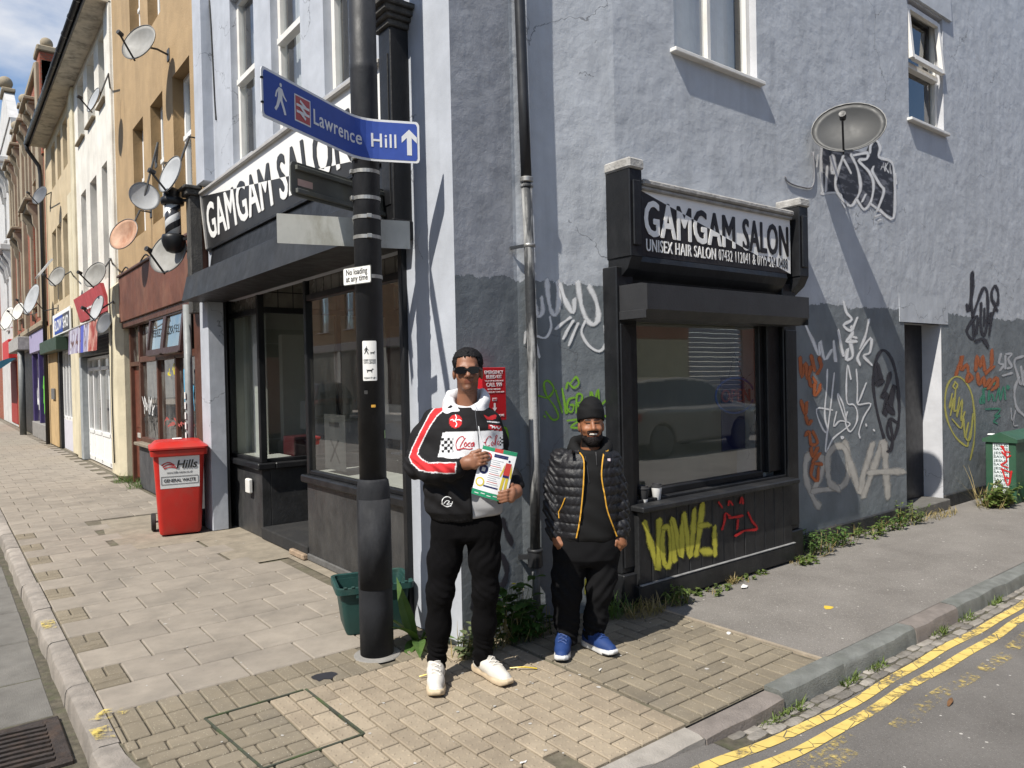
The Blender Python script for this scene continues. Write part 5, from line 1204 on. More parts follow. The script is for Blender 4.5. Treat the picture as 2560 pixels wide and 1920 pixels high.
poly(fS, [(1.113-.0+a, b) for a, b in ((-.0145, .045), (.0145, .045), (.0145, .15), (.046, .118), (.046, .155), (0, .20), (-.046, .155), (-.046, .118), (-.0145, .15))], M_sw, bs, .003, 'arrow')
for z in (3.03, 3.2): band(z, bs, -.8)
for s_ in (.03, .06):
    for t in (.07, .19): mb = MB(); mb.obox(Matrix.Translation(fS(.004, t, .0)), (.012, .012, .008)); mb.build('edge_clip', M_steel, bs)
# ---- grey back of another sign
gs2 = empty('sign_back', (2.05, 4.3, 2.8), 'dark grey back of a street sign below the blue sign', 'sign')
M_gb = pm('grey sign back', (.10, .105, .10), .6, .2, 5, dirt=(.16, .15, .06), damt=.35, ds=5)
fG, LG = bent([(1.637, 4.138), (2.46, 4.47)], 2.77, .2)
sheet(fG, 0, LG, 0, .2, -.01, 0, .03).build('plate', M_gb, gs2)
for t in (.03, .165): mb = MB(); mb.bar(fG(.03, t, .012), fG(LG-.06, t, .012), .02, .028, (0, 0, 1), .003); mb.build('rail', M_gb, gs2)
mb = MB(); 
for s_, t in ((.05, .085),): mb.add([fG(s_, t-.02, .002), fG(s_+.12, t-.02, .002), fG(s_+.12, t+.02, .002), fG(s_, t+.02, .002)], [(0, 1, 2, 3)])
mb.build('sticker', flat('faded sticker', (.5, .36, .33)), gs2)
for z in (2.79, 2.95): band(z, gs2, -1.2)
# ---- blank white sign
ws = empty('blank_sign', (2.05, 4.25, 2.6), 'blank stained white sign plate strapped to the lamp column', 'sign')
fW, LW = bent([(1.640, 4.385), (2.432, 4.160)], 2.53, .18)
sheet(fW, 0, LW, 0, .18, -.004, 0, .004).build('plate', pm('stained white plate', (.42, .42, .39), .45, .12, 5, dirt=(.17, .16, .11), damt=.8, ds=5), ws)
for z in (2.555, 2.675): band(z, ws, .15)
# ---- no loading plate
nl = empty('no_loading_sign', (1.98, 4.0, 2.3), 'small white No loading at any time plate on the lamp column', 'sign')
fN, LN = bent([(1.955, 4.150), (2.020, 3.915)], 2.262, .105)
sheet(fN, 0, LN, 0, .105, -.004, 0, .01, 8).build('plate', M_gb, nl); sheet(fN, .004, LN-.004, .004, .101, .0005, .0015, .008, 8).build('face', pm('clean sign white', (.80, .79, .76), .4, .04, 6), nl)
M_ink = flat('sign ink', (.02, .02, .02))
text('No loading', None, .05, M_ink, nl, fn=lambda v: fN(LN/2+v.x, .060+v.y, .0025+v.z), width=.185, align='CENTER', bold=.006); text('at any time', None, .05, M_ink, nl, fn=lambda v: fN(LN/2+v.x, .020+v.y, .0025+v.z), width=.19, align='CENTER', bold=.006)
band(2.315, nl, -.9); mb = MB(); mb.bar((2.0, 4.02, 2.315), (2.04, 4.06, 2.315), .02, .03); mb.build('bracket', M_steel, nl)
# ---- stickers wrapped on the column
def fP(a0, z0, r=.0838):
    return lambda s_, t, d=0: Vector((PX_+(r+d)*math.cos(dcam+a0+s_/r), PY_+(r+d)*math.sin(dcam+a0+s_/r), z0+t))
ds_ = empty('dog_notice', (PX_, PY_-.08, 1.7), 'white keep dogs on leads notice stuck on the lamp column', 'notice')
a0 = -.05; zd0 = at_x(913, 952, 2.03).z; zd1 = at_x(913, 852, 2.03).z; fD = fP(a0, zd0)
w_ = .086; h_ = zd1-zd0
sheet(fD, -w_/2, w_/2, 0, h_, 0, .0012, .006, 8).build('sheet', pm('notice white', (.74, .73, .70), .5, .05, 8), ds_)
def dogp(u, v, s_, tail=1): return [(u+a*s_, v+b*s_) for a, b in ((-.5, .55), (-.38, .42), (.22, .42), (.34, .60), (.52, .56), (.52, .48), (.36, .44), (.30, .22), (.30, 0), (.22, 0), (.2, .2), (-.28, .2), (-.3, 0), (-.38, 0), (-.40, .3))]
poly(fD, dogp(.018, h_*.66, .03), M_ink, ds_, .0022, 'dog_symbol'); poly(fD, dogp(.0, h_*.20, .042), M_ink, ds_, .0022, 'dog_symbol')
for q in man_sym(-.018, h_*.66, .048): poly(fD, q, M_ink, ds_, .0022, 'walking_figure')
for t_, zz in (('KEEP DOGS', .49), ('ON LEADS', .43), ('CLEAN IT UP !', .045)): text(t_, None, .017, M_ink, ds_, fn=lambda v, zz=zz: fD(v.x, h_*zz+v.y, .002+v.z*.3), width=.072, align='CENTER', bold=.01)
for q, (px, py, a, b, col, lb) in enumerate(((900, 985, .022, .022, (.03, .03, .03), 'tiny round black sticker on the lamp column'), (918, 1019, .026, .016, (.62, .33, .05), 'tiny orange sticker on the lamp column'), (953, 1103, .014, .05, (.30, .42, .20), 'narrow colourful sticker low on the lamp column'))):
    p = at_x(px, py, 2.03); aa = math.atan2(p.y-PY_, p.x-PX_); f = fP((px-913)*.0024/.0838, p.z)
    o = sheet(f, -a/2, a/2, 0, b, 0, .001, .002, 4).build('sticker', flat('sticker %d' % q, col), None); tag(o, lb, 'sticker')
# ---- barber pole
bp = empty('barber_pole', (2.227, 9.28, 3.2), 'black and white striped barber pole left of the front sign', 'barber pole')
k = NT('barber stripes'); sp = k.n('ShaderNodeSeparateXYZ'); k.l(k.pos, sp.inputs[0])
at_ = k.math('ARCTAN2', k.math('SUBTRACT', sp.outputs['Y'], 9.28), k.math('SUBTRACT', sp.outputs['X'], 2.227))
ph = k.math('FRACT', k.math('ADD', k.math('MULTIPLY', sp.outputs['Z'], -6.0), k.math('MULTIPLY', at_, 1/math.pi)))
M_bst = k.fin(k.mix(k.math('GREATER_THAN', ph, .5), (.03, .03, .035), (.62, .62, .62)), .25, None, 0, .5)
TB = Matrix.Translation((2.227, 9.28, 0))
mb = MB(); mb.lathe([(.088, 3.42), (.088, 3.80)], TB, 24); mb.build('striped_cylinder', M_bst, bp, True)
mb = MB(); mb.lathe([(.09, 3.78), (.125, 3.79), (.13, 3.83), (.125, 3.86), (.10, 3.88), (.095, 3.93), (.07, 3.97), (.03, 3.99)], TB, 24); mb.build('top_cap', M_blk, bp, True)
mb = MB(); mb.lathe([(.03, 3.22), (.08, 3.24), (.115, 3.30), (.13, 3.36), (.13, 3.40), (.12, 3.43), (.088, 3.44)], TB, 24); mb.build('bottom_cap', M_blk, bp, True)
mb = MB(); mb.bar((2.30, 9.2, 3.83), (2.42, 9.06, 3.83), .03, .03); mb.bar((2.30, 9.2, 3.38), (2.42, 9.06, 3.38), .03, .03); mb.pieces('bracket', M_blk, bp)
# ---- red wheelie bin
bo = Vector((2.13, 8.93, 0)); bx = Vector((.98, -.19, 0)).normalized(); by = Vector((-bx.y, bx.x, 0))
def fb(x, y, z): return bo+bx*x+by*y+Vector((0, 0, z))
def rrect(hw, y0, y1, r, n=4):
    o = []
    for (cx, cy, a) in ((hw-r, y0+r, -90), (hw-r, y1-r, 0), (-hw+r, y1-r, 90), (-hw+r, y0+r, 180)):
        for i in range(n+1): t = math.radians(a+90*i/n); o.append((cx+r*math.cos(t), cy+r*math.sin(t)))
    return o
def loft(secs, mapf, cap=True):
    mb = MB(); n = len(secs[0][1]); vs = []
    for z, ring in secs: vs += [mapf(a, b, z) for a, b in ring]
    fs = [(i*n+k_, i*n+(k_+1) % n, (i+1)*n+(k_+1) % n, (i+1)*n+k_) for i in range(len(secs)-1) for k_ in range(n)]
    if cap: fs += [tuple(range(n-1, -1, -1)), tuple((len(secs)-1)*n+k_ for k_ in range(n))]
    return mb.add(vs, fs)
bi = empty('wheelie_bin', bo, 'red general waste wheelie bin standing on the pavement', 'bin')
M_red = pm('red bin plastic', (.46, .020, .014), .40, .08, 4, .0008, 80, spec=.45, dirt=(.30, .06, .045), damt=.55, ds=6)
b_ = loft([(.02, rrect(.205, -.22, .18, .05)), (.05, rrect(.215, -.23, .19, .05)), (.50, rrect(.238, -.262, .24, .05)), (.86, rrect(.255, -.29, .29, .045)), (.90, rrect(.258, -.295, .30, .045))], fb).build('body', M_red, bi); shade_auto(b_, 30)
b_ = loft([(.895, rrect(.285, -.325, .33, .04)), (.955, rrect(.29, -.335, .335, .04)), (.965, rrect(.283, -.328, .33, .04))], fb).build('rim', M_red, bi); shade_auto(b_, 30)
b_ = loft([(.967, rrect(.30, -.345, .33, .05)), (.985, rrect(.30, -.345, .33, .05)), (1.0, rrect(.27, -.30, .31, .05)), (1.035, rrect(.235, -.24, .30, .05)), (1.042, rrect(.20, -.2, .28, .05))], fb).build('lid', M_red, bi); shade_auto(b_, 30)
mb = MB(); mb.tube([fb(-.22, .36, .97), fb(.22, .36, .97)], .016, 8); mb.bar(fb(-.22, .30, .96), fb(-.22, .375, .97), .03, .03); mb.bar(fb(.22, .30, .96), fb(.22, .375, .97), .03, .03); mb.build('handle', M_red, bi)
M_rub = pm('bin wheel rubber', (.02, .02, .02), .7, .2, 8)
for sx in (-1, 1):
    mb = MB(); Mw = frame(fb(sx*.265, .20, .105), by, (0, 0, 1)); mb.lathe([(.03, -.025), (.085, -.025), (.10, -.018), (.10, .018), (.085, .025), (.03, .025)], Mw, 22); wh = mb.build('wheel', M_rub, bi); shade_auto(wh)
mb = MB(); mb.tube([fb(-.29, .20, .105), fb(.29, .20, .105)], .012, 8); mb.build('axle', M_steel, bi)
slope = (.295-.262)/.40
def fl_(x, z, d=0): yf = -.262-(z-.50)*(.033/.40)-.0015-d; return fb(x, yf, z)
lb = MB(); lb.add([fl_(-.195, .535), fl_(.200, .535), fl_(.205, .885), fl_(-.205, .885)], [(0, 1, 2, 3)]); lb = lb.build('label', pm('bin label white', (.70, .71, .71), .4, .05, 8), bi)
text('Hills', None, .125, M_ink, lb, fat=.02, shear=.25, fn=lambda v: fl_(-.03+v.x, .755+v.y, .002+v.z), width=.21)
text('www.hills-waste.co.uk', None, .035, flat('label grey', (.2, .2, .2)), lb, fn=lambda v: fl_(v.x, .70+v.y, .002+v.z), width=.26, align='CENTER')
text('GENERAL WASTE', None, .05, M_ink, lb, bold=.008, fn=lambda v: fl_(v.x, .605+v.y, .002+v.z), width=.32, align='CENTER')
mb = MB()
for a, b in (((-.185, .58), (.185, .58)), ((.185, .58), (.185, .665)), ((.185, .665), (-.185, .665)), ((-.185, .665), (-.185, .58))): mb.bar(fl_(*a, .002), fl_(*b, .002), .001, .004)
mb.build('label_frame', M_ink, lb)
sw_ = MB()
for j in range(3):
    pts = [(-.175+.012*j+.12*t, .795-.02*j+(.028+.008*j)*math.sin(math.pi*t)*(1-.3*j)) for t in [i/6 for i in range(7)]]
    ribbon(sw_, pts, .012, lambda s_, t, l: fl_(s_, t, l), .002+.0004*j, smooth=2)
sw_.e = [1.0]*len(sw_.v); sw_.build('swoosh_emblem', flat('label red', (.45, .03, .03)), lb)
mb = MB(); mb.obox(Matrix.Translation(fb(.0, .1, 1.052)), (.10, .06, .02), .008); o = mb.build('crumpled_paper', M_pvcw, None); tag(o, 'scrap of white paper lying on the red bin lid', 'litter')
mb = MB(); mb.box(2.655, 2.705, 8.14, 8.26, .46, .62, .012); o = mb.build('meter_box', pm('white plastic box', (.66, .65, .62), .5, .08, 8), None); tag(o, 'small white plastic box on the dark stall riser', 'box')
# ---- green recycling box
ro_ = Vector((2.315, 4.585, 0)); rx = Vector((.95, -.312, 0)); ry = Vector((.312, .95, 0))
def fr_(x, y, z): return ro_+rx*x+ry*y+Vector((0, 0, z))
M_grn = pm('green recycling plastic', (.014, .050, .045), .5, .2, 5, .001, 60, dirt=(.10, .12, .09), damt=.35, ds=5)
rb = empty('recycling_box', ro_, 'open green plastic recycling box behind the lamp column', 'recycling box')
w0, w1 = .195, .245
b_ = loft([(.005, rrect(.19, -.145, .145, .03)), (.03, rrect(.20, -.15, .15, .03)), (.30, rrect(.232, -.175, .175, .03)), (.30, rrect(.225, -.168, .168, .03)), (.03, rrect(.192, -.142, .142, .03)), (.028, rrect(.02, -.02, .02, .01))], fr_, False).build('tub', M_grn, rb); shade_auto(b_, 40)
b_ = loft([(.285, rrect(.238, -.18, .18, .03)), (.285, rrect(.258, -.20, .20, .04)), (.325, rrect(.258, -.20, .20, .04)), (.33, rrect(.25, -.192, .192, .04)), (.325, rrect(.232, -.174, .174, .03)), (.29, rrect(.23, -.172, .172, .03))], fr_, False).build('rim', M_grn, rb); shade_auto(b_, 40)
for i in range(9):
    x = -.2+.05*i; mb = MB(); mb.obox(Matrix.Translation(fr_(x, -.196, .332)) @ Matrix.Rotation(math.atan2(rx.y, rx.x), 4, 'Z'), (.022, .014, .012), .003); mb.build('rim_rib', M_grn, rb)
mb = MB(); mb.bar(fr_(-.13, -.19, .27), fr_(-.06, -.19, .27), .012, .03, (0, 0, 1), .003); mb.build('handle_tab', M_grn, rb)
# ---- red bleed kit cabinet on the corner strip
yk = 3.715; k0 = at_y(1202, 920, yk); k1 = at_y(1262, 1037, yk); kx0, kx1, kz1, kz0 = k0.x, k1.x+.003, k0.z, k1.z-.03
bk_ = empty('bleed_kit_cabinet', ((kx0+kx1)/2, yk, kz0), 'red emergency bleed kit cabinet on the corner wall', 'cabinet')
M_kr = pm('cabinet red', (.42, .012, .018), .32, .06, 5, spec=.5); M_kw = flat('cabinet print', (.74, .66, .66))
mb = MB(); mb.box(kx0, kx1, yk, ywall(kx0)-.002, kz0, kz1, .006); mb.build('case', M_kr, bk_)
mb = MB(); mb.box(kx0-.002, kx1+.002, yk-.012, yk, kz0-.002, kz1+.002, .003); mb.build('door', M_kr, bk_)
kc = (kx0+kx1)/2; kw = kx1-kx0; kh = kz1-kz0
for t_, zz, sz, wd in (('EMERGENCY', .885, .030, .80), ('BLEED KIT', .80, .030, .66), ('TO STOP BLOOD LOSS', .74, .012, .80), ('CALL 999', .645, .034, .66), ('REPORT INCIDENT', .58, .012, .56), ('TAKE BLEED KIT TO PATIENT', .525, .012, .86), ('PULL TO REMOVE', .07, .02, .8)):
    text(t_, frame((kc, yk-.0135, kz0+kh*zz), (1, 0, 0), (0, 0, 1)), sz, M_kw, bk_, width=kw*wd, align='CENTER', bold=.02)
mb = MB()
fK = lambda a, b, d=0: Vector((kx0+kw*a, yk-.0135-d, kz0+kh*b))
mb.add([fK(.46, .33), fK(.54, .33), fK(.54, .24), fK(.60, .24), fK(.50, .17), fK(.40, .24), fK(.46, .24)], [(0, 1, 2, 3, 4, 5, 6)]); mb.build('arrow', M_kw, bk_)
mb = MB(); mb.add([fK(.22+.075*math.cos(i*math.pi/8)*(1 if i % 2 else .8), .40+.07*math.sin(i*math.pi/8)*(1 if i % 2 else .8)) for i in range(16)], [tuple(range(16))]); mb.add([fK(.19, .47), fK(.25, .47), fK(.24, .50), fK(.20, .50)], [(0, 1, 2, 3)]); mb.build('crest', M_kw, bk_)
mb = MB(); mb.add([fK(.40, .37), fK(.60, .37), fK(.60, .43), fK(.40, .43)], [(0, 1, 2, 3)]); mb.build('badge', M_kw, bk_)
text('NHS', frame(fK(.50, .382, .001), (1, 0, 0), (0, 0, 1)), .016, M_kr, bk_, align='CENTER', width=kw*.16, shear=.2)
# ---- drainpipe in the corner
dp_ = empty('drainpipe', (3.1, 3.79, 0), 'old drainpipe black above and whitewashed below in the wall corner', 'pipe')
PP = [at_y(a, b, 3.795) for a, b in ((1298, -260), (1299, 0), (1308, 240), (1316, 452))]
mb = MB(); mb.tube(PP, .036, 16); mb.build('upper_pipe', pm('black pipe', (.022, .023, .026), .4, .2, 6), dp_, True)
M_pw = NT('streaky whitewash'); k = M_pw; f = k.ramp(k.noise(9, 5, .6, stretch=(1, 1, .12)), .47, .56)
M_pw = k.fin(k.mix(f, (.035, .037, .04), (.33, .33, .325)), .5, k.bump(k.noise(30, 4), .003), 0, .4)
PL_ = [at_y(a, b, 3.795) for a, b in ((1316, 452), (1322, 600), (1330, 868), (1337, 1150), (1338, 1385))]
mb = MB(); mb.tube(PL_, .034, 16); mb.build('lower_pipe', M_pw, dp_, True)
PB = [at_y(a, b, 3.795) for a, b in ((1338, 1385), (1343, 1530))]
mb = MB(); mb.tube(PB, .026, 14); mb.build('shoe_pipe', pm('grey pipe end', (.14, .145, .15), .5, .2, 8), dp_, True)
def collar(px, py, r, h, mat, nm='collar'):
    p = at_y(px, py, 3.795); mb = MB(); mb.lathe([(r*.9, -h/2), (r, -h/2+.006), (r, h/2-.006), (r*.9, h/2)], Matrix.Translation(p), 18); o = mb.build(nm, mat, dp_); shade_auto(o)
collar(1316, 450, .045, .035, M_steel); collar(1317, 466, .043, .02, M_pw); collar(1323, 614, .042, .022, M_steel); collar(1338, 1395, .05, .12, MATS['black pipe']); collar(1338, 1375, .056, .02, MATS['black pipe'])
p = at_y(1323, 614, 3.795); mb = MB(); mb.bar((p.x-.02, p.y, p.z), (p.x-.12, 3.85, p.z-.02), .02, .02); mb.build('bracket', M_pw, dp_)
p = at_y(1338, 1390, 3.795); mb = MB(); mb.bar((p.x-.02, p.y, p.z), (p.x-.10, 3.85, p.z), .03, .03); mb.build('bracket', MATS['black pipe'], dp_)
# ---- green utility cabinet with paste-up
uc = empty('utility_cabinet', (10.7, 3.45, 0), 'dark green utility cabinet with a JESUS SAVES paste-up', 'cabinet')
M_uc = pm('cabinet green', (.028, .085, .05), .5, .15, 5, .001, 60, dirt=(.06, .09, .06), damt=.4, ds=4)
cx_ = 10.3; cy0, cy1 = 3.29, 3.62
mb = MB(); mb.box(cx_, cx_+.95, cy0, cy1, .0, .745, .008); mb.build('case', M_uc, uc)
mb = MB(); mb.prism([(cx_-.025, cy0-.025, .745), (cx_-.025, cy1+.025, .745), (cx_-.025, cy1+.025, .785), (cx_-.025, (cy0+cy1)/2, .87), (cx_-.025, cy0-.025, .785)], (1.0, 0, 0)); mb.build('roof', M_uc, uc)
mb = MB(); mb.box(cx_+.47, cx_+.476, cy0-.004, cy0, .03, .73); mb.build('door_seam', M_uc, uc); mb = MB(); mb.box(cx_+.40, cx_+.42, cy0-.02, cy0, .33, .41, .003); mb.build('lock', M_steel, uc)
mb = MB(); mb.box(cx_-.0025, cx_-.0005, 3.365, 3.535, .02, .735); mb.build('paste_up', pm('paste paper', (.62, .66, .68), .7, .12, 20, dirt=(.2, .3, .3), damt=.4, ds=10), uc)
for i in range(15): text('JESUS' if i % 2 == 0 else 'SAVES', frame((cx_-.0035, 3.528, .695-.0475*i), (0, -1, 0), (0, 0, 1)), .042, flat('paste ink', (.03, .06, .05)), uc, width=.155, bold=.012)
mb = MB()
for i, q in enumerate(([(.10, .70), (.14, .64), (.19, .63)], [(.11, .63), (.16, .57), (.20, .59)], [(.12, .70), (.16, .53), (.10, .47), (.17, .44)], [(.10, .42), (.21, .38)], [(.11, .42), (.17, .22), (.21, .40)], [(.14, .32), (.19, .31)])): ribbon(mb, q, .024, lambda s_, t, l: Vector((cx_-.0045-l, 3.545-s_, t)), .001+.0006*i)
mb.build('red_tag', spray('red spray', (.48, .02, .02)), uc)
mb = MB(); mb.obox(Matrix.Translation((cx_+.05, cy1-.05, .835)), (.1, .06, .02), .008); o = mb.build('litter_scrap', M_pvcw, None); tag(o, 'white scrap on the green cabinet roof', 'litter')
# ---- paper cups
def cup(c, h, r0, r1, mat, lidm, label, lid=True, g=None):
    e = empty('paper_cup', c, label, 'cup', g); T = Matrix.Translation(c)
    mb = MB(); mb.lathe([(r0*.92, 0), (r0, .003), (r1, h), (r1-.002, h), (r0-.003, .008)] if not lid else [(r0*.92, 0), (r0, .003), (r1, h)], T, 20); o = mb.build('cup_wall', mat, e); shade_auto(o, 30)
    if lid: mb = MB(); mb.lathe([(r1+.003, h-.004), (r1+.004, h+.004), (r1-.003, h+.008), (r1-.004, h+.02), (r1-.01, h+.02), (r1-.012, h+.014)], T, 20); o = mb.build('lid', lidm, e); shade_auto(o, 30)
    return e
M_cw = pm('white paper cup', (.72, .71, .69), .6, .05, 9); M_ck = pm('black card cup', (.03, .03, .032), .7, .2, 9)
zc = .7455
c1 = at_z(1642, 1249, zc); c2 = at_z(1609, 1255, zc)
cup(c1, .10, .028, .040, M_cw, M_ck, 'white paper cup with black lid on the side sill'); e2 = cup(c2, .10, .028, .040, M_ck, M_ck, 'black paper cup with pale base on the side sill')
mb = MB(); mb.lathe([(.0285, .001), (.0325, .022)], Matrix.Translation(c2), 20); mb.build('base_band', M_cw, e2)
cup((2.86, 4.80, .846), .12, .036, .052, M_cw, M_cw, 'white cup inside the front window, nearer the lamp column', False); cup((2.86, 4.64, .846), .12, .036, .052, M_cw, M_cw, 'white cup inside the front window beside the jacketed man', False)
mb = MB(); mb.tube([(3.05, 5.1-.25*math.cos(t), .9+.22*math.sin(t)) for t in [math.pi*i/12 for i in range(13)]], .02, 8); o = mb.build('wooden_hoop', pm('varnished hoop', (.42, .24, .08), .4, .15, 8), None, True); tag(o, 'varnished wooden hoop standing inside the front window', 'hoop')
# ---- wires and small things on walls
def wire(pts, r, label, col=(.02, .02, .02), name='cable'):
    mb = MB(); mb.tube([Vector(p) for p in catmull([tuple(p) for p in pts], 4)], r, 6); o = mb.build(name, pm('cable %s' % str(col), col, .6, .1, 9), None, True); tag(o, label, 'cable'); return o
wire([at_x(x, y, XF-.01) for x, y in ((523, 0), (527, 60), (530, 120), (534, 200), (537, 260), (540, 300))], .008, 'black cable running down the pale front wall')
wire([at_y(x, y, 3.77) for x, y in ((2033, 380), (2036, 430), (2033, 462), (2020, 470), (1985, 462), (1968, 452), (1962, 440))], .007, 'loose grey cable looping below the dish on the side wall', (.2, .2, .22))
wire([(XR-.05, 14.2-.5*i, 3.56+.10*math.sin(i*2.1)) for i in range(9)], .012, 'tangle of black cable along the brown fascia top')
wire([(XR-.16, 14.5, 3.9), (XR-.16, 14.6, 3.2), (XR-.16, 14.5, 2.4), (XR-.16, 14.6, 1.5), (XR-.16, 14.55, .3)], .012, 'thin cable down the peeling cream pier')
wire([(XF-.02, 4.36, z) for z in (6, 5, 4.6, 4.25)], .01, 'black cable beside the front pilaster capital')
# ================================================================ graffiti, sprayed on the walls (each tag one part of the building)
def wpt(px, py, l):
    Y = 3.78
    for _ in range(3): p = at_y(px, py, Y-l); Y = ywall(p.x)
    return at_y(px, py, Y-l)
def ppt(px, py, l): return at_y(px, py, 3.600-l)
def tagp(name, zoom, strokes, width, mat, fn=wpt, smooth=4, sub=None):
    ox, oy, s_ = zoom; mb = MB()
    for i, st in enumerate(strokes):
        w_ = width*(1.45 if width < 10 else 1.7)
        if isinstance(st, tuple) and isinstance(st[0], (int, float)) and isinstance(st[1], list): w_, st = st; w_ *= 1.65
        ribbon(mb, [(ox+a/s_, oy+b/s_) for a, b in st], w_/s_, fn, .0022+.00045*i, smooth=smooth, drop=.00001)
    return mb.build(name, mat, bld)
G_w = MATS['white spray']; G_gr = spray('green spray', (.20, .42, .04)); G_or = spray('orange spray', (.42, .12, .04)); G_be = spray('beige spray', (.50, .475, .43), .95)
G_k = spray('black spray', (.035, .033, .042)); G_y = spray('yellow tag spray', (.50, .46, .12)); G_mint = spray('mint spray', (.06, .26, .17)); G_yel = spray('thick yellow spray', (.50, .46, .06)); G_rd = MATS['red spray']
ZA_ = (1000, 820, 1.727)
tagp('graffiti', ZA_, [[(598, 292), (640, 300), (664, 262), (640, 228), (622, 240), (632, 290), (668, 340), (684, 385), (660, 396), (630, 362)], [(672, 270), (690, 330), (700, 365)], [(700, 262), (712, 330), (716, 368), (728, 350)], [(752, 300), (728, 310), (722, 350), (742, 362), (750, 335), (736, 332)], [(760, 366), (764, 290), (786, 290), (782, 320), (764, 325), (790, 362)], [(806, 300), (806, 356)], [(820, 360), (824, 275), (840, 310), (856, 265), (862, 330), (890, 312)], [(735, 240), (760, 212), (772, 240), (750, 258), (725, 235), (718, 260)], [(724, 400), (775, 396), (738, 428), (800, 430)], [(876, 376), (892, 384)], [(622, 380), (628, 386)]], 9, G_gr)
ZB_ = (1050, 0, 1.843)
tagp('graffiti', ZB_, [(16, [(524, 1330), (528, 1400), (545, 1458), (566, 1430), (560, 1372)]), (18, [(585, 1290), (592, 1380), (608, 1440), (628, 1445), (640, 1380), (634, 1300)]), (16, [(645, 1310), (672, 1390), (706, 1440), (712, 1380)]), (18, [(728, 1300), (742, 1400), (768, 1470), (800, 1495), (822, 1460), (812, 1390), (780, 1320)]), [(762, 1478), (744, 1530), (776, 1590), (826, 1618), (854, 1580), (852, 1500)], [(598, 1460), (604, 1510), (578, 1556), (528, 1545)], [(692, 1462), (655, 1490), (625, 1516)], [(706, 1478), (680, 1520), (660, 1560)], [(728, 1490), (706, 1540), (686, 1590)], [(508, 1500), (530, 1570), (550, 1645)], [(868, 1490), (876, 1550)], (14, [(904, 1505), (907, 1540)]), [(486, 1530), (482, 1580)]], 10, G_w)
ZC_ = (1960, 600, 2.212)
tagp('graffiti', ZC_, [(14, [(120, 470), (160, 560), (195, 640), (200, 560), (225, 660), (270, 605), (285, 675), (275, 560)]), (14, [(300, 500), (330, 640), (355, 600), (345, 660), (380, 640), (365, 540), (400, 540)]), (14, [(372, 480), (378, 520), (345, 560), (400, 560)]), (12, [(330, 340), (345, 400), (375, 440), (330, 470), (372, 500), (405, 430)]), (12, [(420, 690), (410, 640), (480, 540), (475, 620), (440, 640), (485, 690)]), [(470, 440), (450, 530), (420, 600)]], 12, G_w)
tagp('graffiti', ZC_, [[(240, 715), (236, 820), (225, 960), (240, 1060), (212, 1040), (180, 935), (268, 940)], [(278, 735), (258, 920), (235, 1100), (232, 1175), (270, 1100), (330, 1050), (365, 1015), (310, 1000), (275, 1030), (290, 950)], [(300, 850), (330, 920), (345, 1010), (300, 880), (298, 850)], [(370, 770), (352, 690), (345, 800), (350, 900), (385, 910), (405, 950), (400, 1010), (365, 1060), (340, 1010), (350, 950)], [(400, 715), (406, 800), (404, 900)], [(455, 790), (420, 880), (410, 910), (480, 905), (440, 980), (415, 1060), (420, 1095)], [(318, 1088), (330, 1090), (322, 1098), (316, 1088)], [(453, 1018), (456, 1028)], [(494, 1048), (500, 1054)]], 8, G_w)
tagp('graffiti', ZC_, [[(90, 650), (100, 760), (120, 680), (130, 770), (150, 700)], [(195, 650), (205, 700), (185, 740)], [(140, 760), (150, 810), (175, 790), (160, 760)], [(150, 640), (170, 720)], [(170, 800), (170, 860), (195, 830), (200, 800)], [(95, 890), (120, 970), (125, 900)], [(120, 970), (135, 1020), (150, 1000)], [(120, 1080), (140, 1060), (150, 1130), (185, 1120), (160, 1060)], [(150, 1150), (160, 1200), (185, 1150)], [(200, 1180), (160, 1230), (210, 1240)], [(160, 1240), (150, 1300), (185, 1330), (190, 1260)]], 15, G_or)
tagp('graffiti', ZC_, [[(190, 1475), (150, 1400), (120, 1300), (125, 1210), (165, 1180), (205, 1200), (215, 1260), (190, 1330), (160, 1390), (180, 1385), (300, 1370), (345, 1330), (360, 1250), (340, 1160), (290, 1140), (245, 1190), (240, 1270), (255, 1340), (300, 1380)], [(335, 1120), (365, 1220), (395, 1330), (425, 1400), (440, 1300), (470, 1200), (490, 1130)], [(440, 1420), (480, 1300), (520, 1190), (550, 1110), (560, 1220), (568, 1330), (575, 1420)], [(470, 1290), (560, 1280), (660, 1280)]], 27, G_be)
tagp('graffiti', ZC_, [(13, [(590, 1160), (575, 1150), (540, 1050), (505, 900), (492, 770), (510, 660), (545, 610), (585, 640), (620, 740), (636, 900), (632, 1020), (605, 1100), (580, 1090), (570, 1040), (590, 990), (625, 1010)]), (20, [(510, 790), (512, 680), (540, 780), (508, 800), (545, 780)]), (20, [(585, 740), (570, 800), (540, 870), (570, 850), (555, 970), (610, 800), (590, 900), (605, 960), (570, 920)]), (13, [(585, 1000), (600, 1100), (590, 1160), (575, 1170)])], 14, G_k)
tagp('graffiti', ZC_, [(17, [(1042, 180), (1040, 280), (1022, 390), (1010, 360)]), (13, [(1040, 190), (1035, 320), (1050, 540), (1010, 500), (1070, 420), (1062, 520)]), (13, [(1045, 420), (1075, 330), (1105, 265), (1125, 300), (1125, 450), (1105, 530), (1088, 470), (1090, 350)]), [(1108, 380), (1106, 470)], [(1180, 390), (1150, 330), (1150, 280), (1170, 255), (1185, 300), (1180, 360), (1160, 340)], [(1165, 380), (1145, 440), (1130, 450), (1150, 400), (1135, 525)], (16, [(1060, 560), (1100, 548), (1128, 590)])], 12, G_k)
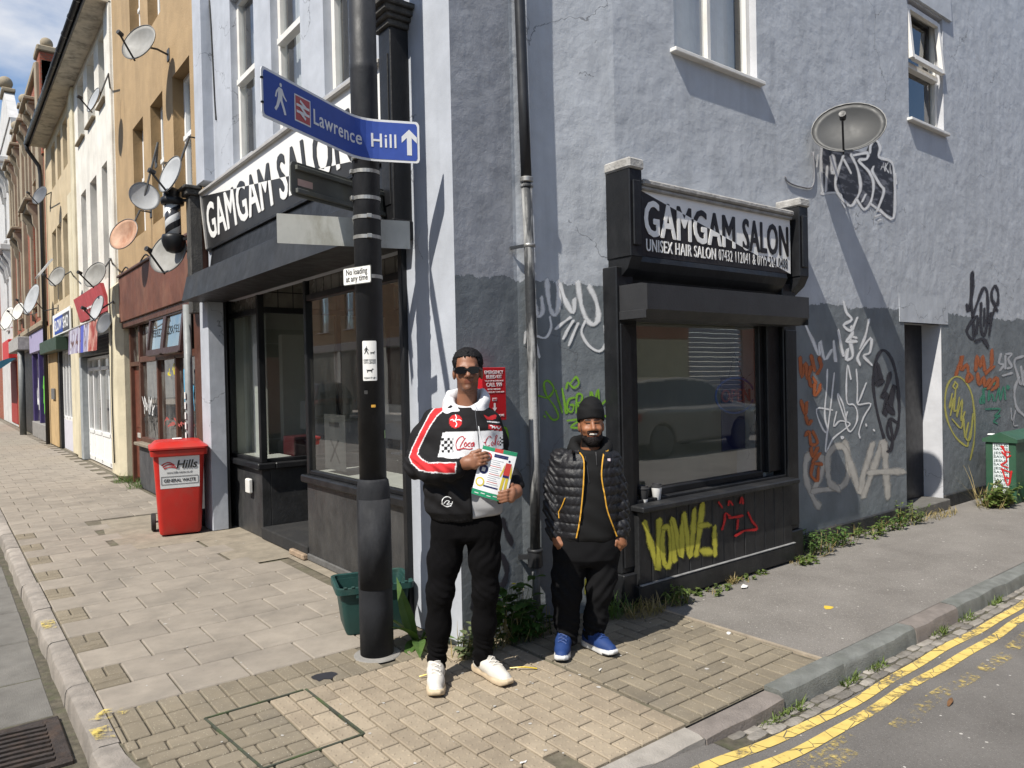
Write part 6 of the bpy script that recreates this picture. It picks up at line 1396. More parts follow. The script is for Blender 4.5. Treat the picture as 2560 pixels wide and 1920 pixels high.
tagp('graffiti', ZC_, [[(1030, 1215), (1050, 1120), (1055, 1000), (1040, 860), (1000, 780), (950, 755), (905, 800), (890, 900), (905, 1000), (950, 1090), (1010, 1140), (1020, 1110), (1050, 970)], [(945, 790), (935, 810), (950, 822), (960, 800), (945, 785)], [(950, 820), (940, 940), (955, 940)], [(930, 850), (915, 930), (940, 870), (920, 970)], [(970, 870), (955, 980), (985, 880), (980, 1000), (1000, 950)], [(930, 990), (980, 1040), (990, 970), (1000, 1090)], [(1020, 1010), (1005, 1090), (1030, 1100), (1045, 960)]], 9, G_y)
tagp('graffiti', ZC_, [[(950, 750), (970, 690), (985, 640), (980, 720), (1010, 690), (1020, 740)], [(1010, 780), (1020, 740), (1040, 760), (1020, 785)], [(1060, 720), (1070, 640), (1085, 700), (1100, 640), (1110, 720)], [(1150, 610), (1145, 700), (1110, 740), (1160, 700)], [(1070, 740), (1080, 800), (1105, 760), (1110, 810), (1140, 770)], [(1130, 820), (1175, 760), (1180, 800), (1150, 830)]], 15, G_or)
tagp('graffiti', ZC_, [[(1090, 870), (1085, 900), (1098, 900), (1096, 860)], [(1105, 830), (1108, 905), (1100, 830), (1130, 820)], [(1135, 830), (1130, 890), (1150, 850), (1160, 890)], [(1170, 890), (1190, 820), (1195, 885), (1215, 810), (1225, 880)], [(1235, 805), (1245, 815), (1238, 825), (1233, 808)], [(1115, 935), (1195, 935), (1165, 975), (1195, 970), (1160, 1000), (1180, 1015)], [(1165, 790), (1160, 800)]], 9, G_mint)
tagp('graffiti', ZC_, [[(1200, 630), (1190, 680), (1215, 690), (1195, 720)], [(1225, 640), (1225, 710)], [(1230, 630), (1260, 630), (1240, 660), (1260, 700), (1235, 710)], [(1210, 750), (1260, 735)], [(1330, 640), (1275, 665), (1290, 740), (1310, 800), (1330, 720)], [(1300, 760), (1275, 830), (1285, 920), (1330, 975)], [(1325, 800), (1310, 700)], (5, [(1255, 930), (1262, 1000), (1280, 940), (1270, 1020), (1292, 1025)])], 11, spray('grey white spray', (.45, .46, .48)))
# throw-up with black fill and white outline below the dish
ZT = (1600, 0, 2.304); mb = MB()
fill = [(1045, 840), (1310, 880), (1325, 820), (1365, 808), (1385, 860), (1380, 910), (1450, 940), (1465, 1060), (1455, 1250), (1370, 1205), (1340, 1185), (1290, 1200), (1245, 1150), (1215, 1180), (1140, 1110), (1050, 1110)]
c = (1240, 1020); vs = [wpt(ZT[0]+c[0]/ZT[2], c[1]/ZT[2], .0016)]+[wpt(ZT[0]+a/ZT[2], b/ZT[2], .0016) for a, b in fill]; n = len(fill)
mb.add(vs, [(0, i+1, (i+1) % n+1) for i in range(n)])
k = NT('streaky black fill'); f = k.ramp(k.noise(16, 4, .6, stretch=(.35, 1, 1.3)), .50, .62); M_fill = k.fin(k.mix(f, (.035, .036, .045), (.16, .165, .19)), .6, None, 0, .3); mb.build('graffiti', M_fill, bld)
tagp('graffiti', ZT, [[(1045, 850), (1042, 960), (1052, 1090), (1050, 1115), (1125, 1110), (1160, 1130)], [(1070, 1100), (1078, 960)], (20, [(1105, 900), (1110, 985), (1122, 980), (1112, 905)]), [(1170, 900), (1140, 990), (1125, 1060), (1150, 1130), (1210, 1185), (1245, 1150), (1270, 1080), (1255, 980), (1215, 890)], [(1175, 920), (1215, 995)], [(1230, 895), (1310, 880), (1305, 915), (1260, 925), (1320, 990), (1345, 1060), (1330, 1160), (1290, 1205), (1250, 1150)], [(1300, 1120), (1280, 1160)], [(1325, 880), (1330, 830), (1362, 810), (1384, 850), (1378, 905), (1450, 935), (1468, 1050), (1460, 1255), (1380, 1210), (1330, 1175)], [(1345, 960), (1340, 990), (1380, 1060), (1405, 1100), (1375, 1190), (1365, 1215)], (8, [(1160, 1160), (1180, 1195)]), (8, [(1178, 1158), (1196, 1185)]), (8, [(1355, 1245), (1385, 1235)]), (8, [(1372, 1268), (1388, 1262)]), (8, [(1025, 890), (1018, 960)]), (8, [(1472, 1000), (1478, 1060)])], 13, G_w)
tagp('graffiti', ZT, [[(1388, 975), (1402, 935), (1410, 985)], [(1392, 962), (1408, 962)], [(1416, 940), (1412, 985)], [(1430, 935), (1415, 962), (1428, 990)], [(1432, 995), (1440, 945), (1446, 1000)]], 5, G_w, smooth=0)
# thick yellow and thin red on the boarded riser
ZP = (1480, 1150, 3.456)
tagp('graffiti', ZP, [[(455, 540), (490, 660), (540, 850), (570, 945), (575, 800), (582, 520)], [(625, 580), (610, 680), (615, 840), (650, 925), (680, 860), (685, 700), (660, 580), (620, 590)], [(715, 870), (705, 700), (697, 500), (740, 680), (775, 840), (780, 640), (795, 470)], [(795, 470), (820, 620), (850, 840), (870, 640), (885, 430)], [(900, 820), (925, 640), (955, 385)], (50, [(940, 570), (1005, 560)]), (60, [(960, 790), (1020, 790)]), (34, [(1060, 580), (1060, 700), (1065, 820)])], 36, G_yel, ppt)
tagp('graffiti', ZP, [[(1095, 365), (1125, 410)], [(1180, 390), (1185, 355), (1215, 385)], [(1280, 370), (1295, 325), (1305, 375)], [(1125, 600), (1145, 530), (1155, 460), (1195, 490)], [(1185, 500), (1260, 490), (1300, 480)], [(1255, 595), (1262, 520)], [(1350, 455), (1385, 530), (1422, 575), (1415, 600), (1320, 610), (1240, 655)]], 16, G_rd, ppt)
ZL = (1000, 1250, 3.017)
tagp('graffiti', ZL, [[(775, 150), (800, 230), (840, 325)], [(735, 390), (780, 440), (805, 530), (790, 610), (740, 670), (700, 655)], [(690, 480), (720, 540), (690, 620), (730, 640)], [(720, 700), (740, 790), (730, 860), (700, 900)], [(560, 720), (550, 820)]], 32, G_k)
tagp('graffiti', (1000, 850, 3.685), [[(915, 705), (925, 760)], [(945, 810), (978, 815), (990, 880), (988, 990), (965, 930)]], 18, G_gr)
tagp('graffiti', ZL, [[(1404, 600), (1400, 700)]], 20, G_yel)
# ================================================================ people: continuous surfaces grown from distance fields
UH = Vector((.7887, -.6148, 0)).normalized(); VH = Vector((-.6148, -.7887, 0)).normalized()
def a3(*p): return np.array(p, np.float32)
def cap(P, a, b, ra, rb):
    a, b = a3(*a), a3(*b); ba = b-a; q = [P[i]-a[i] for i in range(3)]
    t = np.clip((q[0]*ba[0]+q[1]*ba[1]+q[2]*ba[2])/float(ba@ba), 0, 1)
    return np.sqrt(sum((q[i]-ba[i]*t)**2 for i in range(3)))-(ra+(rb-ra)*t)
def ell(P, c, r):
    q = [(P[i]-c[i])/r[i] for i in range(3)]; k0 = np.sqrt(q[0]**2+q[1]**2+q[2]**2); k1 = np.sqrt(sum((q[i]/r[i])**2 for i in range(3)))+1e-6
    return k0*(k0-1)/k1
def loftz(P, zs, cu, cv, ru, rv, e=2.3, ends=True):
    Z = P[2]; f = lambda a: np.interp(Z, zs, a).astype(np.float32)
    a, b = f(ru), f(rv); du = np.abs((P[0]-f(cu))/a); dv = np.abs((P[1]-f(cv))/b)
    d = ((du**e+dv**e)**(1/e)-1)*np.minimum(a, b)
    if ends: d = smax(d, np.maximum(zs[0]-Z, Z-zs[-1]), .02)
    return d
def smin(a, b, k): h = np.clip(.5+.5*(b-a)/k, 0, 1); return b*(1-h)+a*h-k*h*(1-h)
def smax(a, b, k): return -smin(-a, -b, k)
def chain(P, pts, k=.03):
    d = None
    for (a, ra), (b, rb) in zip(pts, pts[1:]):
        q = cap(P, a, b, ra, rb); d = q if d is None else smin(d, q, k)
    return d
def wav(P, f, s=0): return np.sin(P[0]*f+1.3*np.sin(P[2]*f*.7+s)+s)*np.sin(P[1]*f*1.1+s*2)*np.sin(P[2]*f*.9+1.1*np.sin(P[0]*f*.6)+s*3)
def nets(fn, lo, hi, h):
    n = [int((hi[i]-lo[i])/h)+2 for i in range(3)]; ax = [np.float32(lo[i])+np.arange(n[i], dtype=np.float32)*np.float32(h) for i in range(3)]
    V = fn(np.meshgrid(*ax, indexing='ij')).astype(np.float32); S = V < 0
    c = [slice(None, -1), slice(1, None)]; cor = [(i, j, k) for i in (0, 1) for j in (0, 1) for k in (0, 1)]
    cnt = sum(S[c[i], c[j], c[k]].astype(np.int8) for i, j, k in cor); act = (cnt > 0) & (cnt < 8)
    I = np.argwhere(act); idx = -np.ones(act.shape, np.int64); idx[act] = np.arange(len(I))
    acc = np.zeros((len(I), 3)); num = np.zeros(len(I))
    for a in range(8):
        for b in range(a+1, 8):
            da = np.array(cor[b])-np.array(cor[a])
            if np.abs(da).sum() != 1: continue
            A = I+cor[a]; B = I+cor[b]; va = V[A[:, 0], A[:, 1], A[:, 2]]; vb = V[B[:, 0], B[:, 1], B[:, 2]]; m = (va < 0) != (vb < 0)
            t = (va/(va-vb+1e-12))[m]; acc[m] += A[m]+(B[m]-A[m])*t[:, None]; num[m] += 1
    pts = (acc/num[:, None])*h+np.array(lo)
    F = []
    for d in range(3):
        o = [(1, 2), (2, 0), (0, 1)][d]; sl0 = [slice(None)]*3; sl1 = [slice(None)]*3; sl0[d] = slice(None, -1); sl1[d] = slice(1, None)
        X = S[tuple(sl0)] != S[tuple(sl1)]; E = np.argwhere(X); ok = (E[:, o[0]] > 0) & (E[:, o[1]] > 0) & (E[:, o[0]] < n[o[0]]-1) & (E[:, o[1]] < n[o[1]]-1); E = E[ok]
        q = []
        for (da, db) in ((-1, -1), (0, -1), (0, 0), (-1, 0)):
            C = E.copy(); C[:, o[0]] += da; C[:, o[1]] += db; q.append(idx[C[:, 0], C[:, 1], C[:, 2]])
        q = np.stack(q, 1); fl = S[E[:, 0], E[:, 1], E[:, 2]]; q[~fl] = q[~fl][:, ::-1]; F.append(q)
    return pts, np.concatenate(F)
def inpoly(x, y, poly):
    r = np.zeros(len(x), bool); n = len(poly)
    for i in range(n):
        (x0, y0), (x1, y1) = poly[i], poly[(i+1) % n]; c = ((y0 > y) != (y1 > y)) & (x < (x1-x0)*(y-y0)/(y1-y0+1e-12)+x0); r ^= c
    return r
def pdist(x, y, poly, closed=True):
    d = np.full(len(x), 1e9); n = len(poly)
    for i in range(n if closed else n-1):
        (x0, y0), (x1, y1) = poly[i], poly[(i+1) % n]; L2 = (x1-x0)**2+(y1-y0)**2+1e-12
        t = np.clip(((x-x0)*(x1-x0)+(y-y0)*(y1-y0))/L2, 0, 1); d = np.minimum(d, np.hypot(x-x0-t*(x1-x0), y-y0-t*(y1-y0)))
    return d
def cloth(name, rough=.8, bs=300, bd=.0012, sheen=.0, spec=.25, coat=0.0):
    if name in MATS: return MATS[name]
    k = NT(name); at = k.n('ShaderNodeAttribute'); at.attribute_name = 'Col'
    v = k.ramp(k.noise(14, 5), .3, .7); c = k.mix(.22, at.outputs['Color'], k.mix(v, (.6, .6, .6), (1, 1, 1)), 'MULTIPLY')
    k.fin(c, rough, k.bump(k.noise(bs, 3, .6), bd), 0, spec)
    if sheen: k.b.inputs['Sheen Weight'].default_value = sheen
    MATS[name] = k.m; return k.m
M_cloth = cloth('woven cloth', .82); M_nylon = cloth('quilted nylon', .50, 140, .0022, 0, .4); M_skin = cloth('skin', .50, 260, .0006, 0, .45); M_jean = cloth('jersey and denim', .95, 420, .0012, 0, .12); M_shoe = cloth('shoe', .65, 500, .0008); M_hairm = cloth('hair', .7, 500, .002)
class Person:
    def __init__(s, O, label):
        s.O = Vector(O); s.e = empty('person', s.O, label, 'person')
    def loc(s, px, py, v=0.0):
        d = ray(px, py); t = ((s.O+VH*v-CAM).dot(VH))/d.dot(VH); p = CAM+d*t-s.O; return (p.dot(UH), v, p.z)
    def w(s, p): return s.O+UH*p[0]+VH*p[1]+Vector((0, 0, p[2]))
    def grow(s, name, fn, lo, hi, h, mat, col, parent=None, sm=1):
        pts, F = nets(fn, lo, hi, h)
        # relax a little
        for _ in range(sm):
            acc = np.zeros_like(pts); num = np.zeros(len(pts))
            for a in range(4):
                for b in ((a+1) % 4, (a+3) % 4):
                    np.add.at(acc, F[:, a], pts[F[:, b]]); np.add.at(num, F[:, a], 1)
            num[num == 0] = 1; pts = pts*.45+.55*acc/num[:, None]
        C = col(pts) if callable(col) else np.tile(np.array(col, float), (len(pts), 1))
        U, Vv, O = np.array(UH), np.array(VH), np.array(s.O); W = O+pts[:, :1]*U+pts[:, 1:2]*Vv+pts[:, 2:]*np.array((0, 0, 1.0))
        me = bpy.data.meshes.new(name); me.vertices.add(len(W)); me.vertices.foreach_set('co', W.ravel())
        me.loops.add(F.size); me.loops.foreach_set('vertex_index', F.ravel().astype(np.int32)); me.polygons.add(len(F))
        me.polygons.foreach_set('loop_start', np.arange(0, F.size, 4, dtype=np.int32)); me.polygons.foreach_set('loop_total', np.full(len(F), 4, np.int32))
        me.update(calc_edges=True); me.polygons.foreach_set('use_smooth', [True]*len(F))
        ca = me.color_attributes.new('Col', 'FLOAT_COLOR', 'POINT'); ca.data.foreach_set('color', np.concatenate([C, np.ones((len(C), 1))], 1).ravel().astype(np.float32))
        me.materials.append(mat); me.validate(); o = bpy.data.objects.new(name, me); COL.objects.link(o); adopt(o, parent or s.e)
        s.last = (W, F); return o
    def bvh(s): return BVHTree.FromPolygons([Vector(p) for p in s.last[0]], [tuple(int(i) for i in f) for f in s.last[1]])
LIN = lambda h: np.array(srgb(h))
def shoe(p, name, heel, toe, up, so_, W=.05, H=1.0, accent=None):
    a = np.array(heel, float); b = np.array(toe, float); L_ = np.hypot(*(b-a)); d = (b-a)/L_; nrm = np.array((d[1], -d[0]))
    def T(P): du, dv = P[0]-a[0], P[1]-a[1]; return (du*d[0]+dv*d[1], du*nrm[0]+dv*nrm[1], P[2])
    def fn(P):
        s_, w_, z = T(P); Q = (s_, w_, z)
        wid = np.interp(s_, [0, .1*L_, .35*L_, .7*L_, .9*L_, L_], [W*.55, W*.82, W*.78, W*1.02, W*.86, W*.4]).astype(np.float32)
        sole = np.maximum(np.abs(w_)-wid, np.maximum(-s_+.002, s_-L_+.002)); sole = smax(sole, np.maximum(z-.036-.012*np.clip((s_-L_*.8)/(L_*.2), 0, 1)-.01*np.clip(1-s_/(L_*.3), 0, 1), .004-z+.02*np.clip((s_-L_*.86)/(L_*.14), 0, 1)), .012)
        u = chain(Q, [((.20*L_, 0, .075*H), .040), ((.38*L_, 0, .070*H), .044), ((.62*L_, 0, .048), .042), ((.84*L_, 0, .036), .037)], .03)
        u = smin(u, cap(Q, (.17*L_, 0, .05), (.20*L_, 0, .118*H), .042, .040), .025); u = smax(u, .024-z, .01)
        return smin(sole, u, .006)
    def col(q):
        s_, w_, z = T((q[:, 0], q[:, 1], q[:, 2])); c = np.tile(np.array(up), (len(q), 1)); zs = .040+.010*np.clip((s_-L_*.8)/(L_*.2), 0, 1)+.012*np.clip(1-s_/(L_*.35), 0, 1)
        m = z < zs; c[m] = so_; 
        if accent is not None: c[(z < .02) & (s_ > .75*L_)] = accent
        t = (np.abs(w_) < .022) & (s_ > .36*L_) & (s_ < .66*L_) & (z > .07); c[t] = np.array(up)*.72
        return c
    cu = (a+b)/2; R_ = L_/2+.07
    o = p.grow(name, fn, (cu[0]-R_, cu[1]-R_, -.01), (cu[0]+R_, cu[1]+R_, .19), .0052, M_shoe, col)
    bv = p.bvh(); mb = MB()
    for i in range(6):
        s_ = (.38+.052*i)*L_; pr = []
        for w_ in np.linspace(-.026, .026, 6):
            ww = w_*(1 if i % 2 else 1); q = a+d*(s_+.012*(w_/.026)*(1 if i % 2 else -1))+nrm*ww; W0 = p.w((q[0], q[1], .3)); h = bv.ray_cast(W0, Vector((0, 0, -1)))
            if h[0] is not None: pr.append(h[0]+Vector((0, 0, .003)))
        if len(pr) > 2: mb.tube(pr, .0035, 5)
    l = mb.build('laces', flat('lace %s' % name+str(round(up[0], 2)), tuple(np.clip(np.array(up)*1.15, 0, 1))), o, kind='stuff'); return o
def hand(p, name, wrist, palm, fingers, thumb, col, parent=None, extra=()):
    allp = np.array([wrist, palm]+[q for f in fingers+[thumb] for q in f]); lo = allp.min(0)-.03; hi = allp.max(0)+.03
    def fn(P):
        d = cap(P, wrist, palm, .026, .030)
        kn = [f[0] for f in fingers]; d = smin(d, cap(P, palm, kn[1], .029, .017), .02); d = smin(d, cap(P, palm, kn[2], .029, .016), .02)
        d = smin(d, cap(P, kn[0], kn[-1], .0155, .0145), .015); d = smin(d, cap(P, palm, kn[-1], .024, .015), .02)
        for i, f in enumerate(fingers):
            r0 = (.0105, .0108, .0104, .0092)[i]; q = chain(P, [(f[j], r0*(1-.10*j)) for j in range(len(f))], .006); d = smin(d, q, .006)
        q = chain(P, [(thumb[j], .0125*(1-.10*j)) for j in range(len(thumb))], .008); return smin(d, q, .010)
    return p.grow(name, fn, lo, hi, .0034, M_skin, col, parent)
def sdfhead(P, c, tilt=0):
    pass
# ---------------------------------------------------------------- first man
O1 = at_z(1148, 1698)
p1 = Person(O1, 'tall man in black and red racing jacket and sunglasses holding a leaflet')
SK1 = LIN('#845a44'); BLK = LIN('#1a191b')*.8; RED = np.array((.46, .022, .026)); WHT = np.array((.70, .70, .71))
def head1(P):
    Q = P
    d = ell(Q, (.085, -.018, 1.765), (.073, .094, .090)); d = smin(d, ell(Q, (.086, .022, 1.69), (.058, .070, .072)), .035)
    d = smin(d, ell(Q, (.088, .070, 1.634), (.024, .024, .020)), .022)
    d = smin(d, cap(Q, (.090, .078, 1.745), (.095, .103, 1.704), .009, .0135), .012); d = smin(d, cap(Q, (.080, .090, 1.699), (.110, .090, 1.699), .0085, .0085), .010)
    d = smin(d, cap(Q, (.052, .070, 1.752), (.122, .070, 1.752), .011, .011), .018)                  # brow
    d = smin(d, cap(Q, (.074, .083, 1.676), (.114, .083, 1.676), .0075, .0075), .008); d = smin(d, cap(Q, (.078, .081, 1.664), (.110, .081, 1.664), .0085, .0085), .007)
    d = smin(d, ell(Q, (.046, .045, 1.70), (.020, .028, .022)), .02); d = smin(d, ell(Q, (.126, .045, 1.70), (.020, .028, .022)), .02)
    for s_ in (-1, 1): d = smin(d, ell(Q, (.085+s_*.076, -.012, 1.712), (.011, .020, .032)), .008)
    d = smin(d, cap(Q, (.072, -.020, 1.50), (.083, -.008, 1.64), .060, .054), .03)
    return d
def chead1(q):
    c = np.tile(SK1, (len(q), 1)); u, v, z = q.T
    lip = (np.abs(u-.094) < .022) & (z > 1.658) & (z < 1.683) & (v > .075); c[lip] = SK1*np.array((.85, .62, .62))
    mo = (np.abs(u-.094) < .030) & (z > 1.684) & (z < 1.694) & (v > .07); c[mo] = SK1*.5
    bd = (z < 1.664) & (z > 1.60) & (v > .0); c[bd] *= .72
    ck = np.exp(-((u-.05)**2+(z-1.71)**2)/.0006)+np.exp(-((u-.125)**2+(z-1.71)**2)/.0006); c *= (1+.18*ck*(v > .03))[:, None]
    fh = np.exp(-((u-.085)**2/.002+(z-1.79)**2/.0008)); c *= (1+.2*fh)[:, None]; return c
hd = p1.grow('head', head1, (-.03, -.14, 1.48), (.20, .14, 1.88), .0042, M_skin, chead1)
def hair1(P):
    d = ell(P, (.085, -.030, 1.782), (.086, .104, .080)); d = np.minimum(d, ell(P, (.085, -.045, 1.74), (.083, .085, .075)))
    cut = np.maximum(.034-P[1]+np.abs(P[0]-.085)*.25, -(1.806-P[2]+.0*P[0])); d = smax(d, -np.maximum(.040-P[1]+0*P[0], P[2]-1.802), .012)
    d = smax(d, -np.maximum(P[2]-1.735, .0-P[1]-.03), .01)
    n = np.sin(P[0]*330+2*np.sin(P[2]*210))*np.sin(P[1]*310+2*np.sin(P[0]*190))*np.sin(P[2]*320+2*np.sin(P[1]*220)); return d-.0055*n-.003*wav(P, 140)
p1.grow('hair', hair1, (-.03, -.16, 1.64), (.20, .11, 1.885), .0042, M_hairm, LIN('#121013')*.8, hd, sm=0)
# sunglasses
sg_ = MB(); W1 = p1.w
for s_ in (-1, 1):
    c = (.088+s_*.034, .101, 1.731); ring = []
    for i in range(14):
        a = 2*math.pi*i/14; e = 3.2; r = (abs(math.cos(a))**e+abs(math.sin(a))**e)**(-1/e); ring.append((c[0]+.031*r*math.cos(a), c[1]-.012*abs(c[0]+.031*r*math.cos(a)-.088)/.06, c[2]+(.0215*r*math.sin(a) if math.sin(a) > 0 else .019*r*math.sin(a))))
    sg_.add([W1(q) for q in ring]+[W1((q[0], q[1]+.006, q[2])) for q in ring], [tuple(range(14)), tuple(range(27, 13, -1))]+[(i, (i+1) % 14, 14+(i+1) % 14, 14+i) for i in range(14)])
sg_.bar(W1((.074, .104, 1.738)), W1((.102, .104, 1.738)), .008, .010)
for s_ in (-1, 1): sg_.bar(W1((.088+s_*.064, .088, 1.742)), W1((.085+s_*.080, -.01, 1.732)), .006, .013)
sg_.build('sunglasses', flat('sunglass black', (.006, .006, .007), .22, 0, .25), hd)
# trousers
def jeans(P):
    d = loftz(P, [.785, .82, .87, .97], [.058, .058, .058, .056], [-.005, -.01, -.01, 0], [.17, .19, .196, .185], [.105, .128, .128, .12])
    d = smax(d, P[2]-.96, .01)
    l = chain(P, [((-.030, 0, .85), .104), ((-.068, .012, .67), .086), ((-.094, .022, .50), .070), ((-.110, -.004, .30), .064), ((-.126, -.012, .075), .050)], .05)
    r = chain(P, [((.148, 0, .85), .104), ((.158, .008, .67), .082), ((.158, .012, .50), .066), ((.146, -.022, .30), .062), ((.131, -.055, .095), .052)], .05)
    legs = smin(l, r, .012); legs = smax(legs, .052-P[2]+.0*P[0], .01); d = smin(d, legs, .025)
    z = P[2]; st = np.exp(-((z-.12)/.09)**2); kn = np.exp(-((z-.50)/.09)**2); hp = np.exp(-((z-.72)/.08)**2)
    wr = st*.006*np.sin(z*150+P[0]*60+3*np.sin(P[1]*40+z*25))+kn*.0028*np.sin(z*95+P[0]*90+3*np.sin(P[1]*30+z*18))+hp*.003*np.sin(z*70-np.abs(P[0]-.06)*130+2*np.sin(P[0]*30+z*20))
    return d-wr-.0016*wav(P, 70, 1)-.0022*np.exp(-((np.mod(z*9+P[0]*5+1.2*np.sin(P[1]*22+z*9), 1)-.5)/.10)**2)*(kn+hp+st)
def cjean(q):
    c = np.tile(LIN('#0f0e10')*.6, (len(q), 1)); f = .5+.5*np.sin(q[:, 2]*60+3*np.sin(q[:, 0]*25)); c *= (1+.35*f*np.exp(-((q[:, 2]-.6)/.25)**2))[:, None]; return c
p1.grow('trousers', jeans, (-.25, -.19, .03), (.33, .18, .98), .0062, M_jean, cjean)
shoe(p1, 'shoe', (-.138, -.075), (-.102, .262), (.60, .57, .52), (.52, .42, .29), .053)
shoe(p1, 'shoe', (.082, -.135), (.292, .135), (.58, .55, .50), (.50, .40, .28), .053)
# hoodie (white) : neck hood and hem
def hoodie(P):
    t = loftz(P, [.925, .98, 1.2, 1.45, 1.53], [.07, .07, .065, .06, .06], [.0]*5, [.185, .20, .20, .18, .11], [.135, .145, .14, .12, .09]); t = t-.003*np.sin(P[2]*60+P[0]*30)
    a = np.arctan2(P[1]+.015, P[0]-.076); rr = np.sqrt(((P[0]-.076)/1.08)**2+((P[1]+.015)/.92)**2); fr = np.clip(np.sin(a), 0, 1)**2; zc = 1.556-.040*np.sin(a)-.030*fr; q = np.sqrt((rr-.094+.012*fr)**2+((P[2]-zc)*.62)**2)-(.030-.012*fr); q = q-.004*np.sin(a*5+P[2]*60)-.002*np.sin(P[0]*120)
    return smin(t, q, .03)
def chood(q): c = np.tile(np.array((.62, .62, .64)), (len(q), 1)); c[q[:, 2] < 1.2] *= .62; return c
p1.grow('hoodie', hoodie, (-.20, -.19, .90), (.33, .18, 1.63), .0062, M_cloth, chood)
# jacket
W1L = (.045, .205, 1.222); W1R = (.342, .185, 1.100)
def jacket(P):
    d = loftz(P, [.905, .925, .96, 1.03, 1.15, 1.30, 1.42, 1.49, 1.545], [.052, .052, .048, .044, .044, .048, .054, .06, .065], [0, 0, 0, 0, 0, 0, -.005, -.01, -.015], [.186, .192, .214, .218, .216, .212, .200, .155, .112], [.135, .14, .158, .165, .165, .162, .145, .12, .09], 2.4)
    L_ = chain(P, [((-.105, -.01, 1.445), .078), ((-.165, -.005, 1.34), .078), ((-.192, .045, 1.215), .072), ((-.10, .14, 1.195), .068), ((.0, .195, 1.212), .056), ((.028, .205, 1.218), .046)], .05)
    R_ = chain(P, [((.198, -.01, 1.430), .074), ((.226, -.02, 1.32), .068), ((.248, -.01, 1.19), .062), ((.305, .09, 1.13), .055), ((.338, .165, 1.108), .046)], .05)
    fw = .0065*np.sin(P[0]*85+P[2]*95+2*np.sin(P[2]*30))*np.clip((1.36-P[2])*6, 0, 1)
    d = smin(d, L_-.8*fw, .035); d = smin(d, R_-.8*fw, .035)
    hem = np.exp(-((P[2]-.918)/.014)**2); d = d-hem*.003*np.sin(P[0]*320+P[1]*320)
    d = d-.005*np.exp(-((P[2]-1.02)/.09)**2)*np.sin(P[0]*45+P[2]*60+1.5*np.sin(P[0]*20))-.0025*wav(P, 45, 2)-.002*np.sin(P[2]*55+P[0]*35+2*np.sin(P[0]*18))
    # open below the zip on the image-right side; neck left open for the hood
    cut = np.maximum(np.maximum(.098+.05*(1.08-P[2])-P[0], P[0]-.235-.0*P[2]), np.maximum(.02-P[1], P[2]-1.10)); d = smax(d, -cut, .012)
    nk = ell(P, (.076, .02, 1.585), (.095, .095, .072)); d = smax(d, -nk, .012)
    return d
lo_, s_ = (1000, 850), 3.685
def Z1(pts): 
    o = []
    for a, b in pts: q = p1.loc(1000+a/3.685, 850+b/3.685, .12); o.append((q[0], q[2]))
    return o
RB = Z1([(385, 570), (475, 572), (400, 640), (330, 700), (262, 800), (212, 900), (165, 1000), (155, 1060), (205, 1098), (280, 1120), (400, 1112), (530, 1106), (522, 1195), (300, 1192), (190, 1182), (112, 1130), (84, 1085), (108, 1000), (158, 900), (205, 800), (262, 690), (330, 600)])
WB = Z1([(395, 850), (560, 838), (720, 838), (860, 838), (945, 852), (950, 1010), (760, 1060), (640, 1072), (358, 1066)])
CK1 = Z1([(384, 900), (495, 1030)]); CK2 = Z1([(915, 905), (950, 985)])
def cjack(q):
    u, v, z = q.T; c = np.tile(BLK, (len(q), 1)); fr = v > -.03; f2 = v > .03
    m = inpoly(u, z, WB) & f2; c[m] = WHT
    # black and white checks at both ends of the white band
    for cr_ in (CK1, CK2):
        x0, x1 = cr_[0][0], cr_[1][0]; zt, zb_ = cr_[0][1], cr_[1][1]; k_ = f2 & (u > x0) & (u < x1) & (z < zt) & (z > zb_); q_ = (zt-zb_)/5
        ck = (np.floor((u-x0)/q_)+np.floor((z-zb_)/q_)) % 2 == 0; c[k_ & ck] = BLK
    o = Z1([(512, 748)])[0]; cm = f2 & (np.hypot(u-o[0], z-o[1]) < .036); c[cm] = RED*1.1
    a = Z1([(815, 780), (935, 800), (935, 850), (815, 820)]); k_ = inpoly(u, z, a) & f2; c[k_] = RED
    a = Z1([(765, 688), (810, 715), (845, 700), (895, 690), (880, 730), (850, 742), (800, 735)]); k_ = inpoly(u, z, a) & f2; c[k_] = RED
    a = Z1([(800, 750), (918, 764), (918, 774), (800, 758)]); k_ = inpoly(u, z, a) & f2; c[k_] = WHT
    i = inpoly(u, z, RB) & fr; dd = pdist(u, z, RB); pi = (~i) & (dd < .0055) & fr; c[pi] = WHT*.95; c[i] = RED*1.15
    k_ = (z > .985) & (z < 1.0) & False; return c
jk = p1.grow('jacket', jacket, (-.29, -.20, .895), (.42, .27, 1.60), .0046, M_cloth, cjack)
bvJ = p1.bvh()
def onJ(px, py, l):
    q = p1.loc(px, py, .16); W0 = p1.w((q[0], .6, q[2])); h = bvJ.ray_cast(W0, -VH); b = h[0] if h[0] is not None else p1.w((q[0], .15, q[2])); return b+VH*(l+.001)
def jt(name, strokes, width, mat, sm=3):
    mb = MB()
    for i, st in enumerate(strokes): ribbon(mb, [(1000+a/3.685, 850+b/3.685) for a, b in st], width/3.685, onJ, .001+.0003*i, smooth=sm, drop=.000005)
    mb.e = [1.0]*len(mb.v); return mb.build(name, mat, jk)
M_cr = flat('print red', (.42, .02, .03), .6); M_cw_ = flat('print white', (.7, .7, .7), .6)
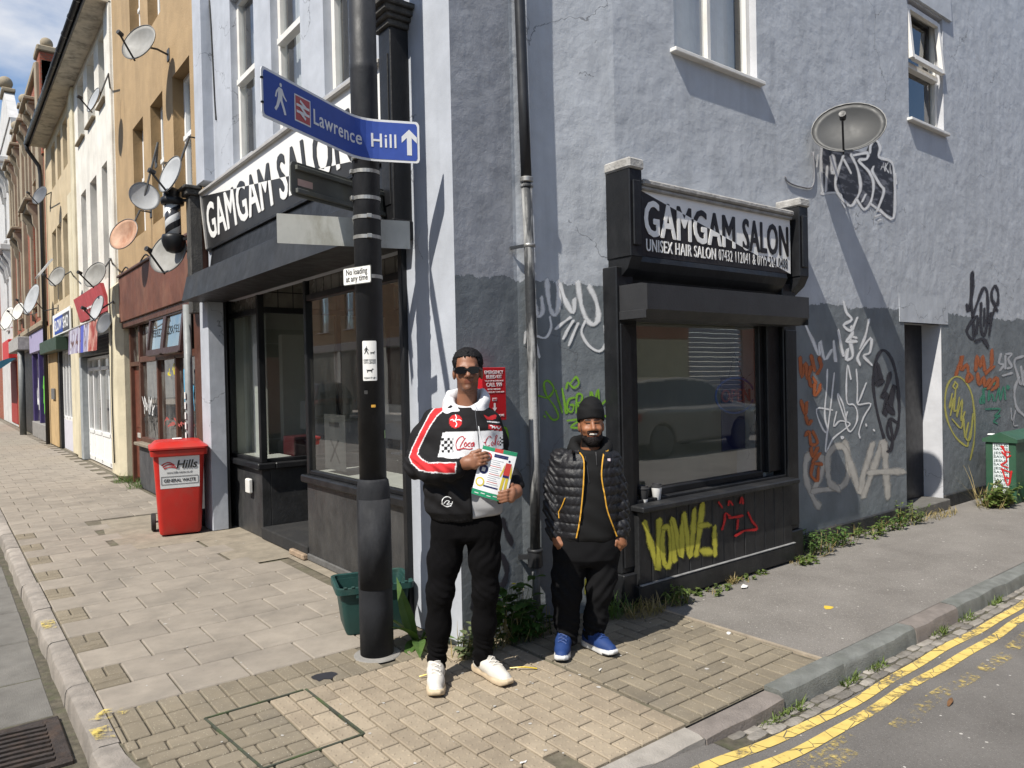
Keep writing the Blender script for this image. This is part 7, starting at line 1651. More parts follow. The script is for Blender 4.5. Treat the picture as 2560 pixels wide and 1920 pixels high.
jt('script_lettering', [[(590, 915), (580, 892), (556, 893), (528, 920), (514, 960), (522, 1000), (548, 1014), (585, 990)], [(552, 985), (575, 940), (600, 905)], [(606, 940), (590, 962), (598, 982), (614, 966), (606, 942)], [(645, 945), (627, 956), (624, 976), (642, 980)], [(680, 944), (656, 956), (654, 978), (670, 974), (682, 946), (680, 978)], [(524, 1012), (580, 998), (640, 1004), (665, 996)]], 8, M_cr)
jt('script_lettering', [[(838, 905), (820, 892), (795, 920), (786, 960), (800, 985), (822, 975)], [(850, 945), (836, 962), (846, 980), (860, 962), (850, 946)], [(870, 972), (878, 900), (893, 893), (880, 940), (874, 978)], [(905, 945), (893, 962), (902, 978), (914, 958)], [(772, 946), (784, 948)]], 7, M_cr)
jt('script_lettering', [[(462, 742), (480, 735), (490, 752), (510, 742), (540, 738), (560, 748)], [(505, 695), (515, 720), (503, 745), (520, 775), (510, 800)]], 9, M_cw_)
jt('script_lettering', [[(828, 795), (850, 802), (845, 820), (865, 805), (870, 825), (890, 810), (905, 832), (925, 815)]], 8, M_cw_)
jt('hem_emblem', [[(435+48*math.cos(i*math.pi/8), 1490+46*math.sin(i*math.pi/8)) for i in range(15)], [(405, 1505), (430, 1480), (455, 1490), (430, 1515), (480, 1505)], [(382, 1510), (420, 1530), (470, 1528)]], 7, M_cw_)
jt('zip', [[(680, 600), (690, 680), (700, 760), (715, 850), (725, 960), (730, 1040)]], 6, flat('zip metal', (.12, .12, .12), .4, .6))
jt('drawstring', [[(722, 800), (732, 860), (748, 920), (765, 968)]], 8, M_cw_)
# hands and leaflet
VL = .245
LC = [p1.loc(px, py, VL) for px, py in ((1178, 1233), (1262, 1257), (1294, 1132), (1208, 1113))]   # BL BR TR TL
def fL(a, b, d=0):
    q = [Vector(x) for x in LC]; p = (q[0]*(1-a)+q[1]*a)*(1-b)+(q[3]*(1-a)+q[2]*a)*b; bow = .012*math.sin(math.pi*a)+.004*math.sin(math.pi*b); return p1.w((p.x, VL+bow+d, p.z))
lf = empty('leaflet', fL(0, 0), 'white and green first aid leaflet in the tall man\'s hands', 'leaflet')
def lq(a0, a1, b0, b1, mat, d, nm='print_block', n=6):
    mb = MB(); vs = []
    for i in range(n+1):
        for b in (b0, b1): vs.append(fL(a0+(a1-a0)*i/n, b, d))
    mb.add(vs, [(2*i, 2*i+2, 2*i+3, 2*i+1) for i in range(n)]); return mb.build(nm, mat, lf)
mb = MB(); n = 8; vs = []
for d in (0, -.0012):
    for j in range(n+1):
        for i in range(n+1): vs.append(fL(i/n, j/n, d))
m = (n+1)**2; fs = [(j*(n+1)+i, j*(n+1)+i+1, (j+1)*(n+1)+i+1, (j+1)*(n+1)+i) for j in range(n) for i in range(n)]; fs += [tuple(x+m for x in f[::-1]) for f in fs]; mb.add(vs, fs); mb.build('sheet', pm('leaflet paper', (.76, .77, .78), .35, .03, 9), lf)
M_lg = flat('leaflet green', (.02, .24, .12), .4); M_lr = flat('leaflet red', (.50, .05, .04), .4); M_lb = flat('leaflet navy', (.015, .02, .10), .4); M_ly = flat('leaflet yellow', (.60, .48, .05), .4); M_lgr = flat('leaflet grey', (.35, .36, .40), .5)
lq(0, .36, .925, 1, M_lg, .001); lq(.36, .60, .925, 1, M_lr, .001); lq(.60, 1, .925, 1, M_lg, .001); lq(0, 1, 0, .115, M_lg, .001)
for b in (.86, .825, .21): lq(.38 if b > .5 else .28, .78 if b > .5 else .70, b, b+.03, M_lb, .001)
for i in range(13): lq(.33+.01*(i % 3), .68-.03*(i % 4), .28+.04*i, .29+.04*i, M_lr if i % 4 == 1 else M_lgr, .001)
def disc(a, b, r, mat, d=.0012, hole=False):
    mb = MB(); n = 16; pts = [fL(a+r*math.cos(2*math.pi*k/n), b+r*.72*math.sin(2*math.pi*k/n), d) for k in range(n)]; mb.add(pts, [tuple(range(n))]); mb.build('print_disc', mat, lf)
disc(.20, .80, .13, M_lr); disc(.20, .80, .085, M_cw_, .0018); disc(.18, .54, .13, M_lb); lq(.13, .23, .50, .58, M_cw_, .0018); disc(.16, .28, .13, M_ly); disc(.16, .28, .09, M_cw_, .0018)
def lp(pts, mat, d=.0015): mb = MB(); mb.add([fL(a, b, d) for a, b in pts], [tuple(range(len(pts)))]); mb.build('print_figure', mat, lf)
lp([(.76, .76), (.92, .76), (.93, .52), (.75, .52)], M_lr); lp([(.75, .52), (.93, .52), (.93, .47), (.75, .47)], M_lb, .0017); lp([(.75, .47), (.83, .47), (.81, .22), (.74, .22)], M_ly); lp([(.85, .47), (.93, .47), (.94, .22), (.87, .22)], M_ly); lp([(.74, .74), (.70, .60), (.66, .48), (.70, .47), (.745, .60)], M_ly); lp([(.94, .74), (.98, .60), (1.0, .48), (.965, .47), (.93, .60)], M_ly); disc(.84, .80, .03, M_lb)
for i in range(5): lq(.08+.18*i, .20+.18*i, .04+.02*(i % 2), .055+.02*(i % 2), M_cw_, .0018)
def Lc(a, b, d): p = fL(a, b, d)-p1.O; return (p.dot(UH), p.dot(VH), p.z)
SKH = SK1*1.02
wr = (.035, .208, 1.222); pa = (.088, .232, 1.243)
# near-left hand: four fingers over the front of the sheet, thumb behind it
kn = [(.128, .256, 1.282), (.134, .260, 1.265), (.134, .260, 1.247), (.128, .256, 1.229)]
tp = [(.195, 1.296), (.203, 1.277), (.200, 1.258), (.190, 1.240)]
fg = []
for k_, t in zip(kn, tp): fg.append([k_, ((k_[0]*.5+t[0]*.5)-.004, VL+.034, (k_[2]+t[1])/2+.004), ((k_[0]*.2+t[0]*.8), VL+.028, t[1]+.002), (t[0], VL+.018, t[1])])
hand(p1, 'hand', wr, pa, fg, [(.085, .225, 1.262), (.115, VL-.018, 1.292), (.150, VL-.016, 1.305), (.172, VL-.015, 1.303)], SKH)
wr = (.345, .17, 1.108); pa = (.338, .215, 1.082)
kn = [(.322, .262, 1.100), (.322, .266, 1.083), (.320, .266, 1.066), (.314, .262, 1.050)]; tp = [(.252, 1.088), (.246, 1.070), (.246, 1.053), (.254, 1.038)]; fg = []
for k_, t in zip(kn, tp): fg.append([k_, ((k_[0]+t[0])/2+.006, VL+.038, (k_[2]+t[1])/2+.004), (k_[0]*.2+t[0]*.8, VL+.032, t[1]+.002), (t[0], VL+.022, t[1])])
hand(p1, 'hand', wr, pa, fg, [(.338, .21, 1.105), (.318, VL-.014, 1.122), (.29, VL-.012, 1.124), (.268, VL-.012, 1.118)], SKH)
# ---------------------------------------------------------------- second man
O2 = at_z(1445, 1625)
p2 = Person(O2, 'smiling bearded man in black beanie and quilted jacket with orange zips')
SK2 = LIN('#8a5b40'); BK2 = LIN('#17171a')*.8
hu = .108
def head2(P):
    d = ell(P, (hu, -.012, 1.425), (.072, .092, .088)); d = smin(d, ell(P, (hu, .020, 1.350), (.060, .070, .072)), .035)
    d = smin(d, cap(P, (hu+.003, .076, 1.408), (hu+.005, .100, 1.368), .009, .0145), .012); d = smin(d, cap(P, (hu-.013, .088, 1.363), (hu+.021, .088, 1.363), .009, .009), .010)
    d = smin(d, cap(P, (hu-.040, .066, 1.416), (hu-.010, .072, 1.418), .0095, .0095), .012); d = smin(d, cap(P, (hu+.012, .072, 1.418), (hu+.042, .066, 1.416), .0095, .0095), .012)
    for s_ in (-1, 1):
        d = smin(d, ell(P, (hu+s_*.038, .056, 1.362), (.022, .026, .020)), .016); d = smin(d, ell(P, (hu+s_*.072, -.010, 1.372), (.010, .019, .030)), .008)
        d = smax(d, -ell(P, (hu+s_*.026, .094, 1.398), (.016, .016, .0075)), .006)
    d = smax(d, -ell(P, (hu+.003, .098, 1.331), (.027, .026, .0115)), .005)
    d = smin(d, cap(P, (hu-.01, -.02, 1.17), (hu-.003, -.005, 1.31), .062, .056), .03); return d
def chead2(q):
    c = np.tile(SK2, (len(q), 1)); u, v, z = q.T; du = u-hu-.003
    lip = (np.abs(du) < .030) & (np.abs(z-1.331) < .017) & (v > .07); c[lip] = SK2*np.array((.9, .55, .52))
    mth = (np.abs(du) < .026) & (np.abs(z-1.331) < .010) & (v > .055); c[mth] = SK2*.4
    br = ((np.abs(np.abs(u-hu)-.027) < .019) & (z > 1.414) & (z < 1.423) & (v > .05)); c[br] = LIN('#1a1210')
    ey = ((np.abs(np.abs(u-hu)-.026) < .014) & (np.abs(z-1.398) < .004) & (v > .05)); c[ey] = LIN('#1c100c')
    bd = (v > -.005) & (z < 1.325) & (z > 1.25) & ~((np.abs(du) < .036) & (z > 1.310)); c[bd] = LIN('#1c1614')
    ms = (np.abs(du) < .036) & (z > 1.345) & (z < 1.356) & (v > .07); c[ms] = LIN('#1c1614')
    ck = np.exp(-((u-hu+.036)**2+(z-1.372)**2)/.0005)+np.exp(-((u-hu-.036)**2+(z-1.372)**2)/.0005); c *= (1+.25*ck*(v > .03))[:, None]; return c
h2_ = p2.grow('head', head2, (-.01, -.13, 1.15), (.23, .135, 1.53), .0040, M_skin, chead2)
mb = MB()
for i in range(8):
    x = hu+.003-.021+.006*i; q = p2.w((x, .090-.007*abs(i-3.5)/3.5, 1.335)); mb.obox(Matrix.Translation(q) @ Matrix.Rotation(math.atan2(UH.y, UH.x), 4, 'Z'), (.0058, .006, .0105), .0012)
mb.build('teeth', flat('teeth', (.66, .62, .55), .3), h2_)
def beard(P):
    d = ell(P, (hu+.002, .036, 1.302), (.052, .052, .036)); d = smin(d, ell(P, (hu+.002, .055, 1.284), (.034, .036, .030)), .02)
    for s_ in (-1, 1): d = smin(d, cap(P, (hu+s_*.058, .018, 1.385), (hu+s_*.050, .036, 1.31), .008, .014), .02)
    d = smin(d, cap(P, (hu-.028, .084, 1.340), (hu+.003, .092, 1.3505), .005, .006), .006); d = smin(d, cap(P, (hu+.034, .084, 1.340), (hu+.003, .092, 1.3505), .005, .006), .006)
    d = smax(d, -ell(P, (hu+.003, .105, 1.332), (.034, .035, .0165)), .006)
    return d-.003*np.sin(P[0]*420+2*np.sin(P[2]*260))*np.sin(P[2]*400+P[1]*380)
p2.grow('beard', beard, (.02, -.03, 1.22), (.20, .125, 1.41), .0036, M_hairm, LIN('#16100f')*.9, h2_, sm=0)
def beanie(P):
    zb = 1.432-.35*(np.abs(P[0]-hu))**1.2-.22*np.clip(.04-P[1], 0, .2)
    d = loftz(P, [1.36, 1.44, 1.485, 1.52, 1.545, 1.558, 1.564], [hu, hu, hu+.001, hu+.003, hu+.005, hu+.006, hu+.006], [-.012]*7, [.083, .085, .081, .067, .045, .024, .008], [.104, .106, .100, .082, .055, .03, .01], 2.1)
    d = d-.003*np.exp(-((P[2]-1.50)/.03)**2)*np.sin(P[0]*50+P[2]*60); return smax(d, zb-P[2], .01)
p2.grow('beanie', beanie, (.0, -.14, 1.33), (.22, .12, 1.58), .0048, M_cloth, LIN('#141416')*.7, h2_)
def sweat(P):
    d = loftz(P, [.53, .58, .65, .76], [.062, .064, .066, .068], [0]*4, [.17, .194, .202, .19], [.11, .145, .145, .135])
    l = chain(P, [((-.026, 0, .61), .114), ((-.056, .014, .46), .092), ((-.064, .024, .35), .083), ((-.066, .0, .20), .070), ((-.060, -.006, .065), .058)], .05)
    r = chain(P, [((.160, 0, .61), .110), ((.156, .010, .46), .084), ((.138, .016, .37), .072), ((.116, -.018, .20), .066), ((.098, -.034, .085), .064)], .05)
    g = smin(l, r, .012); g = smax(g, .034-P[2], .01); d = smin(d, g, .025); z = P[2]
    wr = np.exp(-((z-.12)/.09)**2)*.006*np.sin(z*140+P[0]*50+2*np.sin(P[1]*40))+np.exp(-((z-.40)/.12)**2)*.004*np.sin(z*70-np.abs(P[0]-.06)*90)
    return d-wr-.003*wav(P, 42, 4)
p2.grow('trousers', sweat, (-.22, -.20, .02), (.34, .19, .78), .0062, M_jean, LIN('#1c1c1e')*.7)
shoe(p2, 'shoe', (-.078, -.055), (-.118, .222), (.016, .042, .15), (.62, .62, .62), .049, accent=(.03, .03, .03)); shoe(p2, 'shoe', (.044, -.085), (.216, .140), (.016, .042, .15), (.62, .62, .62), .049, accent=(.03, .03, .03))
def hood2(P):
    t = loftz(P, [.685, .72, .9, 1.12, 1.23], [.072, .072, .072, .08, .095], [.0]*5, [.182, .190, .185, .165, .09], [.140, .152, .150, .125, .09]); t = t-.003*np.sin(P[2]*50+P[0]*30)
    a = np.arctan2(P[1]+.012, P[0]-.10); rr = np.sqrt(((P[0]-.10)/1.08)**2+((P[1]+.012)/.95)**2); fr = np.clip(np.sin(a), 0, 1)**2; zc = 1.238-.036*np.sin(a)-.030*fr; q = np.sqrt((rr-.096+.010*fr)**2+((P[2]-zc)*.62)**2)-(.034-.012*fr); q = q-.003*np.sin(a*5+P[2]*50)
    return smin(t, q, .03)
p2.grow('hoodie', hood2, (-.16, -.19, .63), (.30, .19, 1.32), .0062, M_cloth, LIN('#161617')*.8)
bvH = p2.bvh()
ZLp = [(690, 1160), (1134, 1150), (1201, 1163), (1261, 1158), (1343, 1146)]
def zipu(pts):
    q = [p2.loc(x, y, .15) for x, y in pts]; q = sorted([(b[2], b[0]) for b in q]); return [x[0] for x in q], [x[1] for x in q]
zl = zipu([(1452, 1130), (1464, 1150), (1463, 1201), (1458, 1261), (1452, 1310), (1445, 1345)]); zr = zipu([(1522, 1130), (1507, 1140), (1500, 1189), (1508, 1240), (1516, 1281), (1541, 1345)])
QS = .054
def puff(x): return np.abs(np.sin(np.pi*x/QS))**.42
def puffer(P):
    d = loftz(P, [.695, .72, .85, 1.0, 1.10, 1.18, 1.225, 1.25], [.074, .074, .074, .074, .076, .082, .09, .095], [0]*6+[-.01, -.015], [.176, .186, .192, .194, .194, .172, .135, .11], [.145, .155, .160, .160, .150, .135, .115, .1], 2.4)-.0075*puff(P[2]-.70)+.005
    A = [((-.080, -.005, 1.180), .070), ((-.118, -.012, 1.02), .064), ((-.128, .0, .88), .061), ((-.120, .022, .755), .052), ((-.116, .028, .725), .050)]
    B = [((.222, -.005, 1.165), .070), ((.250, -.012, 1.0), .063), ((.262, .0, .87), .060), ((.268, .028, .755), .052), ((.262, .038, .715), .05)]
    for C in (A, B):
        q = chain(P, C, .05)-.0070*puff(P[2]+.25*(P[0]-C[0][0][0])*(1 if C is A else -1)+.012)+.006-.0035*np.sin(P[2]*120+P[0]*90+3*np.sin(P[0]*40)); d = smin(d, q, .022)
    uL = np.interp(P[2], *zl).astype(np.float32); uR = np.interp(P[2], *zr).astype(np.float32)
    cut = np.maximum(np.maximum(uL-P[0], P[0]-uR), .01-P[1]); d = smax(d, -cut, .010)
    nk = ell(P, (.10, .02, 1.27), (.10, .11, .075)); d = smax(d, -nk, .012)
    return d-.0022*wav(P, 75, 5)-.0016*np.sin(P[0]*210+4*np.sin(P[2]*30))*np.abs(np.cos(np.pi*P[2]/QS))
pj = p2.grow('puffer_jacket', puffer, (-.23, -.20, .67), (.37, .20, 1.30), .0046, M_nylon, LIN('#1b1b1f')*.85)
bvP = p2.bvh()
M_zip = flat('orange zip tape', (.62, .33, .04), .5)
def onP(u, z, l, bv=bvP):
    h = bv.ray_cast(p2.w((u, .6, z)), -VH); b = h[0] if h[0] is not None else p2.w((u, .15, z)); return b+VH*l
for (zz, uu), sg in ((zl, -1), (zr, 1)):
    mb = MB(); pts = [(uu[i]+sg*.010, zz[i]) for i in range(len(zz))]; pts = catmull(pts, 5); P_ = [onP(a, b, .004) for a, b in pts]; mb.tube([P_[0]]+[p_ for p_ in P_[1:]], .0042, 6); mb.build('zip_tape', M_zip, pj)
q0 = [p2.loc(x, y, .14) for x, y in ((1413, 1246), (1405, 1270), (1398, 1285), (1399, 1300))]; mb = MB(); mb.tube([onP(a[0], a[2], .003) for a in q0], .0035, 6); mb.build('pocket_zip', M_zip, pj)
q0 = p2.loc(1524, 1151, .14); mb = MB(); c = onP(q0[0], q0[2], .004); mb.obox(Matrix.Translation(c) @ Matrix.Rotation(math.atan2(UH.y, UH.x), 4, 'Z'), (.018, .003, .016), .001); mb.build('chest_badge', flat('badge', (.6, .5, .55)), pj)
mb = MB(); cl = [p2.loc(x, y, .12) for x, y in ((1424, 1127), (1436, 1132), (1450, 1132))]; mb.tube([onP(a[0], a[2], .004) for a in cl], .011, 8); mb.build('collar_tab', M_nylon if False else flat('collar nylon', (.02, .02, .023), .35), pj)
for (x0, y0, x1, y1) in ((1462, 1112, 1474, 1208), (1492, 1118, 1494, 1165)):
    mb = MB(); n = 7; pts = []
    for i in range(n): q = p2.loc(x0+(x1-x0)*i/(n-1), y0+(y1-y0)*i/(n-1), .15); pts.append(onP(q[0], q[2], .003, bvH))
    mb.tube(pts, .003, 5); mb.build('drawstring', flat('cord black', (.03, .03, .033)), pj)
# his right hand slides into the trouser pocket
kn = [(-.126, .072, .676), (-.108, .080, .672), (-.094, .082, .672), (-.080, .080, .676)]
fg = [[k_, (k_[0]+.012, k_[1]+.004, k_[2]-.022), (k_[0]+.020, k_[1]-.006, k_[2]-.042), (k_[0]+.024, k_[1]-.018, k_[2]-.058)] for k_ in kn]
hand(p2, 'hand', (-.116, .032, .735), (-.112, .052, .702), fg, [(-.092, .060, .712), (-.072, .085, .694), (-.062, .092, .672), (-.058, .088, .656)], SK2*.95)
kn = [(.255, .072, .676), (.268, .070, .668), (.278, .064, .664), (.286, .056, .664)]
fg = [[k_, (k_[0]-.010, k_[1]+.002, k_[2]-.022), (k_[0]-.020, k_[1]-.010, k_[2]-.040), (k_[0]-.026, k_[1]-.022, k_[2]-.054)] for k_ in kn]
hand(p2, 'hand', (.264, .040, .72), (.268, .052, .696), fg, [(.250, .062, .700), (.236, .080, .682), (.228, .086, .662), (.224, .082, .648)], SK2*.95)
# ================================================================ weeds, grass, litter
def leafmat(name, col, col2, trans=.3):
    k = NT(name); oi = k.n('ShaderNodeNewGeometry'); c = k.mix(k.ramp(k.noise(22, 3), .3, .7), col, col2)
    k.fin(c, .5, None, 0, .35); t = k.n('ShaderNodeBsdfTranslucent'); k.l(k.mix(.5, c, (.25, .35, .03)), t.inputs[0])
    m = k.n('ShaderNodeMixShader'); m.inputs[0].default_value = trans; k.l(k.b.outputs[0], m.inputs[1]); k.l(t.outputs[0], m.inputs[2]); k.l(m.outputs[0], k.o.inputs[0]); MATS[name] = k.m; return k.m
M_l1 = leafmat('dark weed leaf', (.020, .060, .012), (.055, .115, .022)); M_l2 = leafmat('bright weed leaf', (.085, .135, .028), (.17, .22, .065)); M_l3 = leafmat('dock leaf', (.06, .13, .03), (.11, .18, .05)); M_l4 = leafmat('pale ivy leaf', (.10, .14, .06), (.26, .28, .16)); M_l5 = leafmat('dry straw', (.26, .20, .09), (.36, .28, .13)); M_st = pm('weed stem', (.06, .08, .03), .7, .2, 20)
def leaf(mb, base, dir_, up, L_, W_, bend=.3, n=4, fold=.15):
    d = Vector(dir_).normalized(); s_ = d.cross(Vector(up)).normalized(); u = s_.cross(d); vs = []
    for i in range(n+1):
        t = i/n; w_ = W_*math.sin(math.pi*min(1, .08+.92*t)**.8)*.5+.0006; p = Vector(base)+d*(L_*t)+u*(-bend*L_*t*t)
        vs += [p-s_*w_+u*(fold*w_), p, p+s_*w_+u*(fold*w_)]
    mb.add(vs, [f for i in range(n) for f in ((3*i, 3*i+3, 3*i+4, 3*i+1), (3*i+1, 3*i+4, 3*i+5, 3*i+2))])
def weed(c, n, h, spread, L_, W_, mat, label, cat='weed', name='weed_plant', seed=0, group=None, stems=True, bend=.35, back=None, flowers=0, lx=None):
    rnd = random.Random(seed); r = empty(name, c, label, cat, group); lv = MB(); sm = MB(); tips = []
    ns = max(1, n//9)
    for i in range(ns):
        a = rnd.uniform(0, 2*math.pi); rr = spread*math.sqrt(rnd.random()); bx, by = c[0]+(lx or 1)*rr*math.cos(a)*.7, c[1]+rr*math.sin(a)*.5*(1 if back is None else back)
        hh = h*rnd.uniform(.5, 1.0); tx, ty = bx+rnd.uniform(-.35, .35)*hh, by+rnd.uniform(-.45, .1)*hh
        P0, P1 = Vector((bx, by, c[2])), Vector((tx, ty, c[2]+hh)); 
        if stems: sm.tube([P0, P0.lerp(P1, .5)+Vector((rnd.uniform(-.02, .02), rnd.uniform(-.02, .02), .02)), P1], [.004, .003, .0015], 5)
        tips.append(P1)
        for k_ in range(9):
            t = rnd.uniform(.15, 1.0); p = P0.lerp(P1, t); a = rnd.uniform(0, 2*math.pi); el = rnd.uniform(-.1, .7)
            l = L_*rnd.uniform(.6, 1.15); leaf(lv, p, (math.cos(a)*math.cos(el), math.sin(a)*math.cos(el), math.sin(el)), (0, 0, 1), l, W_*rnd.uniform(.7, 1.2), bend*rnd.uniform(.4, 1.6))
    lv.build('leaves', mat, r, kind='stuff')
    dv = MB()
    for i in range(n//5):
        a = rnd.uniform(0, 2*math.pi); rr = spread*math.sqrt(rnd.random()); el = rnd.uniform(.2, 1.4); leaf(dv, (c[0]+(lx or 1)*rr*math.cos(a)*.8, c[1]+rr*.5*math.sin(a)*(1 if back is None else back), c[2]), (math.cos(a*3)*math.cos(el), math.sin(a*3)*math.cos(el), math.sin(el)), (0, 0, 1), h*rnd.uniform(.4, .9), .006, -.2, 3)
    dv.build('dry_blades', M_l5, r, kind='stuff')
    if stems: sm.build('stems', M_st, r, kind='stuff')
    if flowers:
        fl = MB()
        for i in range(flowers):
            p = tips[i % len(tips)]+Vector((0, -.03, .02))
            for k_ in range(6): a = k_*math.pi/3; leaf(fl, p, (math.cos(a), math.sin(a), .4), (0, 0, 1), .018, .012, .1, 2)
        fl.build('flower', pm('yellow flower', (.62, .50, .02), .6, .1, 9), r)
    return r
def tuft(c, n, h, spread, mat, label, seed=0, lx=1.0, group=None, wd=.006, name='grass_tuft', cat='grass'):
    rnd = random.Random(seed); r = empty(name, c, label, cat, group); lv = MB()
    for i in range(n):
        a = rnd.uniform(0, 2*math.pi); rr = spread*math.sqrt(rnd.random()); p = (c[0]+lx*rr*math.cos(a), c[1]+rr*.45*math.sin(a), c[2]); a2 = rnd.uniform(0, 2*math.pi); el = rnd.uniform(.6, 1.45)
        leaf(lv, p, (math.cos(a2)*math.cos(el), math.sin(a2)*math.cos(el), math.sin(el)), (math.cos(a2), math.sin(a2), .3), h*rnd.uniform(.4, 1.1), wd, rnd.uniform(-.5, -.1), 3)
    lv.build('blades', mat, r, kind='stuff'); return r
weed((2.80, 3.72, 0), 150, .40, .26, .095, .055, M_l1, 'dark leafy weed clump with a yellow flower between the two men', seed=1, flowers=2, back=.6)
weed((2.98, 3.66, 0), 110, .24, .22, .07, .045, M_l1, 'low dark weeds by the wall behind the blue shoes', seed=2, back=.6)
weed((2.62, 3.66, 0), 90, .15, .20, .035, .012, M_l3, 'feathery small leaved weeds at the foot of the corner strip', seed=3, back=.5)
weed((2.45, 3.70, 0), 70, .26, .10, .050, .045, M_l4, 'pale variegated ivy growing at the wall corner', cat='ivy', name='ivy_plant', seed=4)
# dock with long upright leaves
r = empty('dock_plant', (2.42, 4.17, 0), 'dock plant with long upright leaves between the green box and the wall', 'weed'); lv = MB()
for i, (a, el, L_) in enumerate(((2.5, 1.25, .40), (-.6, 1.0, .30), (3.6, .75, .38), (4.2, .30, .36), (5.0, .45, .30), (2.9, .9, .34), (3.9, .15, .28), (5.6, .8, .26))): leaf(lv, (2.42+.02*math.cos(a), 4.15+.02*math.sin(a), .0), (math.cos(a)*math.cos(el), math.sin(a)*math.cos(el), math.sin(el)), (0, 0, 1) if el < 1.1 else (-.6, -.8, 0), L_, .085, .25, 6, .3)
lv.build('leaves', M_l3, r, kind='stuff')
tuft((3.70, 3.62, 0), 110, .20, .16, M_l3, 'tall grass at the foot of the left side pilaster', 11); tuft((3.88, 3.52, 0), 160, .14, .20, M_l5, 'dry mixed grass below the left end of the boards', 12, 1.0)
weed((4.22, 3.52, 0), 130, .15, .15, .055, .016, M_l2, 'bright green weed under the yellow VOW lettering', seed=13, bend=.5); weed((4.62, 3.51, 0), 110, .05, .20, .035, .02, M_l2, 'flat green weed mat against the kick board', seed=14, lx=1.4)
weed((5.12, 3.54, 0), 60, .04, .12, .03, .018, M_l2, 'small flat weed near the white paper scrap', seed=15); weed((5.35, 3.54, 0), 40, .04, .10, .03, .018, M_l2, 'small flat weed right of the white paper scrap', seed=16); tuft((4.96, 3.55, 0), 60, .09, .05, M_l5, 'dry yellow grass tuft against the kick board', 17)
weed((5.95, 3.52, 0), 150, .06, .20, .04, .022, M_l2, 'bright low weeds at the foot of the right pilaster', seed=18); weed((6.35, 3.62, 0), 180, .24, .26, .045, .022, M_l3, 'bushy seeded weeds against the plinth beside the right pilaster', seed=19)
for i, (x, hh, lb) in enumerate(((6.85, .20, 'leafy weeds along the plinth below the thick beige letters'), (7.35, .14, 'low grassy weeds midway along the plinth'), (7.85, .18, 'leafy weeds on the plinth just before the door step'), (8.25, .24, 'green weeds at the left side of the door step'))): weed((x, 3.66, 0), 130, hh, .26, .05, .026, M_l2 if i % 2 else M_l3, lb, seed=30+i, lx=1.1)
tuft((8.9, 3.62, 0), 160, .10, .30, M_l5, 'dry grass in front of the door step', 36, 1.6)
for i, (x, lb) in enumerate(((9.55, 'bright weeds right of the door step'), (9.9, 'tall weeds in front of the green cabinet corner'), (10.35, 'leafy weeds along the green cabinet base'), (10.9, 'weeds at the far end of the green cabinet'), (11.6, 'weeds against the plinth past the cabinet'))): weed((x+.35, 3.22 if i > 1 else 3.40, 0), 210, .28 if i < 3 else .2, .28, .07, .05, M_l2, lb, seed=50+i)
tuft((9.85, 3.5, 0), 30, .5, .12, M_l5, 'tall dry stalks beside the green cabinet', 60)
for i, (x, lb) in enumerate(((3.50, 'grass tuft at the end of the raised kerb'), (3.30, 'grass tuft beside the lowered kerb'), (4.10, 'grass tuft at a joint of the kerb'), (4.42, 'green tuft between kerb and setts'), (5.3, 'tuft by the red kerb stone'), (5.75, 'tuft past the red kerb stone'), (6.3, 'far tuft below the kerb'))): tuft((x, 2.165, roadz(x, 2.16)), 110, .065, .10, M_l2, lb, 70+i, 1.2)
for i, (x, y, lb) in enumerate(((2.5, 14.0, 'weeds at the base of the peeling cream pier'), (2.52, 13.1, 'weeds below the charcoal riser'))): tuft((x, y, 0), 90, .2, .2, M_l3, lb, 80+i)
tuft((2.43, 11.6, 4.3), 60, .28, .10, M_l3, 'plant sprouting from the ochre wall by the dish', 85, name='wall_plant', cat='plant'); bpy.data.objects['wall_plant'].location.x = 2.50
# litter
def scrap(x, y, z, lx, ly, mat, label, rz=0, h=.006, cat='litter', name='litter_scrap'):
    mb = MB(); rnd = random.Random(int(x*999+y*77)); n = 7; pts = [(lx/2*math.cos(2*math.pi*k_/n)*rnd.uniform(.6, 1.1), ly/2*math.sin(2*math.pi*k_/n)*rnd.uniform(.6, 1.1)) for k_ in range(n)]
    c, s_ = math.cos(rz), math.sin(rz); vs = [(x+a*c-b*s_, y+a*s_+b*c, z+rnd.uniform(.001, h)) for a, b in pts]+[(x, y, z+h)]; mb.add(vs, [(i, (i+1) % n, n) for i in range(n)]); o = mb.build(name, mat, None); tag(o, label, cat)
M_pp = pm('paper scrap', (.66, .65, .62), .8, .1, 30); M_gum = pm('gum spot', (.42, .40, .37), .9, .1, 30); M_bl = pm('brown leaf litter', (.14, .07, .03), .9, .2, 30)
scrap(4.92, 3.42, 0, .10, .05, M_pp, 'white paper scrap beside the kick board', .3, .03); scrap(1.98, 2.52, 0, .045, .02, M_pp, 'cream chip on the tactile blocks'); scrap(4.25, 1.68, roadz(4.25, 1.68), .12, .03, M_bl, 'brown twig lying on the road', .2, .02); scrap(4.0, 2.9, 0, .07, .035, M_pp, 'grey white smear on the asphalt footway', .4, .003)
scrap(4.95, 2.75, .0, .10, .09, pm('yellow spill', (.60, .42, .05), .7, .1, 20), 'yellow paint splash on the asphalt footway', .4, .003); scrap(2.95, 3.02, 0, .05, .015, M_pp, 'pale twig scrap on the herringbone blocks', .5)
mb = MB()
rnd = random.Random(5)
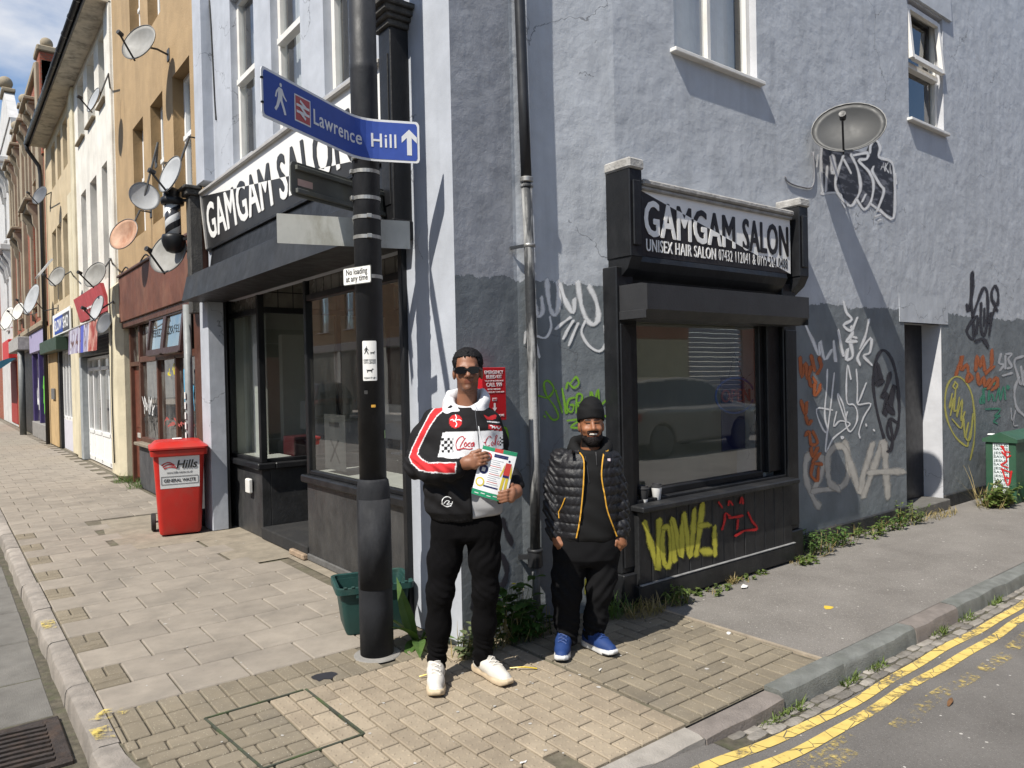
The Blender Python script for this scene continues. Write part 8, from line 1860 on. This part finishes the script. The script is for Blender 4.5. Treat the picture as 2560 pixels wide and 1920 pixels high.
for i in range(420):
    if i < 150: x, y, z = rnd.uniform(4.2, 11), rnd.uniform(2.35, 3.5), .0012
    elif i < 250: x, y, z = rnd.uniform(.7, 2.5), rnd.uniform(4.3, 12), .0018
    elif i < 320: x, y, z = rnd.uniform(1.0, 4.0), rnd.uniform(2.4, 3.6), .0025
    else: x = rnd.uniform(2.9, 7); y = rnd.uniform(.9, 2.0); z = roadz(x, y)+.0012
    r0 = rnd.uniform(.003, .010)*(1.5 if rnd.random() < .1 else 1); n = 6; a0 = rnd.random()*6; mb.add([(x+r0*math.cos(a0+k_)*rnd.uniform(.6, 1.3), y+r0*math.sin(a0+k_)*rnd.uniform(.6, 1.2), z) for k_ in (0, 1.05, 2.1, 3.14, 4.2, 5.2)], [(0, 1, 2, 3, 4, 5)])
o = mb.build('litter_specks', M_gum, None, kind='stuff'); tag(o, 'pale gum spots and grit scattered on the paving', 'litter')
for (pts, lb) in (([(2.10, 3.60, .012), (2.16, 3.56, .03), (2.20, 3.62, .01), (2.24, 3.58, .006)], 'yellow plastic strip behind the left white shoe'), ([(2.56, 3.36, .012), (2.62, 3.30, .02), (2.68, 3.26, .008)], 'yellow plastic tie right of the white shoes')):
    mb = MB(); mb.tube([Vector(q) for q in catmull(pts, 4)], .0045, 5); o = mb.build('plastic_strip', pm('yellow plastic', (.58, .42, .03), .4, .1, 9), None); tag(o, lb, 'litter')
mb = MB(); rnd = random.Random(8); n = 14
mb.add([(1.70+.10*math.cos(2*math.pi*k_/n)*rnd.uniform(.6, 1.2), 3.99+.06*math.sin(2*math.pi*k_/n)*rnd.uniform(.6, 1.2), .0022) for k_ in range(n)], [tuple(range(n))]); mb.build('oil_stain', flat('dark stain', (.03, .03, .035), .5), pav)
# ================================================================ the other sides of the two streets (seen in the shop glass)
oa = empty('opposite_terrace', (-11, 10, 0), 'tan terrace across street A, seen in the front window reflection', 'building')
M_tan = render_mat('tan render', (.42, .29, .17), (.26, .18, .11), .3); M_bnd = pm('pale string course', (.5, .48, .44), .8, .1, 5)
fO_ = lambda u, v, d=0: Vector((-11.0-d, u, v))
ho = [(y, y+1.1, 4.2, 6.2) for y in range(1, 58, 3)]
wall('wall', fO_, -4, 60, 3.4, 8.4, ho, .2, M_tan, oa)
for (a, b, c, d) in ho: window(fO_, a, b, c, d, .18, oa, rails=(5.2,), fm=M_pvcw, sill=.1, curtain=M_net)
mb = MB(); mb.box(-11.0, -10.7, -4, 60, 3.1, 3.5, .03); mb.build('string_course', M_bnd, oa); mb = MB(); mb.box(-11.1, -10.6, -4, 60, 8.4, 8.8, .03); mb.build('cornice', M_bnd, oa)
for y in range(-4, 60, 5):
    mb = MB(); mb.box(-11.1, -11.0, y+.2, y+4.6, .1, 3.1); mb.build('shopfront', pm('dark shopfront', (.05, .05, .055), .3, .2, 5), oa); mb = MB(); mb.box(-11.2, -10.9, y-.2, y+.2, 0, 3.1); mb.build('pier', M_bnd, oa)
mb = MB(); mb.box(-14, -8.7, -60, 80, -.2, .0); mb.build('far_pavement', M_slab, None, kind='structure')
ob = empty('opposite_side_house', (9, -6, 0), 'brick side building with a roller shutter, seen in the side window reflection', 'building')
fP_ = lambda u, v, d=0: Vector((u, -6.0-d, v))
wall('wall', fP_, 3, 34, 0, 8, [(17.0, 19.6, 0, 3.4)], .15, M_brk, ob)
for i in range(24):
    mb = MB(); mb.box(17.0, 19.6, -6.10, -6.05, .02+i*.14, .02+i*.14+.125, .02); mb.build('shutter_slat', pm('grey roller slat', (.20, .20, .25), .5, .1, 6), ob)
mb = MB(); mb.box(11, 16.9, -6.0, -5.95, 0, 2.6); mb.build('painted_panel', pm('beige wall paint', (.38, .34, .22), .8, .1, 5), ob)
mb = MB(); mb.box(2, 60, -9, -4.75, -.2, 0); mb.build('far_footway', M_foot, None, kind='structure')
sgn = empty('no_entry_sign', (14.2, -5.9, 2.2), 'round no entry sign on the wall across the side street', 'sign')
mb = MB(); mb.lathe([(.3, 0), (.3, .01)], frame((14.5, -5.94, 2.9), (1, 0, 0), (0, 0, 1)), 24); mb.build('disc', M_srd, sgn); mb = MB(); mb.box(14.28, 14.72, -5.925, -5.92, 2.83, 2.97); mb.build('bar', M_sw, sgn)
def car(name, pos, rz, L_, col, label):
    e = empty(name, pos, label, 'car'); ca, sa = math.cos(rz), math.sin(rz)
    def w_(p): return Vector((pos[0]+p[0]*ca-p[1]*sa, pos[1]+p[0]*sa+p[1]*ca, pos[2]+p[2]))
    xs_ = [-2.25, -2.15, -1.9, -1.2, -.3, .5, 1.1, 1.8, 2.15, 2.25]
    def fn(P):
        x = P[0]; f = lambda a: np.interp(x, xs_, a).astype(np.float32)
        top = f([.85, 1.0, 1.05, 1.05, 1.03, 1.02, 1.0, .92, .82, .7]); hw = f([.78, .86, .92, .94, .95, .95, .94, .90, .82, .72])
        b = np.maximum(np.maximum(np.abs(P[1])-hw, P[2]-top), np.maximum(.28-P[2], np.abs(x)-2.25)); b = smax(b, np.abs(P[1])-hw+.0, .05)
        cx0 = f([0, .3, .62, .68, .70, .62, .15, 0, 0, 0]); cab = np.maximum(np.abs(P[1])-(.84-.28*np.clip((P[2]-1.0)/.7, 0, 1)), np.maximum(P[2]-1.0-cx0, .8-P[2])); d = smin(b, cab, .05)
        for xc in (-1.38, 1.38): d = smax(d, -(np.maximum(np.sqrt((x-xc)**2+(P[2]-.34)**2)-.40, .62-np.abs(P[1]))), .03)
        return d
    pts, F = nets(fn, (-2.4, -1.1, .2), (2.4, 1.1, 1.85), .05); C = np.tile(np.array(col), (len(pts), 1)); u, v, z = pts.T
    gl = (z > 1.06) & (z < np.interp(u, xs_, [0, 1.25, 1.58, 1.62, 1.64, 1.56, 1.12, 0, 0, 0])); C[gl] = (.01, .012, .014)
    tl = (u < -2.0) & (z > .8) & (z < .95) & (np.abs(v) > .45); C[tl] = (.30, .01, .01); hl = (u > 2.0) & (z > .62) & (z < .75) & (np.abs(v) > .4); C[hl] = (.6, .6, .6); C[z < .36] = (.015, .015, .015)
    me = bpy.data.meshes.new('body'); me.from_pydata([tuple(w_(p)) for p in pts], [], [tuple(int(i) for i in f) for f in F]); me.polygons.foreach_set('use_smooth', [True]*len(F))
    a_ = me.color_attributes.new('Col', 'FLOAT_COLOR', 'POINT'); a_.data.foreach_set('color', np.concatenate([C, np.ones((len(C), 1))], 1).ravel().astype(np.float32)); me.materials.append(cloth('car paint', .18, 5, .0, 0, .6)); o = bpy.data.objects.new('body', me); COL.objects.link(o); adopt(o, e)
    for xc in (-1.38, 1.38):
        for s_ in (-1, 1):
            Mw = frame(w_((xc, s_*.80, .34)), (ca, sa, 0), (0, 0, 1)); mb = MB(); mb.lathe([(.22, -.11), (.33, -.11), (.345, -.08), (.345, .08), (.33, .11), (.22, .11)], Mw, 24); t = mb.build('wheel', M_rub, e, True)
            mb = MB(); mb.lathe([(.06, -.09), (.07, .09)], Mw, 12)
            for k_ in range(10): a = k_*math.pi/5; mb.bar(Mw @ Vector((.05*math.cos(a), .05*math.sin(a), .09*-s_*-1 if False else 0)), Mw @ Vector((.235*math.cos(a), .235*math.sin(a), 0)), .04, .17, Mw.to_3x3() @ Vector((0, 0, 1)))
            mb.build('rim', M_steel, t)
    return e
car('parked_car', (13.37, -3.62, -.115), 0.0, 4.5, (.16, .155, .14), 'grey beige estate car parked across the side street')
car('parked_car', (-7.45, 30.8, -.115), math.pi/2, 4.5, (.02, .022, .025), 'dark estate car on the front street, tail towards the corner')
